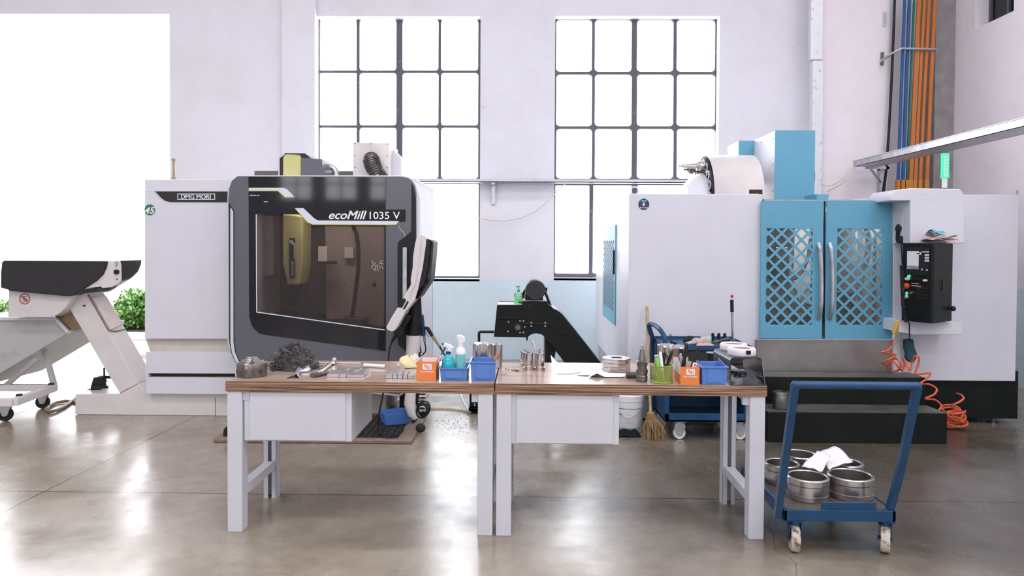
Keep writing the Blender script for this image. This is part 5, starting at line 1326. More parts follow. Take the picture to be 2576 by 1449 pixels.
# three-jaw chuck
p = B(621, 951); c = Vector((p.x, p.y + .075, Zb)); r_ = 37 / ppm(c); h = W(621, 919, c.y - r_).z - Zb
t = T('lathe_chuck', 'round steel three-jaw chuck at the left end of the left workbench', 'chuck', c)
bd = MB().lathe([(r_ * .97, 0), (r_, .004), (r_, h - .006), (r_ * .97, h)], c, 48).build('body', M['steeld'], t, ang=40)
mb = MB()
for a_ in (-145, -35): mb.cyl(c + Vector((r_ * .98 * math.cos(R(a_)), r_ * .98 * math.sin(R(a_)), h * .42)), c + Vector((r_ * 1.005 * math.cos(R(a_)), r_ * 1.005 * math.sin(R(a_)), h * .42)), .011, n=14)
mb.build('key_socket', M['soil'], bd)
for a_ in (-90, 30, 150):
    m_ = Matrix.Translation(c + Vector((0, 0, h))) @ Matrix.Rotation(R(a_), 4, 'Z')
    mb = MB().box(.018, -.013, -.012, r_ * .97, .013, .006, m_).box(.012, -.012, .006, .040, .012, .026, m_).box(.010, -.012, .026, .030, .012, .036, m_).box(.03, -.011, .006, r_ * .80, .011, .016, m_)
    mb.box(r_ * .94, -.009, -.022, r_ * 1.003, .009, .004, m_)
    mb.build('jaw', M['steel'], t, bev=.0015)
# heap of dark wool
random.seed(9)
p = B(722, 936); c = Vector((p.x, p.y + .12, Zb))
mb = MB()
def noise3(v): return math.sin(v.x * 31 + v.y * 17) * .5 + math.sin(v.y * 43 + v.z * 29 + 1) * .3 + math.sin(v.x * 71 + v.z * 57) * .2
n, m_ = 48, 24; vs = []; fs = []
for j in range(m_ + 1):
    for i in range(n):
        a_ = 6.283 * i / n; e = math.pi / 2 * j / m_
        d = Vector((math.cos(a_) * math.cos(e), math.sin(a_) * math.cos(e), math.sin(e)))
        rr = 1 + .14 * noise3(d * .25) + random.uniform(-.06, .06)
        sx = .125 + (.02 if d.x > 0 else 0)
        prof = (.55 + .45 * max(0, 1 - abs(d.x) ** 1.2))
        vs.append(c + Vector((d.x * sx * rr, d.y * .10 * rr, max(0, d.z * .125 * rr * prof))))
for j in range(m_):
    for i in range(n): fs.append((j * n + i, j * n + (i + 1) % n, (j + 1) * n + (i + 1) % n, (j + 1) * n + i))
mb.add(vs, fs)
wl = mb.build('wool_heap', M['swarf']); tag(wl, 'heap of tangled dark steel wool beside the three-jaw chuck', 'steel wool')
mbs = [MB(), MB()]
for k in range(700):
    a_ = random.random() * 6.283; e = random.random() ** .8 * 1.5
    d = Vector((math.cos(a_) * math.cos(e), math.sin(a_) * math.cos(e), math.sin(e)))
    prof = (.55 + .45 * max(0, 1 - abs(d.x) ** 1.2))
    q = c + Vector((d.x * .135, d.y * .105, max(.006, d.z * .125 * prof)))
    pts = []; v = Vector((random.gauss(0, 1), random.gauss(0, 1), random.gauss(0, .6))).normalized() * .009
    for s_ in range(7):
        v = (v + Vector((random.gauss(0, .006), random.gauss(0, .006), random.gauss(0, .005)))).normalized() * .009
        q = q + v; q.z = max(q.z, Zb + .002); pts.append(q.copy())
    mbs[0 if k % 6 else 1].tube(pts, random.uniform(.0012, .0026) * (1 if k % 6 else .6), 4, flat=.5)
f1 = mbs[0].build('strands', M['swarf'], wl); f1['kind'] = 'stuff'
f2 = mbs[1].build('pale_strands', M['swarfl'], wl); f2['kind'] = 'stuff'
# knife and bag
t = T('utility_knife', 'dark pointed blade lying at the bench edge by the plastic bag', 'knife', B(742, 950))
MB().add([B(722, 953, .002), B(748, 948, .002), B(758, 943, .002), B(740, 945, .002), B(722, 953, .006), B(748, 948, .008), B(758, 943, .008), B(740, 945, .006)], [(0, 1, 2, 3)[::-1], (4, 5, 6, 7), (0, 1, 5, 4), (1, 2, 6, 5), (2, 3, 7, 6), (3, 0, 4, 7)]).build('blade', M['steeld'], t, smooth=False)
def foil(pts, wpts, m, name, label, cat, hgt=.012, n=10):
    """soft strip between two edge curves"""
    A_ = spl([B(*q_) for q_ in pts], 5); C_ = spl([B(*q_) for q_ in wpts], 5)
    vs = []; fs = []; k = len(A_)
    for i, (a_, c_) in enumerate(zip(A_, C_)):
        for j in range(n + 1):
            u_ = j / n; v = a_.lerp(c_, u_); v.z = Zb + .003 + hgt * math.sin(u_ * math.pi) ** .7 * (1 + .4 * math.sin(i * 1.1 + u_ * 5)) + .002 * math.sin(i * 2.3 + j * 1.7); vs.append(v)
    for i in range(k - 1):
        for j in range(n): a0 = i * (n + 1) + j; fs.append((a0, a0 + 1, a0 + n + 2, a0 + n + 1))
    o_ = MB().add(vs, fs).build(name, m, solid=.002, ang=60); tag(o_, label, cat); return o_
foil([(739, 952), (744, 936), (768, 930), (785, 921), (792, 919)], [(753, 952), (756, 938), (778, 936), (787, 926), (790, 921)], mat('silver_foil', (.62, .66, .74), .22, metal=.6), 'silver_wrapper', 'crumpled silver wrapper beside the dark wool', 'wrapper', .02)
foil([(749, 933), (757, 926), (766, 920)], [(772, 931), (778, 924), (776, 920)], mat('blue_film', (.16, .24, .45), .2), 'blue_wrapper', 'small translucent blue wrapper leaning against the dark wool', 'wrapper', .024)
# ring and rods behind
random.seed(2)
t = T('steel_fitting', 'small shiny steel fitting on top of the wool heap end', 'fitting', B(771, 919, .01))
MB().cyl(B(766, 920, .030), B(776, 916, .028), .012, n=14).cyl(B(772, 922, .012), B(778, 919, .010), .014, n=14).build('body', M['steel'], t, bev=.002)
def rod(a, b, r_, m, name, label, cat, parts=()):
    return tag(MB().tube([a, b], r_, 10).build(name, m), label, cat)
a, b_ = B(786, 913), B(906, 915); s_ = T('steel_rule', 'long silver rule lying along the back edge of the left workbench', 'ruler', a)
MB().cbox((a + b_) / 2 + Vector((0, 0, .004)), (b_ - a).length, .03, .006).build('rule', M['silver'], s_, bev=.001)
a, b_ = B(871, 918), B(908, 917.5)
tag(MB().cbox((a + b_) / 2 + Vector((0, -.01, .004)), (b_ - a).length, .012, .006).build('short_rule', M['galv']), 'short thin steel strip just before the long silver rule', 'steel strip')
# socket wrench: bent handle with tube
t = T('wrench', 'bent chrome wrench handle lying between wool heap and steel blocks', 'wrench', B(815, 935))
MB().tube(spl([B(x, y, .014) for x, y in ((794, 946), (806, 940), (820, 930), (831, 921), (836, 915))], 4), .0105, 12).build('handle', mat('pale_chrome', (.75, .72, .72), .25, metal=.8), t)
MB().lathe([(.012, -.022), (.016, -.020), (.016, -.004), (.012, 0), (.016, .004), (.016, .020), (.012, .022)], B(840, 917, .02), 16, axis=(.1, .5, 1)).build('head', M['steel'], t)
MB().tube([B(785, 950.5, .013), B(806, 946, .012), B(827, 943, .012)], [.015, .014, .011], 14).build('sleeve', M['steeld'], t)
a, b_ = B(916, 923, .011), B(969, 926.5, .011)
t = T('white_rod', 'short white rod lying alone in the middle of the left workbench', 'rod', (a + b_) / 2 - Vector((0, 0, .011)))
MB().tube([a, b_], .0115, 16).build('rod', M['whitepl'], t); MB().tube([b_ , b_ + (b_ - a).normalized() * .002], .010, 14).build('rod_end', M['galv'], t)
# ground steel blocks
def block(x0, x1, yf, yb, h, lab, m='steelb', lean=0, grp='flat steel blocks on the left workbench'):
    a_, b2, c_, d_ = B(x0, yf), B(x1, yf), B(x1 + lean, yb), B(x0 + lean, yb)
    lo = [Vector((v.x, v.y, Zb + z)) for z in (h[0], h[1]) for v in (a_, b2, c_, d_)]
    o_ = MB().add(lo, [(0, 3, 2, 1), (4, 5, 6, 7), (0, 1, 5, 4), (1, 2, 6, 5), (2, 3, 7, 6), (3, 0, 4, 7)]).build('steel_block', M[m], bev=.0012)
    tag(o_, lab, 'steel block', grp); return o_
M['steelb'] = mat('ground_steel', (.58, .54, .55), .34, metal=.75, var=.12, vs=25)
bl = [(822, 853, 949, 937, (0, .016), 'flat block at the wrench end of the wide block group', 12), (854, 871, 950, 938, (0, .018), 'narrow upright block in the front of the wide block group', 8),
      (872, 913, 950, 942, (0, .013), 'long block at the front right of the wide block group', 8), (842, 868, 936.5, 931, (0, .012), 'flat block behind the wrench end block', 10),
      (878, 902, 937, 931, (0, .016), 'middle block in the rear row of the wide group', 9), (903, 920, 936, 930.5, (0, .013), 'rearmost thin block of the wide block group', 9),
      (884, 916, 941.6, 937.4, (0, .010), 'thin plate between the front and rear blocks', 7), (918, 928, 943.5, 940, (0, .012), 'little dark end block at the right of the wide group', 4)]
for x0, x1, yf, yb, h, lab, ln in bl: block(x0, x1, yf, yb, h, lab, lean=ln)
bl = [(971, 987, 952.5, 941, (0, .013), 'lower left block of the small stepped stack'), (971, 987, 952.3, 941, (.0135, .024), 'upper left block of the small stepped stack'), (988, 998.5, 952.5, 942, (0, .015), 'second lower block of the small stepped stack'),
      (988, 998.5, 952.3, 942, (.0155, .0255), 'second upper block of the small stepped stack'), (999.5, 1012.5, 952.5, 942, (0, .014), 'middle lower block of the small stepped stack'), (999.5, 1013, 952.3, 936, (.0145, .035), 'tallest middle block of the small stepped stack'),
      (1014, 1024.5, 952.5, 942, (0, .026), 'engraved block right of the middle in the stepped stack'), (1026, 1040, 952.5, 941, (0, .010), 'lower right block of the small stepped stack'), (1026, 1040, 952.4, 940, (.0105, .022), 'upper right block of the small stepped stack')]
for x0, x1, yf, yb, h, lab in bl: block(x0, x1, yf, yb, h, lab, lean=5, grp='stepped stack of small steel blocks')
# yellow cloth
random.seed(12)
p = B(1027, 928)
def yc(u_, v):
    a_ = u_ * 6.283; e = v * 1.5
    rr = 1 + .16 * math.sin(a_ * 3 + v * 5) + .1 * math.sin(a_ * 7 + 1)
    return Vector((p.x + .075 * rr * math.cos(a_) * math.cos(e * .96), p.y + .07 + .05 * rr * math.sin(a_) * math.cos(e * .96), Zb + .004 + .062 * math.sin(e) ** .8 * (1 + .15 * math.sin(a_ * 4))))
mb = MB(); n, m_ = 40, 14; vs = [yc(i / n, j / m_) for j in range(m_ + 1) for i in range(n)]
fs = [(j * n + i, j * n + (i + 1) % n, (j + 1) * n + (i + 1) % n, (j + 1) * n + i) for j in range(m_) for i in range(n)]
o_ = mb.add(vs, fs).build('cleaning_cloth', M['creamcl'], ang=80, sub=1); tag(o_, 'crumpled pale yellow cleaning cloth behind the first orange box', 'cloth')
# open boxes
def open_box(t, name, x0, x1, yf, yfb, ztop_f, m, wall=.002, lip=0, back=None, depth=.2, taper=0, parent=None):
    """open topped tray given by the front face in pixels; depth in metres"""
    a_, b2 = B(x0, yf), B(x1, yf); z1 = ztop_f
    w_ = b2.x - a_.x; y0 = a_.y; o_ = MB()
    X0_, X1_, Y0_, Y1_ = a_.x, b2.x, y0, y0 + depth
    e = taper
    def quadbox(p0, p1, p2, p3, q0, q1, q2, q3): o_.add([p0, p1, p2, p3, q0, q1, q2, q3], [(0, 3, 2, 1), (4, 5, 6, 7), (0, 1, 5, 4), (1, 2, 6, 5), (2, 3, 7, 6), (3, 0, 4, 7)])
    zb2 = z1 if back is None else back
    V = Vector
    o0 = [V((X0_ + e, Y0_ + e, Zb)), V((X1_ - e, Y0_ + e, Zb)), V((X1_ - e, Y1_ - e, Zb)), V((X0_ + e, Y1_ - e, Zb))]
    o1 = [V((X0_, Y0_, z1)), V((X1_, Y0_, z1)), V((X1_, Y1_, zb2)), V((X0_, Y1_, zb2))]
    k = wall
    i1 = [V((X0_ + k, Y0_ + k, z1)), V((X1_ - k, Y0_ + k, z1)), V((X1_ - k, Y1_ - k, zb2)), V((X0_ + k, Y1_ - k, zb2))]
    i0 = [V((X0_ + e + k, Y0_ + e + k, Zb + k)), V((X1_ - e - k, Y0_ + e + k, Zb + k)), V((X1_ - e - k, Y1_ - e - k, Zb + k)), V((X0_ + e + k, Y1_ - e - k, Zb + k))]
    f = [(0, 3, 2, 1)] + [(i, (i + 1) % 4, 4 + (i + 1) % 4, 4 + i) for i in range(4)] + [(4 + i, 4 + (i + 1) % 4, 8 + (i + 1) % 4, 8 + i) for i in range(4)] + [(8 + i, 8 + (i + 1) % 4, 12 + (i + 1) % 4, 12 + i) for i in range(4)] + [(12, 13, 14, 15)]
    o_.add(o0 + o1 + i1 + i0, f)
    if lip:
        for (x_0, y_0, x_1, y_1, zz0, zz1) in ((X0_ - lip, Y0_ - lip, X1_ + lip, Y0_ + .003, z1, z1), (X0_ - lip, Y1_ - .003, X1_ + lip, Y1_ + lip, zb2, zb2)):
            o_.box(x_0, y_0, zz0 - .008, x_1, y_1, zz0)
        if abs(zb2 - z1) < .001:
            for x_0, x_1 in ((X0_ - lip, X0_ + .003), (X1_ - .003, X1_ + lip)): o_.box(x_0, Y0_, z1 - .008, x_1, Y1_, z1)
    return o_.build(name, m, t if parent is None else parent, smooth=False, bev=.0015 if lip else 0), (X0_, X1_, Y0_, Y1_)
def aw_box(x0, x1, yf, ytop, label, depth, back):
    a_ = B(x0, yf); z1 = W(x0, ytop, a_.y).z
    t = T('tool_box', label, 'box', a_)
    o_, (X0_, X1_, Y0_, Y1_) = open_box(t, 'tray', x0, x1, yf, 0, z1, M['orange'], back=None, depth=depth)
    # white inner faces and the raised back and side flaps
    MB().box(X0_ + .003, Y1_ - .004, Zb + .003, X1_ - .003, Y1_ - .0025, back).box(X0_ + .0025, Y0_ + .003, z1 - .03, X0_ + .0035, Y1_ - .003, z1 + .0).build('lining', M['card'], t, smooth=False)
    pz = lambda x, y: W(x, y, Y0_)
    w_ = x1 - x0; hh = yf - ytop
    n0, n1 = x0 + w_ * .31, x0 + w_ * .77; m0, m1 = yf - hh * .88, yf - hh * .57
    q = rect(n0, m0, n1, m1, Y0_)
    lb = MB().ext(rrect(q[0], q[1], q[2], q[3], r=.004), Y0_ - .0012, Y0_).build('logo_patch', M['wlet'], t, smooth=False)
    mb = MB(); lx = lambda u_: q[0] + (q[2] - q[0]) * u_; lz = lambda v: q[1] + (q[3] - q[1]) * v
    s_ = .0022
    for (u0, v0, u1, v1) in ((.14, .15, .30, .85), (.16, .85, .42, .85), (.30, .85, .50, .15), (.17, .48, .36, .48), (.36, .85, .56, .15), (.56, .15, .66, .85), (.50, .85, .68, .15), (.68, .15, .86, .85), (.86, .15, .86, .85)):
        mb.tube([(lx(u0), Y0_ - .0018, lz(v0)), (lx(u1), Y0_ - .0018, lz(v1))], .0009, 4)
    mb.build('logo', M['redring'], lb, smooth=False)
    q2 = rect(x0 + w_ * .15, yf - hh * .50, x0 + w_ * .88, yf - hh * .42, Y0_)
    text('TOOL ACCESSORIES', 'lettering', M['wlet'], t, (q2[0], Y0_, q2[1]), (1, 0, 0), (0, 0, 1), q2[2] - q2[0], q2[3] - q2[1], (0, -1, 0), bold=.02)
    return t, (X0_, X1_, Y0_, Y1_, z1)
tb, e = aw_box(1048, 1097, 956.5, 909.5, 'first orange card box, left of the spray bottles', .17, W(1060, 895, B(1060, 956).y + .17).z)
mb = MB()
cardz = W(1060, 894, e[3]).z
MB().box(e[0] + .012, e[3] - .03, Zb + .01, e[1] - .005, e[3] - .027, cardz).build('back_flap', M['paper'], tb, smooth=False)
MB().box(e[0] + .012, e[3] - .031, cardz - .004, e[1] - .005, e[3] - .026, cardz).build('flap_edge', M['orange'], tb, smooth=False)
for sx, s_ in ((e[0], -1), (e[1], 1)):
    vs = []; fs = []
    for i in range(9):
        u_ = i / 8; y = e[2] + (e[3] - e[2]) * u_
        vs += [Vector((sx, y, e[4] - .02)), Vector((sx + s_ * (.008 + .008 * math.sin(u_ * 3)), y, e[4] - .01)), Vector((sx + s_ * (.016 + .01 * math.sin(u_ * 3)), y, e[4] + .012 + .02 * math.sin(u_ * 3.14)))]
    for i in range(8):
        for j in range(2): fs.append((i * 3 + j, i * 3 + j + 1, i * 3 + j + 4, i * 3 + j + 3))
    MB().add(vs, fs).build('side_flap', M['card'], tb, solid=.001)
def bin_box(x0, x1, yf, ytop, label, depth, back=None, m='bin', group=None):
    a_ = B(x0, yf); z1 = W(x0, ytop, a_.y).z
    t = T('storage_bin', label, 'storage bin', a_, group=group)
    o_, e = open_box(t, 'bin', x0, x1, yf, 0, z1, M[m], wall=.003, lip=.006, back=back, depth=depth, taper=.005)
    w_ = e[1] - e[0]
    MB().box(e[0] + .03, e[2] - .001, Zb + .012, e[1] - .03, e[2] + .004, z1 - .014).build('front_panel', M[m], t, bev=.002)
    return t, (*e, z1)
tq, e1 = bin_box(1106, 1176, 957.5, 925, 'blue plastic bin holding the two spray bottles', .20)
tq, e2 = bin_box(1183, 1247, 958, 910, 'blue plastic bin with a wooden handle in it, before the steel cylinders', .17)
# spray bottles stand in the bin
def lat(t, name, prof, c, m, n=28): return MB().lathe(prof, c, n).build(name, m, t, ang=50)
c = Vector((W(1128, 925, e1[2] + .06).x, e1[2] + .06, Zb + .004)); k = 1 / ppm(c)
zz = lambda y: W(1128, y, c.y).z - c.z
t = T('spray_bottle', 'turquoise spray bottle with dark blue trigger in the blue bin', 'spray bottle', c)
MB().lathe([(17 * k * .9, 0), (17 * k, .01), (17 * k, zz(915)), (15 * k, zz(905)), (9 * k, zz(894)), (6 * k, zz(890))], c, 40).build('bottle', M['tealliq'], t, ang=60)
MB().lathe([(6.2 * k, zz(892)), (6.4 * k, zz(884)), (5.6 * k, zz(883))], c, 24).build('collar', M['darkblue'], t)
q = c.copy()
yy = c.y
MB().px([(1126.5, 885), (1137, 885), (1135, 880), (1141, 875), (1133, 868), (1121, 864), (1115, 864), (1115, 871), (1121, 874), (1126, 876)], yy - .012, .024).build('spray_head', M['whitepl'], t, bev=.004)
MB().px([(1111, 866), (1112, 862), (1119, 864), (1119, 870), (1112, 868)], yy - .010, .020).px([(1118, 872), (1122, 874), (1117, 885), (1110, 894), (1108, 892), (1114, 882)], yy - .007, .014).build('trigger', M['darkblue'], t, bev=.002)
c = Vector((W(1159, 925, e1[2] + .085).x, e1[2] + .085, Zb + .004)); k = 1 / ppm(c)
zz = lambda y: W(1159, y, c.y).z - c.z
t = T('spray_bottle', 'white spray bottle with teal label in the blue bin', 'spray bottle', c)
bt = MB().lathe([(13.5 * k, 0), (14 * k, .006), (14 * k, zz(886)), (12 * k, zz(879)), (7.5 * k, zz(874)), (6.5 * k, zz(871))], c, 40).build('bottle', M['whitepl'], t, ang=60)
mb = MB(); vs = []; fs = []
for i in range(17):
    a_ = R(-90 - 62 + 124 * i / 16)
    for z in (zz(948), zz(889.5)): vs.append(c + Vector((14.15 * k * math.cos(a_), 14.15 * k * math.sin(a_), z)))
for i in range(16): fs.append((i * 2, i * 2 + 2, i * 2 + 3, i * 2 + 1))
MB().add(vs, fs).build('label_wrap', M['labelteal'], bt)
MB().lathe([(6.8 * k, zz(872)), (6.8 * k, zz(862)), (6 * k, zz(861))], c, 24).build('collar', M['whitepl'], t)
MB().px([(1153, 863), (1166, 863), (1170, 860), (1170, 854), (1166, 847), (1160, 844), (1149, 844), (1149, 852), (1153, 854), (1150, 860)], c.y - .016, .032).build('spray_head', M['whitepl'], t, bev=.006)
# brush handle in the second bin
a, b_ = Vector((W(1230, 925, e2[2] + .08).x, e2[2] + .06, Zb + .02)), W(1256, 887, e2[2] + .13)
t = T('brush', 'brush with a wooden handle leaning in the blue bin', 'brush', a)
m_ = (a + b_) / 2
MB().tube([a, a.lerp(b_, .5), a.lerp(b_, .65), a.lerp(b_, .85), b_], [.009, .010, .016, .016, .007], 14, flat=.45).build('handle', M['wood'], t)
MB().tube([a + Vector((-.02, 0, .03)), a.lerp(b_, .3) + Vector((-.014, 0, .015))], .003, 6).build('wire', M['steel'], t)
# tall polished cylinders
def cylinder(px, rpx, ybot, ytop, label, name='steel_cylinder', m='steel', grp=None, hole=0, cat='steel cylinder', zbase=None, yoff=0):
    zbz = Zb if zbase is None else zbase
    f_ = G(px, ybot, zbz); r_ = rpx / 1860 * f_.y * 1.03; c = Vector((f_.x * (f_.y + r_) / f_.y, f_.y + r_, zbz)); h = W(px, ytop, c.y).z - zbz
    t = T(name, label, cat, c, group=grp)
    if hole:
        prof = [(hole * r_, .002), (r_ - .002, .0), (r_, .003), (r_, h - .004), (r_ - .004, h), (hole * r_ + .003, h), (hole * r_, h - .003), (hole * r_, .002)]
        MB().lathe(prof, c, 48, cap=False).build('body', M[m], t, ang=30)
    else:
        MB().lathe([(r_ - .002, 0), (r_, .002), (r_, h - .006), (r_ - .006, h)], c, 48).build('body', M[m], t, ang=30)
    return t, c, r_, h
t, c, r_, h = cylinder(1214, 24.5, 944, 863, 'large polished steel cylinder behind the bin with the wooden handle', grp='two tall cylinders behind the blue bin')
MB().lathe([(.008, h), (.008, h + .0008)], c, 16).build('centre_hole', M['soil'], t)
t, c, r_, h = cylinder(1249, 14.5, 927, 864, 'narrower steel cylinder standing right behind the wooden handle', grp='two tall cylinders behind the blue bin')
mb = MB(); mb.cyl(c + Vector((0, 0, h)), c + Vector((0, 0, h + .001)), .006, n=12).build('centre_hole', M['soil'], t)
# small hollow spacers on bases
k_ = 0
sp_pts = [(1329.5, 932, 11.5, 13.5, 886.5, 'front spacer left of the silver leaf'), (1358, 932.5, 11.5, 13.5, 887, 'front spacer right of the silver leaf'), (1322, 921, 10.2, 12, 884, 'middle spacer left of the silver leaf'), (1357, 922, 10, 12, 884, 'middle spacer right of the silver leaf'),
          (1320, 914, 9.6, 11, 881, 'rear spacer left of the silver leaf'), (1358, 914, 9.6, 11, 880.5, 'rear spacer right of the silver leaf')]
for px_, yb_2, rr, rb, yt, lab in sp_pts:
    f_ = B(px_, yb_2); rbm = rb / 1860 * f_.y; rm_ = rr / 1860 * f_.y; c = Vector((f_.x, f_.y + rbm, Zb)); h = W(px_, yt, c.y).z - Zb
    t = T('steel_spacer', lab, 'spacer', c, group='six polished spacers round the silver leaf')
    MB().lathe([(rbm, 0), (rbm, .016), (rbm * .8, .018), (rbm * .72, .026)], c, 32).build('foot', M['steel2'], t, ang=30)
    MB().lathe([(rm_ * .97, .024), (rm_, .028), (rm_, h - .003), (rm_ - .003, h), (rm_ * .5, h), (rm_ * .5, h - .02)], c, 32).build('sleeve', M['steel'], t, ang=30)
# curved silver leaf
mb = MB(); yy = B(1343, 926).y
vs = []; fs = []
prof = [(1344.5, 925, 5), (1343.5, 915, 6), (1346, 900, 5), (1347, 880, 5), (1343, 866, 9), (1336, 852, 3)]
for i, (x, y, wd) in enumerate(prof):
    for s_ in range(5):
        u_ = s_ / 4 - .5; v = W(x + wd * u_, y, yy + .02 * math.cos(i) * 0 + .012 * (4 * u_ * u_) + i * .004); vs.append(v)
for i in range(len(prof) - 1):
    for j in range(4): fs.append((i * 5 + j, i * 5 + j + 1, i * 5 + j + 6, i * 5 + j + 5))
o_ = mb.add(vs, fs).build('silver_leaf', mat('bright_silver', (.8, .78, .82), .2, metal=.7), solid=.002, sub=2, ang=80)
tag(o_, 'curved silver strip standing upright between the steel spacers', 'metal strip')
# small bits
t = T('small_pin', 'small dark pin with a light tip lying before the spacers', 'pin', B(1302, 933))
MB().tube([B(1286, 931.5, .003), B(1296, 932.5, .003)], .003, 6).tube([B(1296, 933, .004), B(1304, 934, .004)], .0055, 8).tube([B(1304, 934, .003), B(1322, 934.5, .003)], .0015, 6).build('pin', M['steeld'], t)
for (x, y, lab) in ((1272, 929, 'tiny dark nut, the one farther from the pin'), (1278.5, 931, 'tiny dark nut, the one nearer the pin')):
    tag(MB().cyl(B(x, y), B(x, y, .006), .004, n=6).build('nut', M['steeld']), lab, 'nut', 'two tiny nuts near the blue bin')
tag(MB().tube([B(1262, 943, .0015), B(1272, 942, .0015), B(1274, 941.5, .0015)], .0012, 5).build('thin_wire', M['brownh']), 'thin brown wire offcut near the bench seam', 'wire')
for i, (x, y) in enumerate(((1384, 920), (1394, 920), (1424, 920), (1450, 920.5))):
    pass
# papers
def sheet(c4, label, curl=None, thick=.0008):
    """c4: four pixel corners on the bench, front-left, front-right, rear-right, rear-left"""
    n = 12; vs = []; fs = []
    P_ = [B(*q_) for q_ in c4]
    for j in range(n + 1):
        for i in range(n + 1):
            u_, v = i / n, j / n
            p_ = P_[0].lerp(P_[1], u_).lerp(P_[3].lerp(P_[2], u_), v); p_.z = Zb + .0015 + (curl(u_, v) if curl else 0); vs.append(p_)
    for j in range(n):
        for i in range(n): a0 = j * (n + 1) + i; fs.append((a0, a0 + 1, a0 + n + 2, a0 + n + 1))
    o_ = MB().add(vs, fs).build('paper_sheet', M['paper'], solid=thick, ang=80); tag(o_, label, 'paper'); return o_
sheet([(1392, 941), (1440, 941), (1530, 924), (1385, 924)], 'white sheet with a raised corner beside the spacers', lambda u_, v: .075 * max(0, (1 - u_ * 3)) ** 2 * (v * .9 + .1) )
sheet([(1450, 945), (1535, 948), (1545, 930), (1480, 925)], 'blank white sheet spread out left of the curled sheet', lambda u_, v: .003 * math.sin(u_ * 5))
sheet([(1478, 951), (1572, 950), (1575, 942), (1500, 938)], 'curled white paper sheet before the stacked steel rings', lambda u_, v: .004 + .02 * math.exp(-((u_ - .25) / .12) ** 2) * (1 - v))
# three stacked rings
f_ = B(1553, 938); r_ = 35 / 1860 * f_.y * 1.03; c = Vector((f_.x + .003, f_.y + r_, Zb)); hz = (W(1553, 899.5, c.y).z - Zb) / 3
for i, (lab, s_) in enumerate((('bottom ring of the stack of three on the right workbench', 1.0), ('middle ring of the stack of three on the right workbench', .985), ('top ring of the stack of three, with a square slot', 1.0))):
    cc = c + Vector((.001 * i, 0, hz * i + .0003 * i)); rr = r_ * s_
    t = T('steel_ring', lab, 'steel ring', cc, group='stack of three steel rings')
    MB().lathe([(rr * .42, .001), (rr - .001, .001), (rr, .003), (rr, hz - .002), (rr - .002, hz), (rr * .42, hz), (rr * .42, .001)], cc, 56, cap=False).build('ring', M['steel2'], t, ang=30)
    if i == 2: MB().cbox(cc + Vector((rr * .64, -rr * .775, hz * .35)), .012, .01, .007, rz=R(40)).build('slot', M['soil'], t, smooth=False)
# upright milling tool holder
f_ = B(1617, 962); c = Vector((f_.x, f_.y + .035, Zb)); k = c.y / 1860
zz = lambda y: W(1617, y, c.y).z - Zb
t = T('tool_holder', 'upright tapered steel tool holder next to the dark tube', 'tool holder', c)
MB().lathe([(13 * k, 0), (14.2 * k, .003), (14.2 * k, zz(945)), (13 * k, zz(943)), (13.5 * k, zz(942))], c, 32).build('collet_nut', M['steeld'], t, ang=30)
MB().lathe([(13.5 * k, zz(942.2)), (14.5 * k, zz(938)), (15 * k, zz(929)), (12 * k, zz(927)), (12 * k, zz(919)), (15 * k, zz(917)), (15 * k, zz(914)), (11.5 * k, zz(913)), (11.5 * k, zz(911)), (15 * k, zz(909)), (14 * k, zz(908)), (9.5 * k, zz(907)), (8.6 * k, zz(900)), (5 * k, zz(879)), (4.5 * k, zz(878))], c, 32).build('taper', M['steeld'], t, ang=30)
MB().lathe([(3 * k, zz(879)), (3 * k, zz(873)), (4.6 * k, zz(870.5)), (4.6 * k, zz(868.5)), (3 * k, zz(868))], c, 20).build('pull_stud', M['steel2'], t, ang=30)
a, b_ = B(1575, 951, .018), B(1604, 952, .018)
t = T('dark_tube', 'short dark brown tube lying against the upright tool holder', 'tube', (a + b_) / 2 - Vector((0, 0, .018)))
d = (b_ - a).normalized()
MB().lathe([(.011, .004), (.014, 0), (.018, .003), (.018, (b_ - a).length)], a, 24, axis=d).build('tube', mat('brown_black_tube', (.06, .04, .03), .35, var=.4), t)
a, b_ = B(1638, 951, .016), B(1652, 948, .016)
t = T('white_tube', 'white tube lying between tool holder and green mesh cup', 'tube', (a + b_) / 2 - Vector((0, 0, .016)))
MB().tube([a, b_], .016, 18).build('tube', M['whitepl'], t)
# green mesh cup with tools
a_, b2 = B(1645, 966), B(1699, 968); y0 = a_.y; w_ = b2.x - a_.x
zc1 = W(1660, 923, y0).z
t = T('mesh_cup', 'lime green wire mesh pen cup on the right workbench', 'pen cup', (a_.x + w_ / 2, y0 + .06, Zb))
def stad(z, e=0, n=12, dp=.115):
    pts = []; r_ = w_ / 2 + e
    cx_ = a_.x + w_ / 2
    for k in range(n + 1):
        a__ = math.pi + math.pi * k / n; pts.append(Vector((cx_ + r_ * math.cos(a__), y0 + w_ / 2 + r_ * math.sin(a__) * 1, z)))
    pts += [Vector((cx_ + r_, y0 + dp + e, z)), Vector((cx_ - r_, y0 + dp + e, z))]
    return pts
lo, hi = stad(Zb + .004), stad(zc1)
mb = MB(); mb.tube(lo, .0045, 6, closed=True); mb.tube(hi, .0035, 6, closed=True); mb.build('rim', M['lime'], t)
def dens(path, step):
    out = []
    for i in range(len(path)):
        p_, q_ = path[i], path[(i + 1) % len(path)]; L_ = (q_ - p_).length; n = max(1, int(L_ / step))
        for k in range(n): out.append(p_.lerp(q_, k / n))
    return out
dl, dh = dens(lo, .0034), dens(hi, .0034); mb = MB(); N = len(dl)
vs = []; fs = []
wv = .0007
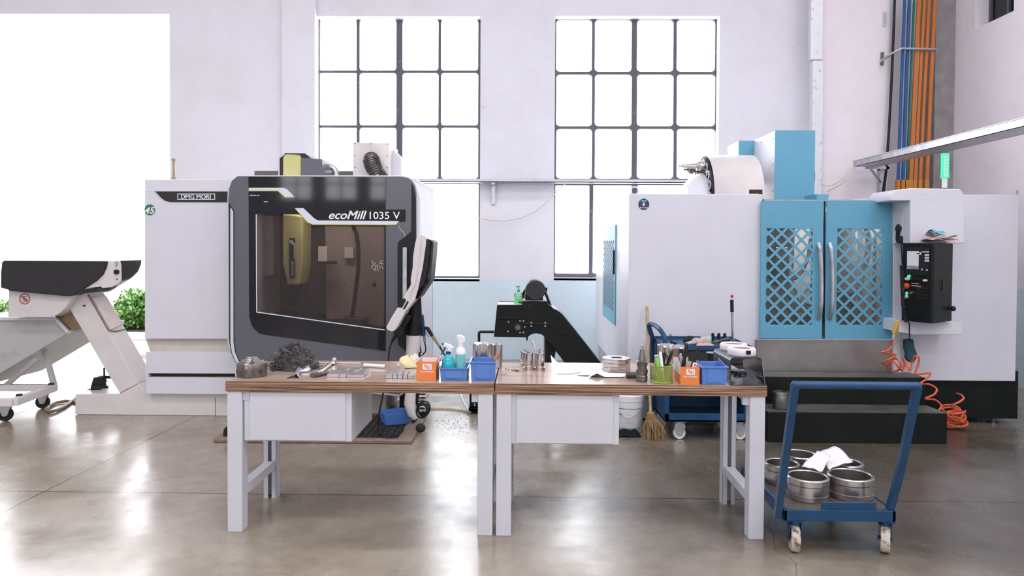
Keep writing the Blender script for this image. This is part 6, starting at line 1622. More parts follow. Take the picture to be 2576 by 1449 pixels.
for i in range(N):
    p_, q_ = dl[i], dh[i]; tdir = (dl[(i + 1) % N] - p_).normalized() * wv
    b0 = len(vs); vs += [p_ - tdir, p_ + tdir, q_ + tdir, q_ - tdir]; fs.append((b0, b0 + 1, b0 + 2, b0 + 3))
for j in range(26):
    z = Zb + .006 + (zc1 - Zb - .006) * j / 25
    for i in range(N):
        p_ = dl[i]; q_ = dl[(i + 1) % N]; b0 = len(vs)
        vs += [Vector((p_.x, p_.y, z - wv)), Vector((q_.x, q_.y, z - wv)), Vector((q_.x, q_.y, z + wv)), Vector((p_.x, p_.y, z + wv))]; fs.append((b0, b0 + 1, b0 + 2, b0 + 3))
mb.add(vs, fs)
for x_ in (-w_ / 2, w_ / 2):
    mb.tube([Vector((a_.x + w_ / 2 + x_, y0 + .115, Zb)), Vector((a_.x + w_ / 2 + x_, y0 + .115, zc1 + .0))], .002, 5)
mb.add([Vector((v.x, v.y, Zb + .002)) for v in lo], [tuple(range(len(lo)))])
mb.build('wire_mesh', M['lime'], t, smooth=False)
cx_ = a_.x + w_ / 2
def drill(t, p, q, r_, m='steeld'):
    """two fluted twist drill from p to q"""
    p, q = Vector(p), Vector(q); ax = (q - p).normalized(); u = ax.orthogonal().normalized(); v = ax.cross(u); L_ = (q - p).length
    n = 40; vs = []; fs = []; K = 12
    for i in range(n + 1):
        s_ = i / n; tw = s_ * L_ / r_ * .55
        fl = 1 if s_ > .32 else 0
        for k in range(K):
            a__ = 6.283 * k / K; rr = r_ * (1 - (.48 * max(0, math.cos(2 * a__)) ** 1.5 if fl else .0))
            if s_ > .94: rr *= (1 - s_) / .06 + .05
            vs.append(p + ax * (L_ * s_) + u * (rr * math.cos(a__ + tw)) + v * (rr * math.sin(a__ + tw)))
    for i in range(n):
        for k in range(K): fs.append((i * K + k, i * K + (k + 1) % K, (i + 1) * K + (k + 1) % K, (i + 1) * K + k))
    fs += [tuple(range(K - 1, -1, -1)), tuple(range(n * K, n * K + K))]
    return MB().add(vs, fs)
def tool_in(name, label, cat, builder, base):
    o_ = builder; tag(o_, label, cat); return o_
dk = drill(None, (cx_ - .005, y0 + .05, Zb + .01), W(1672, 884, y0 + .05), .011).build('drill_bit', M['rubber'], ang=50); tag(dk, 'dark twist drill leaning left in the green mesh cup', 'drill bit', 'drills in the mesh cup')
dk = drill(None, (cx_ + .002, y0 + .08, Zb + .01), W(1692, 881, y0 + .07), .010).build('drill_bit', M['rubber'], ang=50); tag(dk, 'dark twist drill leaning right in the green mesh cup', 'drill bit', 'drills in the mesh cup')
dk = drill(None, (cx_ + .015, y0 + .06, Zb + .01), W(1683, 896, y0 + .09), .008).build('drill_bit', M['steeld'], ang=50); tag(dk, 'shorter grey drill in the middle of the green mesh cup', 'drill bit', 'drills in the mesh cup')
t = T('marker_pen', 'lime green marker standing in the mesh cup', 'pen', (cx_ - .03, y0 + .05, Zb + .01))
a, b_ = Vector((cx_ - .015, y0 + .05, Zb + .01)), W(1653, 903, y0 + .05)
MB().tube([a, b_], .011, 14).build('barrel', M['limep'], t); MB().tube([b_, b_ + (b_ - a).normalized() * .003], .009, 12).build('cap_end', M['limep'], t)
t = T('white_marker', 'white marker with a yellow base standing in the mesh cup', 'pen', (cx_ - .01, y0 + .03, Zb + .01))
a, b_ = Vector((cx_ + .002, y0 + .03, Zb + .008)), W(1661, 885, y0 + .05)
MB().tube([a.lerp(b_, .35), a.lerp(b_, .92), b_], [.009, .009, .006], 14).build('barrel', M['whitepl'], t); MB().tube([a, a.lerp(b_, .37)], .0095, 14).build('grip', mat('amber_grip', (.7, .45, .05), .4), t)
# second orange box
tb, e3 = aw_box(1712, 1759, 968.5, 923, 'second orange card box, between mesh cup and blue bin', .19, W(1740, 908, B(1740, 968).y + .19).z)
MB().box(e3[0] - .001, e3[2] + .004, Zb + .055, e3[0] - .0002, e3[3], e3[4] + .018).build('side_print', M['card'], tb, smooth=False)
MB().box(e3[0] - .0, e3[2] + .06, e3[4] - .002, e3[0] + .002, e3[3], e3[4] + .022).box(e3[0], e3[3] - .002, e3[4] - .002, e3[1] - .02, e3[3], e3[4] + .026).build('raised_side', M['card'], tb, smooth=False)
MB().box(e3[0], e3[3] - .0025, e3[4] + .024, e3[1] - .02, e3[3] + .0005, e3[4] + .027).build('orange_edge', M['orange'], tb, smooth=False)
X_, Y_ = (e3[0] + e3[1]) / 2, (e3[2] + e3[3]) / 2
for bx_, by_, px_, py_, r_, lab in ((X_ - .01, Y_ + .04, 1712.5, 888, .009, 'card'), ):
    pass
dk = drill(None, (X_ - .02, Y_ + .03, Zb + .01), W(1728, 862, Y_ + .05), .012).build('drill_bit', M['rubber'], ang=50); tag(dk, 'tall dark drill bit standing at the back of the second orange box', 'drill bit', 'drills in the orange box')
dk = drill(None, (X_ + .0, Y_ - .02, Zb + .01), W(1759, 872, Y_ + .0), .010).build('drill_bit', M['rubber'], ang=50); tag(dk, 'dark drill bit slanting over the blue bin from the orange box', 'drill bit', 'drills in the orange box')
dk = drill(None, (X_ - .03, Y_ + .07, Zb + .01), W(1713, 888, Y_ + .09), .009).build('drill_bit', M['steel'], ang=50); tag(dk, 'shiny short drill bit before the polished cylinder', 'drill bit', 'drills in the orange box')
t = T('insert_pack', 'small white pack with red print in the second orange box', 'pack', (X_ + .03, Y_ - .02, Zb + .005))
q = W(1748, 921, Y_ - .02); MB().cbox((q.x, Y_ - .02, q.z + .0), .03, .02, .035, ry=.3).box(q.x - .012, Y_ - .035, Zb + .003, q.x + .012, Y_ - .015, q.z).build('pack', M['paper'], t, bev=.001)
MB().cbox((q.x - .004, Y_ - .0315, q.z + .0), .006, .002, .03, ry=.3).cbox((q.x + .008, Y_ - .0315, q.z + .003), .004, .002, .028, ry=.3).build('print', M['redring'], t, smooth=False)
# third blue bin
ya_ = B(1765, 968).y
tq, e4 = bin_box(1765, 1829, 968, 922, 'blue plastic bin beside the bent black stand', .18)
MB().ext([(0, 0), (1, 0), (1, 1)], 0, 0.0001)
for sx in (e4[0], e4[1] - .003):
    MB().add([Vector((sx + x_, y_, z_)) for x_ in (0, .003) for y_, z_ in ((e4[2] + .02, e4[4] - .004), (e4[3], e4[4] - .004), (e4[3], e4[4] + .02), (e4[2] + .03, e4[4] + .002))], [(0, 1, 2, 3)[::-1], (4, 5, 6, 7), (0, 1, 5, 4), (1, 2, 6, 5), (2, 3, 7, 6), (3, 0, 4, 7)]).build('side_wall', M['bin'], tq, smooth=False)
t = T('clear_vial', 'small clear vial standing up in the right blue bin', 'vial', (e4[0] + .02, e4[2] + .13, Zb + .004))
q = W(1762, 906, e4[2] + .13); MB().lathe([(.007, 0), (.007, q.z - Zb - .004)], (e4[0] + .014, e4[2] + .13, Zb + .004), 16).build('vial', M['clearpl'], t)

# bent black stand
S0, S1 = B(1836, 970), B(1926, 970)
ys = S0.y; ts = W(1810, 880, ys + .3).z
f = lambda x, y, Y: W(x, y, Y)
t = T('bent_stand', 'blue-black bent sheet metal stand at the right end of the bench', 'stand', (S0.x + .1, ys + .2, Zb))
Yf = ys + .16       # front edge of the arch
L0 = W(1836, 940, Yf).x; R0 = W(1917, 900, Yf).x; zt_s = W(1860, 899, Yf).z; Rb = W(1926, 968, ys).x; Lb = S0.x
prof_o = [(L0, Zb + .004), (L0, zt_s - .02), (L0 + .006, zt_s - .006), (L0 + .02, zt_s), (R0 - .02, zt_s), (R0 - .006, zt_s - .006), (R0, zt_s - .02), (R0 + .012, Zb + .004)]
prof_i = [(L0 + .006, Zb + .004), (L0 + .006, zt_s - .02), (L0 + .011, zt_s - .011), (L0 + .022, zt_s - .006), (R0 - .022, zt_s - .006), (R0 - .011, zt_s - .011), (R0 - .006, zt_s - .02), (R0 + .006, Zb + .004)]
MB().ext(prof_o + prof_i[::-1], Yf, Yf + .36).build('arch', M['sheetblk'], t, ang=50)
MB().extz([(Lb, ys), (Rb, ys), (R0 + .02, Yf + .36), (L0, Yf + .36)], Zb, Zb + .004).build('foot_plate', M['sheetblk'], t, smooth=False)
gx = [Vector((Rb, ys + .002, Zb + .004)), Vector((R0 + .012, Yf, Zb + .004)), Vector((R0, Yf, zt_s - .02))]
MB().add(gx + [v + Vector((-.003, 0, 0)) for v in gx], [(0, 1, 2), (5, 4, 3), (0, 3, 4, 1), (1, 4, 5, 2), (2, 5, 3, 0)]).build('side_gusset', M['sheetblk'], t, smooth=False)
for x in (1843, 1912):
    q = B(x, 964.5); MB().cyl(q + Vector((0, 0, .004)), q + Vector((0, 0, .009)), .011, n=16).cyl(q + Vector((0, 0, .009)), q + Vector((0, 0, .016)), .007, n=10).build('screw', M['steeld'], t)
for pxc, w2, yb_2, lab, gap, dy in ((1845.5, 33.5, 885, 'white ring on the bent stand, the one behind', 0, .30), (1866, 34.5, 893, 'white ring with a dark gap, the one nearer on the stand', 1, .10)):
    Yc_ = Yf + dy; r_ = w2 / 1860 * Yc_; cc = Vector((W(pxc, 880, Yc_).x, Yc_, zt_s + .001))
    t = T('white_ring', lab, 'ring', cc, group='white rings on the bent stand')
    hh = .042 if gap else .040
    MB().lathe([(r_ * .64, 0), (r_ - .002, 0), (r_, .004), (r_, hh - .008), (r_ - .006, hh), (r_ * .76, hh), (r_ * .72, hh - .006), (r_ * .64, 0)], cc, 48, cap=False).build('ring', M['whitecoil'], t, ang=50)
    MB().lathe([(r_ * .70, hh - .007), (r_ * .63, hh - .007), (r_ * .63, .001), (r_ * .66, .001)], cc, 40, cap=False).build('core_shade', M['tan'], t, ang=50)  # tan core; its tone also puts the hole's shade into colour
    if gap: MB().cbox(cc + Vector((r_ * .17, -r_ * .97, hh - .018)), .026, .018, .022, rz=R(8)).build('dark_gap', M['blackp'], t, bev=.002)
# scissors and card on the foot plate
t = T('scissors', 'black-handled scissors on the foot of the bent stand', 'scissors', B(1860, 938, .004))
def loop(cx_, cy_, rx_, ry_, z, n=16): return [G(cx_ + rx_ * math.cos(k * 6.283 / n), cy_ + ry_ * math.sin(k * 6.283 / n), z) for k in range(n)]
zs = Zb + .012
MB().tube(loop(1868, 938, 10, 2.6, zs), .004, 6, closed=True).tube(loop(1856, 940.5, 9, 2.0, zs), .004, 6, closed=True).tube([G(1858, 937, zs), G(1838, 935, zs)], .005, 6).build('handles', M['blackp'], t)
MB().tube([G(1846, 936, zs), G(1830, 934, zs)], .005, 4, flat=.4).build('blades', M['steel'], t)
o_ = MB().extz([(v.x, v.y) for v in (G(1838, 939.5, Zb), G(1872, 941, Zb), G(1862, 932, Zb), G(1838, 930, Zb))], Zb + .0045, Zb + .007).build('card', M['card'], smooth=False); tag(o_, 'cream card lying under the scissors on the stand foot', 'card')
# polished cylinders and black cup at the back
t, c, r_, h = cylinder(1697, 29, 925, 871, 'large polished cylinder with flat top behind the orange box', grp='two cylinders behind the mesh cup')
t, c, r_, h = cylinder(1676, 22, 920, 866, 'darker polished cylinder, the one behind at the left', grp='two cylinders behind the mesh cup')
f_ = B(1794, 918); c = Vector((f_.x, f_.y + .04, Zb)); k = c.y / 1860; zz = lambda y: W(1794, y, c.y).z - Zb
t = T('black_cup', 'black tapered cup with a bright rim left of the bent stand', 'cup', c)
MB().lathe([(9 * k, 0), (12 * k, zz(889)), (13.5 * k, zz(888)), (13.5 * k, zz(886.5)), (11.5 * k, zz(886.5)), (8.5 * k, .004)], c, 28).build('cup', M['blackp'], t)
MB().lathe([(13.6 * k, zz(888)), (13.6 * k, zz(886.3)), (12 * k, zz(886.3))], c, 28).build('rim', M['galv'], t)
f_ = B(1655, 921); t, c, r_, h = cylinder(1655, 9, 925, 893, 'dull ribbed steel collar just behind the green marker', name='steel_collar', m='steel2', cat='collar')

# ================================================================== THINGS ON THE FLOOR
# white bucket
f_ = G(1588, 1093); c = Vector((f_.x - .005, f_.y + .13, 0)); k = c.y / 1860; zz = lambda y: W(1590, y, c.y).z
t = T('coolant_bucket', 'white plastic bucket with green lines under the right workbench', 'bucket', c)
rb, rt = 34 * k, 38.5 * k
H = zz(990)
bk = MB().lathe([(rb * .97, 0), (rb, .01), (rt * .985, H - .07), (rt * .985, H - .05), (rt * 1.02, H - .048), (rt * 1.02, H - .012), (rt * .99, H)], c, 48).build('pail', M['whitepl'], t, ang=40)
MB().lathe([(rt * 1.025, H - .03), (rt * 1.03, H - .004), (rt * .98, H + .002), (rt * .9, H - .006)], c, 48).build('lid', M['whitepl'], t, ang=40)
def rad(z): return rb + (rt * .985 - rb) * (z - .01) / (H - .08)
def wrap(a0, a1, z0, z1, e=.0008, n=24):
    vs = []; fs = []
    for i in range(n + 1):
        a_ = R(a0 + (a1 - a0) * i / n)
        for z in (z0, z1): vs.append(c + Vector(((rad(z) + e) * math.cos(a_), (rad(z) + e) * math.sin(a_), z)))
    for i in range(n): fs.append((i * 2, i * 2 + 2, i * 2 + 3, i * 2 + 1))
    return MB().add(vs, fs)
gm = mat('bucket_green', (.01, .16, .13), .4)
for y in (1021.5, 1071, 1076): wrap(-170, -48, zz(y) - .003, zz(y) + .0025).build('green_line', gm, bk)
def on_bucket(body, name, pxa, pxb, pya, pyb, m, **kw):
    """print wrapped on the pail: flat lettering bent round it"""
    Yf_ = c.y - rt
    o_ = ptext(body, name, m, bk, pxa, pya, pxb, pyb, Yf_, **kw)
    inv = XF[t.name].inverted()
    for v in o_.data.vertices:
        wv_ = XF[t.name] @ v.co; s_ = (wv_.x - c.x) / rt; s_ = max(-.98, min(.98, s_)); a_ = -math.pi / 2 + math.asin(s_)
        r_ = rad(wv_.z) + .0012; v.co = inv @ Vector((c.x + r_ * math.cos(a_), c.y + r_ * math.sin(a_), wv_.z))
    return o_
dkp = mat('bucket_print', (.06, .06, .07), .5)
on_bucket('LP336', 'lettering', 1547, 1567.5, 1040.5, 1047, dkp, bold=.02)
lines = MB()
for (x0, x1, y) in (*[(x_, x_ + 1.6, y_) for x_, y_ in ((1549.6, 1025.2), (1552.3, 1026.2), (1555.2, 1027), (1558.3, 1027.8), (1562, 1028.6), (1569.4, 1029.4), (1573.4, 1029.6), (1581.3, 1030), (1585.5, 1030.1), (1589.5, 1030), (1594, 1029.8)) for y_ in (y_, y_ + .9)], (1553, 1569, 1031.6), (1583, 1596, 1034.6), (1572, 1594, 1045), (1574, 1585, 1039), (1573, 1580, 1051), (1573, 1588, 1056), (1575, 1596, 1062), (1575, 1592, 1064.5), (1575, 1595, 1067), (1551, 1557, 1048.5), (1560, 1568, 1051.5), (1551, 1557, 1052), (1553, 1556, 1060)):
    Yf_ = c.y - rt; a_ = W(x0, y, Yf_); b2 = W(x1, y, Yf_); vs = []
    n = 6
    for i in range(n + 1):
        x_ = a_.x + (b2.x - a_.x) * i / n; an = -math.pi / 2 + math.asin(max(-.98, min(.98, (x_ - c.x) / rt)))
        for z in (a_.z - .0012, a_.z + .0012): r_ = rad(z) + .001; vs.append(Vector((c.x + r_ * math.cos(an), c.y + r_ * math.sin(an), z)))
    lines.add(vs, [(i * 2, i * 2 + 2, i * 2 + 3, i * 2 + 1) for i in range(n)])
lines.build('fine_print', mat('faint_print2', (.4, .42, .42), .5), bk, smooth=False)
MB().tube(spl([c + Vector((rt * 1.03, -.02, H - .035)), c + Vector((rt * .88, -rt * .6, H - .085)), c + Vector((rt * .35, -rt * 1.02, H - .14)), c + Vector((-rt * .2, -rt * 1.06, H - .175)), c + Vector((-rt * .7, -rt * .85, H - .13)), c + Vector((-rt * 1.03, -.02, H - .035))], 6), .0028, 6).build('handle', M['galv'], t)
# black cloth before the bucket
a_, b2 = G(1535, 1100), G(1612, 1100)
def bc_(u_, v):
    x = a_.x + (b2.x - a_.x) * u_; y = a_.y - .01 + .12 * v
    z = .006 + (.045 + .07 * max(0, .35 - u_) / .35) * math.sin(max(.0, v) * 3.14) ** .6 * (1 - .85 * max(0, (u_ - .85) / .15)) + .006 * math.sin(u_ * 16)
    return Vector((x, y, max(.004, z)))
rag(18, 8, bc_, mat('black_green_cloth', (.010, .012, .010), .8, var=.3, spec=.2), 'black_cloth', 'black rag lying on the floor against the white bucket', 'cloth')
# broom
t = T('broom', 'straw broom with a bamboo handle leaning by the white bucket', 'broom', G(1644, 1112))
top = W(1627, 772, YR - .06); bot = W(1637, 1045, 6.12)
n = 14; pts = []; rr = []
for i in range(n + 1):
    u_ = i / n; pts.append(bot.lerp(top, u_)); rr.append(.0125 if i % 4 else .0145)
MB().tube(pts, rr, 12).build('handle', M['bamboo'], t)
random.seed(6)
mb = MB(); hd = bot
for k in range(210):
    a0 = random.random() * 6.283; r0 = .03 * math.sqrt(random.random())
    s_ = hd + Vector((r0 * math.cos(a0), r0 * math.sin(a0), random.uniform(-.01, .03)))
    tx, ty = random.gauss(0, .045), random.gauss(0, .035); L_ = random.uniform(.24, .30)
    e_ = Vector((hd.x + .02 + tx + (.05 if random.random() < .06 else 0), hd.y + ty - .02, max(.004, hd.z - L_ + abs(tx) * .3)))
    m_ = s_.lerp(e_, .5) + Vector((tx * .35 + random.gauss(0, .008), ty * .35, 0))
    mb.tube([s_, s_.lerp(m_, .5), m_, m_.lerp(e_, .5), e_], [.003, .0035, .003, .0022, .0012], 4)
st_ = mb.build('bristles', M['straw'], t); st_['kind'] = 'stuff'
MB().lathe([(.03, -.04), (.036, -.02), (.033, .02), (.022, .03)], hd, 20).build('binding', M['straw'], t)
# blue tool trolley
Yt = 6.04
xl_, xr_ = W(1672, 1000, Yt).x, W(1886, 1000, Yt).x
zb_, zt_ = W(1780, 1062, Yt).z, W(1780, 872, Yt).z; yb_ = Yt + .52
t = T('tool_trolley', 'blue steel tool trolley on white wheels behind the right workbench', 'tool trolley', ((xl_ + xr_) / 2, Yt + .26, 0))
zsh = zb_ + .07; zdr = W(1780, 985, Yt).z
mb = MB().box(xl_, Yt, zb_, xl_ + .04, yb_, zt_).box(xr_ - .04, Yt, zb_, xr_, yb_, zt_).box(xl_, yb_ - .02, zb_, xr_, yb_, zt_).box(xl_, Yt + .0, zb_, xr_, yb_, zb_ + .02).box(xl_, Yt, zb_, xr_, Yt + .012, zb_ + .07)
mb.build('cabinet', M['blue'], t, bev=.004)
MB().box(xl_ + .04, Yt + .03, zdr, xr_ - .04, yb_ - .03, zt_ - .02).build('drawer_block', M['black'], t, smooth=False)
for i in range(3):
    h0 = zdr + i * (zt_ - .03 - zdr) / 3
    MB().box(xl_ + .045, Yt + .002, h0 + .004, xr_ - .045, Yt + .03, h0 + (zt_ - .03 - zdr) / 3 - .004).build('drawer', M['char'], t, bev=.003)
mb = MB().box(xl_ - .01, Yt - .01, zt_ - .02, xr_ + .01, yb_ + .01, zt_ - .004)
for b in ((xl_ - .012, Yt - .012, xr_ + .012, Yt - .004, zt_ + .008), (xl_ - .012, yb_ + .004, xr_ + .012, yb_ + .012, zt_ + .02), (xl_ - .012, Yt - .012, xl_ - .004, yb_ + .012, zt_ + .015), (xr_ + .004, Yt - .012, xr_ + .012, yb_ + .012, zt_ + .01)):
    mb.box(b[0], b[1], zt_ - .03, b[2], b[3], b[4])
mb.build('top_tray', M['blue'], t, bev=.003)
xh = W(1640, 900, yb_ - .06).x
h0 = W(1642, 845, yb_ - .06); 
MB().tube(spl([W(1641, 900, yb_ - .08), W(1641, 862, yb_ - .08), W(1640, 845, yb_ - .1), W(1633, 822, yb_ - .12), W(1636, 815, yb_ - .14), W(1648, 819, yb_ - .25), W(1660, 829, Yt + .12), W(1670, 844, Yt + .06), W(1673, 856, Yt + .04), W(1673, 880, Yt + .04)], 5), .020, 10).build('push_handle', M['blue'], t)
MB().tube([W(1641, 890, yb_ - .08), W(1641, 1060, yb_ - .08)], .02, 8).build('corner_post', M['blue'], t)
for x_, y_ in ((W(1709, 1090, Yt + .05).x, Yt + .06), (xr_ - .06, Yt + .06), (xl_ + .05, yb_ - .08), (xr_ - .1, yb_ - .08)):
    caster(t, (x_, y_), .052, .030, zb_, M['castw'], M['galv'], R(8))
# white strap hanging in the open bay
tag(MB().tube(spl([W(1684, 985, Yt + .2), W(1682, 1010, Yt + .2), W(1677, 1035, Yt + .2)]), .004, 6).build('cord', M['creamh']), 'thin pale cord hanging inside the open bay of the blue trolley', 'cord')
# things on the trolley top
ztp = zt_ - .004
def TT(px, py): return G(px, py, ztp)
t = T('ring_spanner', 'thin black ring tool standing on the blue trolley', 'ring tool', Vector((W(1687, 870, Yt + .2).x, Yt + .2, ztp)))
q = W(1687, 851, Yt + .2)
MB().tube([q + Vector((.012 * math.cos(k * .349), .01 * math.sin(k * .349), .030 * math.sin(k * .349))) for k in range(18)], .003, 6, closed=True).build('ring', M['blackp'], t)
MB().tube([q + Vector((0, 0, -.03)), Vector((q.x + .004, q.y, ztp))], .006, 8).build('stem', M['blackp'], t)
t = T('screwdriver', 'dark grip of a tool with a pale shaft beside the ring tool', 'screwdriver', Vector((W(1697, 870, Yt + .15).x, Yt + .15, ztp)))
MB().tube([W(1691, 862, Yt + .15), W(1700, 866, Yt + .12)], [.012, .015], 12).build('grip', M['blackp'], t)
MB().tube([W(1700, 867, Yt + .12), W(1722, 872, Yt + .06)], [.006, .012], 8).build('shaft', M['galv'], t)
def tt_rag(cx, cy, Yc_, rx, ry, h, m, name, label, seed):
    q = W(cx, cy, Yc_)
    def f_(u_, v):
        a__ = u_ * 6.283; e = v * 1.5; rr_ = 1 + .18 * math.sin(a__ * 3 + seed) + .1 * math.sin(a__ * 8 + seed)
        return Vector((q.x + rx * rr_ * math.cos(a__) * math.cos(e * .97), Yc_ + ry * rr_ * math.sin(a__) * math.cos(e * .97), ztp + .003 + h * math.sin(e) ** .7 * (1 + .2 * math.sin(a__ * 5 + seed))))
    n, m_ = 36, 12; vs = [f_(i / n, j / m_) for j in range(m_ + 1) for i in range(n)]
    fs = [(j * n + i, j * n + (i + 1) % n, (j + 1) * n + (i + 1) % n, (j + 1) * n + i) for j in range(m_) for i in range(n)]
    o_ = MB().add(vs, fs).build(name, m, sub=1, ang=80); tag(o_, label, 'glove'); return o_
gx_ = W(1745, 866, Yt + .12)
gl = T('work_glove', 'grey-white knitted glove lying on the blue trolley', 'glove', Vector((gx_.x, gx_.y, ztp)))
mb = MB()
for k, (px_, py_) in enumerate(((1724, 866), (1729, 869), (1736, 873), (1743, 876), (1750, 872))):
    q0 = Vector((W(px_, py_, Yt + .08).x, Yt + .05 + .012 * k, ztp + .020)); q1 = Vector((gx_.x + .02, Yt + .12, ztp + .030))
    mb.tube([q0, q0.lerp(q1, .4), q0.lerp(q1, .7), q1], [.011, .014, .016, .022], 10)
mb.sph((gx_.x + .03, Yt + .13, ztp + .032), .045, sz=.65)
mb.build('palm', M['cloth'], gl)
MB().lathe([(.030, 0), (.040, .04), (.050, .085), (.044, .085), (.030, .03)], (gx_.x + .055, Yt + .13, ztp + .038), 24, axis=(1, -.15, -.05)).build('cuff', M['cloth'], gl)
MB().lathe([(.0505, .078), (.0515, .088), (.0485, .088)], (gx_.x + .055, Yt + .13, ztp + .038), 24, axis=(1, -.15, -.05)).build('cuff_edge', M['teal'], gl)
tt_rag(1770, 880, Yt + .07, .07, .04, .02, M['pink'], 'pink_glove', 'faded pink glove half under the grey-white glove', 2)
tt_rag(1736, 858, Yt + .3, .05, .05, .045, M['rubber'], 'dark_glove', 'dark rubber glove behind the knitted glove', 5)
# clamp bar with three bolts
q = W(1808, 862, Yt + .3)
t = T('clamp_bar', 'black clamp bar with three upright nuts on the blue trolley', 'clamp', Vector((q.x, q.y, ztp)))
a_, b2 = W(1776, 862, Yt + .3), W(1832, 860, Yt + .3)
MB().box(a_.x, Yt + .28, ztp, b2.x, Yt + .34, q.z + .012).box(a_.x + .04, Yt + .27, q.z, b2.x + .01, Yt + .33, q.z + .018).build('bar', M['black'], t, bev=.004)
for x_ in (1793, 1808, 1823):
    q0 = W(x_, 861, Yt + .3); q1 = W(x_, 839, Yt + .3)
    MB().cyl((q0.x, q0.y, q0.z), (q0.x, q0.y, q1.z - .004), .0085, n=12).cyl((q0.x, q0.y, q1.z - .03), (q0.x, q0.y, q1.z - .002), .013, n=6).cyl((q0.x, q0.y, q1.z - .030), (q0.x, q0.y, q1.z - .024), .016, n=16).cyl((q0.x, q0.y, q1.z - .002), (q0.x, q0.y, q1.z + .003), .010, n=12).build('bolt', M['blackp'], t)
t = T('steel_wedge', 'long oily steel wedge lying before the clamp bar', 'wedge', Vector((W(1810, 868, Yt + .15).x, Yt + .15, ztp)))
MB().tube([Vector((W(1788, 870, Yt + .15).x, Yt + .1, ztp + .02)), Vector((W(1832, 862, Yt + .2).x, Yt + .2, ztp + .04))], [.012, .02], 6).build('wedge', M['steeld'], t)
# telescopic rod with red ball
r0, r1 = W(1843.5, 862, Yt + .35), W(1841.5, 785, Yt + .35)
t = T('lever_rod', 'upright chrome rod with black grip and red ball end', 'lever', Vector((r0.x, r0.y, ztp)))
MB().tube([Vector((r0.x, r0.y, ztp)), r1], .0105, 14).build('chrome_tube', M['steel'], t)
MB().tube([W(1841.5, 785, Yt + .35), W(1841, 754, Yt + .35)], .0150, 16).build('grip', M['blackp'], t)
MB().tube([W(1841, 754, Yt + .35), W(1841.5, 748, Yt + .35)], .004, 8).build('neck', M['galv'], t)
MB().sph(W(1841.5, 745, Yt + .35), .0135).build('red_ball', M['red'], t)
q = W(1843.5, 854, Yt + .35); MB().lathe([(.010, -.004), (.021, -.003), (.021, .002), (.010, .004)], q, 20).build('brass_collar', M['brass'], t)

# ------------------------------------------------------------------ blue bin and mat things under the left bench
c0, c1 = G(969, 1072, .036), G(1032, 1066, .036)
ang = math.atan2(c1.y - c0.y, c1.x - c0.x)
t = T('storage_bin', 'blue plastic bin standing on the floor grate', 'storage bin', c0, ang)
Lb_ = (c1 - c0).length; hb = .10; Db = .20
def bx(mb, e, z0, z1, k): return mb
V = Vector
ob_ = [V((0.01, .01, 0)), V((Lb_ - .01, .01, 0)), V((Lb_ - .01, Db - .01, 0)), V((.01, Db - .01, 0))]
ot_ = [V((-.008, -.008, hb)), V((Lb_ + .008, -.008, hb)), V((Lb_ + .008, Db + .008, hb)), V((-.008, Db + .008, hb))]
it_ = [V((.0, .0, hb)), V((Lb_, .0, hb)), V((Lb_, Db, hb)), V((0, Db, hb))]
ib_ = [V((.014, .014, .004)), V((Lb_ - .014, .014, .004)), V((Lb_ - .014, Db - .014, .004)), V((.014, Db - .014, .004))]
f = [(0, 3, 2, 1)] + [(i, (i + 1) % 4, 4 + (i + 1) % 4, 4 + i) for i in range(4)] + [(4 + i, 4 + (i + 1) % 4, 8 + (i + 1) % 4, 8 + i) for i in range(4)] + [(8 + i, 8 + (i + 1) % 4, 12 + (i + 1) % 4, 12 + i) for i in range(4)] + [(12, 13, 14, 15)]
MB().add(ob_ + ot_ + it_ + ib_, f).build('bin', M['bin2'], t, local=True, bev=.003, smooth=False)
q = G(566, 1108)
tag(MB().px([(559, 1110), (562, 1080), (568, 1074), (568, 1110)], q.y, .1).build('machine_foot', M['rubber'], bev=.01), 'dark rubber block on the floor at the left end of the grate', 'block')

# ------------------------------------------------------------------ platform trolley, front right
ZD = .235
fl_, fr_ = G(1972, 1283, ZD), G(2254, 1285, ZD)
xl_, xr_ = fl_.x, fr_.x; yf_ = (fl_.y + fr_.y) / 2; rl = G(1862, 1190, ZD); yb_ = rl.y + .12
t = T('platform_trolley', 'blue platform trolley carrying steel rings, right of the workbench', 'platform trolley', ((xl_ + xr_) / 2, yf_ + .3, 0))
zs = W(2100, 1312, yf_).z
mb = MB().box(xl_, yf_, zs, xr_, yf_ + .02, ZD).box(xl_, yb_ - .02, zs, xr_, yb_, ZD).box(xl_, yf_, zs, xl_ + .02, yb_, ZD + .012).box(xr_ - .02, yf_, zs, xr_, yb_, ZD)
mb.box(xl_ + .2, yf_ + .01, ZD - .02, xl_ + .2 + .28, yf_ + .022, W(2100, 1265, yf_).z)
mb.build('frame', M['blue'], t, bev=.004)
MB().box(xl_ + .01, yf_ + .015, ZD - .012, xr_ - .01, yb_ - .01, ZD).build('deck', mat('worn_deck', (.045, .045, .045), .5, col2=(.10, .07, .05), vs=9), t, smooth=False)
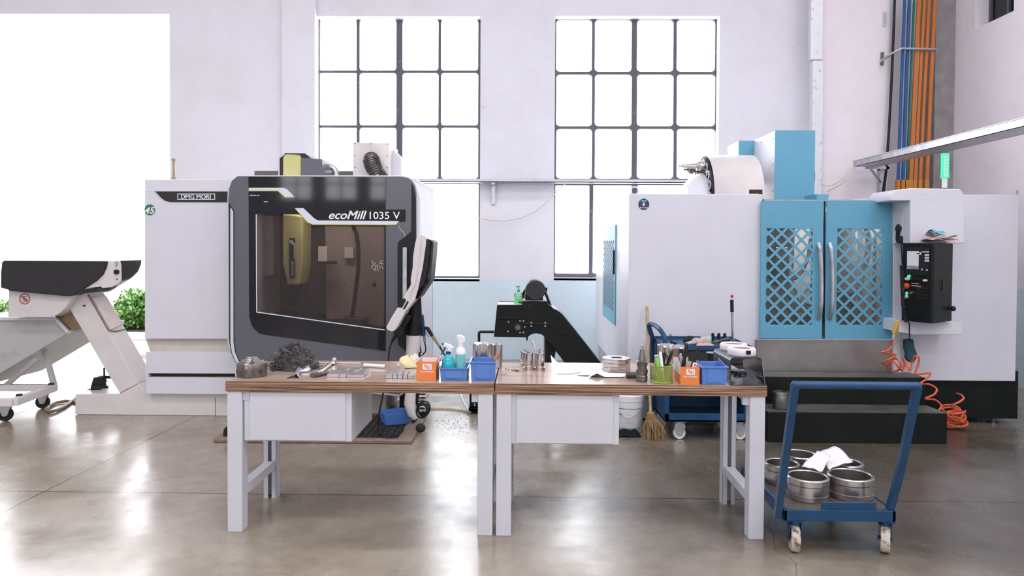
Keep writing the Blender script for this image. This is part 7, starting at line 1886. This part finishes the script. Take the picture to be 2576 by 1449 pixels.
# corner cleat notch
hb0 = Vector((xl_ + .0, yf_ + .015, ZD - .06)); 
Yh = yf_ - .30
ht0, ht1 = W(2000, 968, Yh), W(2308, 971, Yh)
hb0 = W(1966, 1298, yf_ + .0); hb1 = W(2246, 1283, yf_ - .0)
hb0 = Vector((hb0.x - .012, yf_ + .03, ZD - .05)); hb1 = Vector((xr_ - .02, yf_ + .03, ZD - .01))
mid = W(2263, 1190, yf_ - .07)
sq = lambda pts, r_: MB().tube(pts, r_ * 1.2, 4)
def sqbar(mb, a, b, sx, sy):
    ax = (b - a).normalized(); u = Vector((1, 0, 0)); u = (u - ax * u.dot(ax)).normalized(); v = ax.cross(u)
    vs = [p_ + u * i * sx / 2 + v * j * sy / 2 for p_ in (a, b) for i, j in ((-1, -1), (1, -1), (1, 1), (-1, 1))]
    return mb.add(vs, [(0, 3, 2, 1), (4, 5, 6, 7), (0, 1, 5, 4), (1, 2, 6, 5), (2, 3, 7, 6), (3, 0, 4, 7)])
mb = MB(); sqbar(mb, hb0, ht0, .035, .035); sqbar(mb, hb1, mid, .035, .035); sqbar(mb, mid, ht1, .035, .035)
mb.tube([ht0 - Vector((.005, 0, 0)), ht1 + Vector((.005, 0, 0))], .019, 16).sph(ht0, .0195).sph(ht1, .0195)
mb.build('push_handle', M['blue'], t, bev=.004)
for (px_, py_, ang) in ((1998, 1386, 78), (2226, 1388, 65)):
    q = G(px_, py_); o_ = caster(t, (q.x, q.y), .072, .046, zs, M['castd'], M['galv'] if 0 else M['blue'], R(ang))
for x_ in (xl_ + .07, xr_ - .07): caster(t, (x_, yb_ - .1), .06, .04, zs, M['castd'], M['blue'], R(90))
# steel rings on it
def ring(px, wpx, ybot, ytop, label, wall=.86, band=None):
    f_ = G(px, ybot, ZD); r_ = wpx / 2 / 1860 * (f_.y + .1); c = Vector((f_.x * (f_.y + r_) / f_.y, f_.y + r_, ZD + .0005)); h = W(px, ytop, c.y).z - ZD
    t = T('bearing_ring', label, 'steel ring', c, group='turned steel rings on the platform trolley')
    ri = r_ * wall
    MB().lathe([(ri, .002), (r_ * .97, 0), (r_ * .99, .004), (r_ * .99, .022), (r_, .024), (r_, .03), (r_ * .985, .031), (r_ * .985, h * .66), (r_ * .975, h * .67), (r_ * .975, h * .69), (r_ * .985, h * .70), (r_, h * .71), (r_, h - .005), (r_ - .004, h), (ri + .004, h), (ri, h - .004), (ri, .002)], c, 64, cap=False).build('ring', M['steel2'], t, ang=25)
    MB().lathe([(r_ * .9865, h * .665), (r_ * .9765, h * .672), (r_ * .9765, h * .692), (r_ * .9865, h * .70)], c, 64, cap=False).build('groove', M['steeld'], t, ang=25)
    return t
ring(2031, 103, 1268, 1196, 'front left steel ring on the blue trolley, nearest the handle post')
ring(2138, 112, 1265, 1193, 'front right steel ring, the widest on the blue trolley')
ring(1966, 86, 1226, 1163, 'steel ring at the left side, next to the bench leg', .84)
ring(2010, 88, 1198, 1141, 'rear left steel ring behind the handle post', .84)
ring(2126, 86, 1203, 1162, 'rear right steel ring partly covered by white paper', .8)
# paper on the rings
random.seed(14)
def psheet(pts, Yd, label, dz=0):
    n = 8; vs = []; fs = []
    P_ = [W(x, y, yy_) for x, y, yy_ in pts]
    for j in range(n + 1):
        for i in range(n + 1):
            u_, v = i / n, j / n; p_ = P_[0].lerp(P_[1], u_).lerp(P_[3].lerp(P_[2], u_), v)
            p_ += Vector((0, 0, .006 * math.sin(u_ * 4 + v * 6) + .003 * math.sin(u_ * 13 + v * 3) + dz)); vs.append(p_)
    for j in range(n):
        for i in range(n): a0 = j * (n + 1) + i; fs.append((a0, a0 + 1, a0 + n + 2, a0 + n + 1))
    o_ = MB().add(vs, fs).build('crumpled_paper', M['paper'], solid=.0012, ang=60); tag(o_, label, 'paper', 'white papers on the steel rings')
psheet([(2086, 1182, 4.10), (2146, 1160, 4.30), (2102, 1121, 4.60), (2050, 1145, 4.45)], 0, 'larger crumpled white paper lying on the steel rings')
psheet([(2016, 1178, 4.12), (2068, 1188, 4.08), (2090, 1150, 4.25), (2056, 1136, 4.32)], 0, 'smaller folded white paper, overlapping the front left ring', .006)
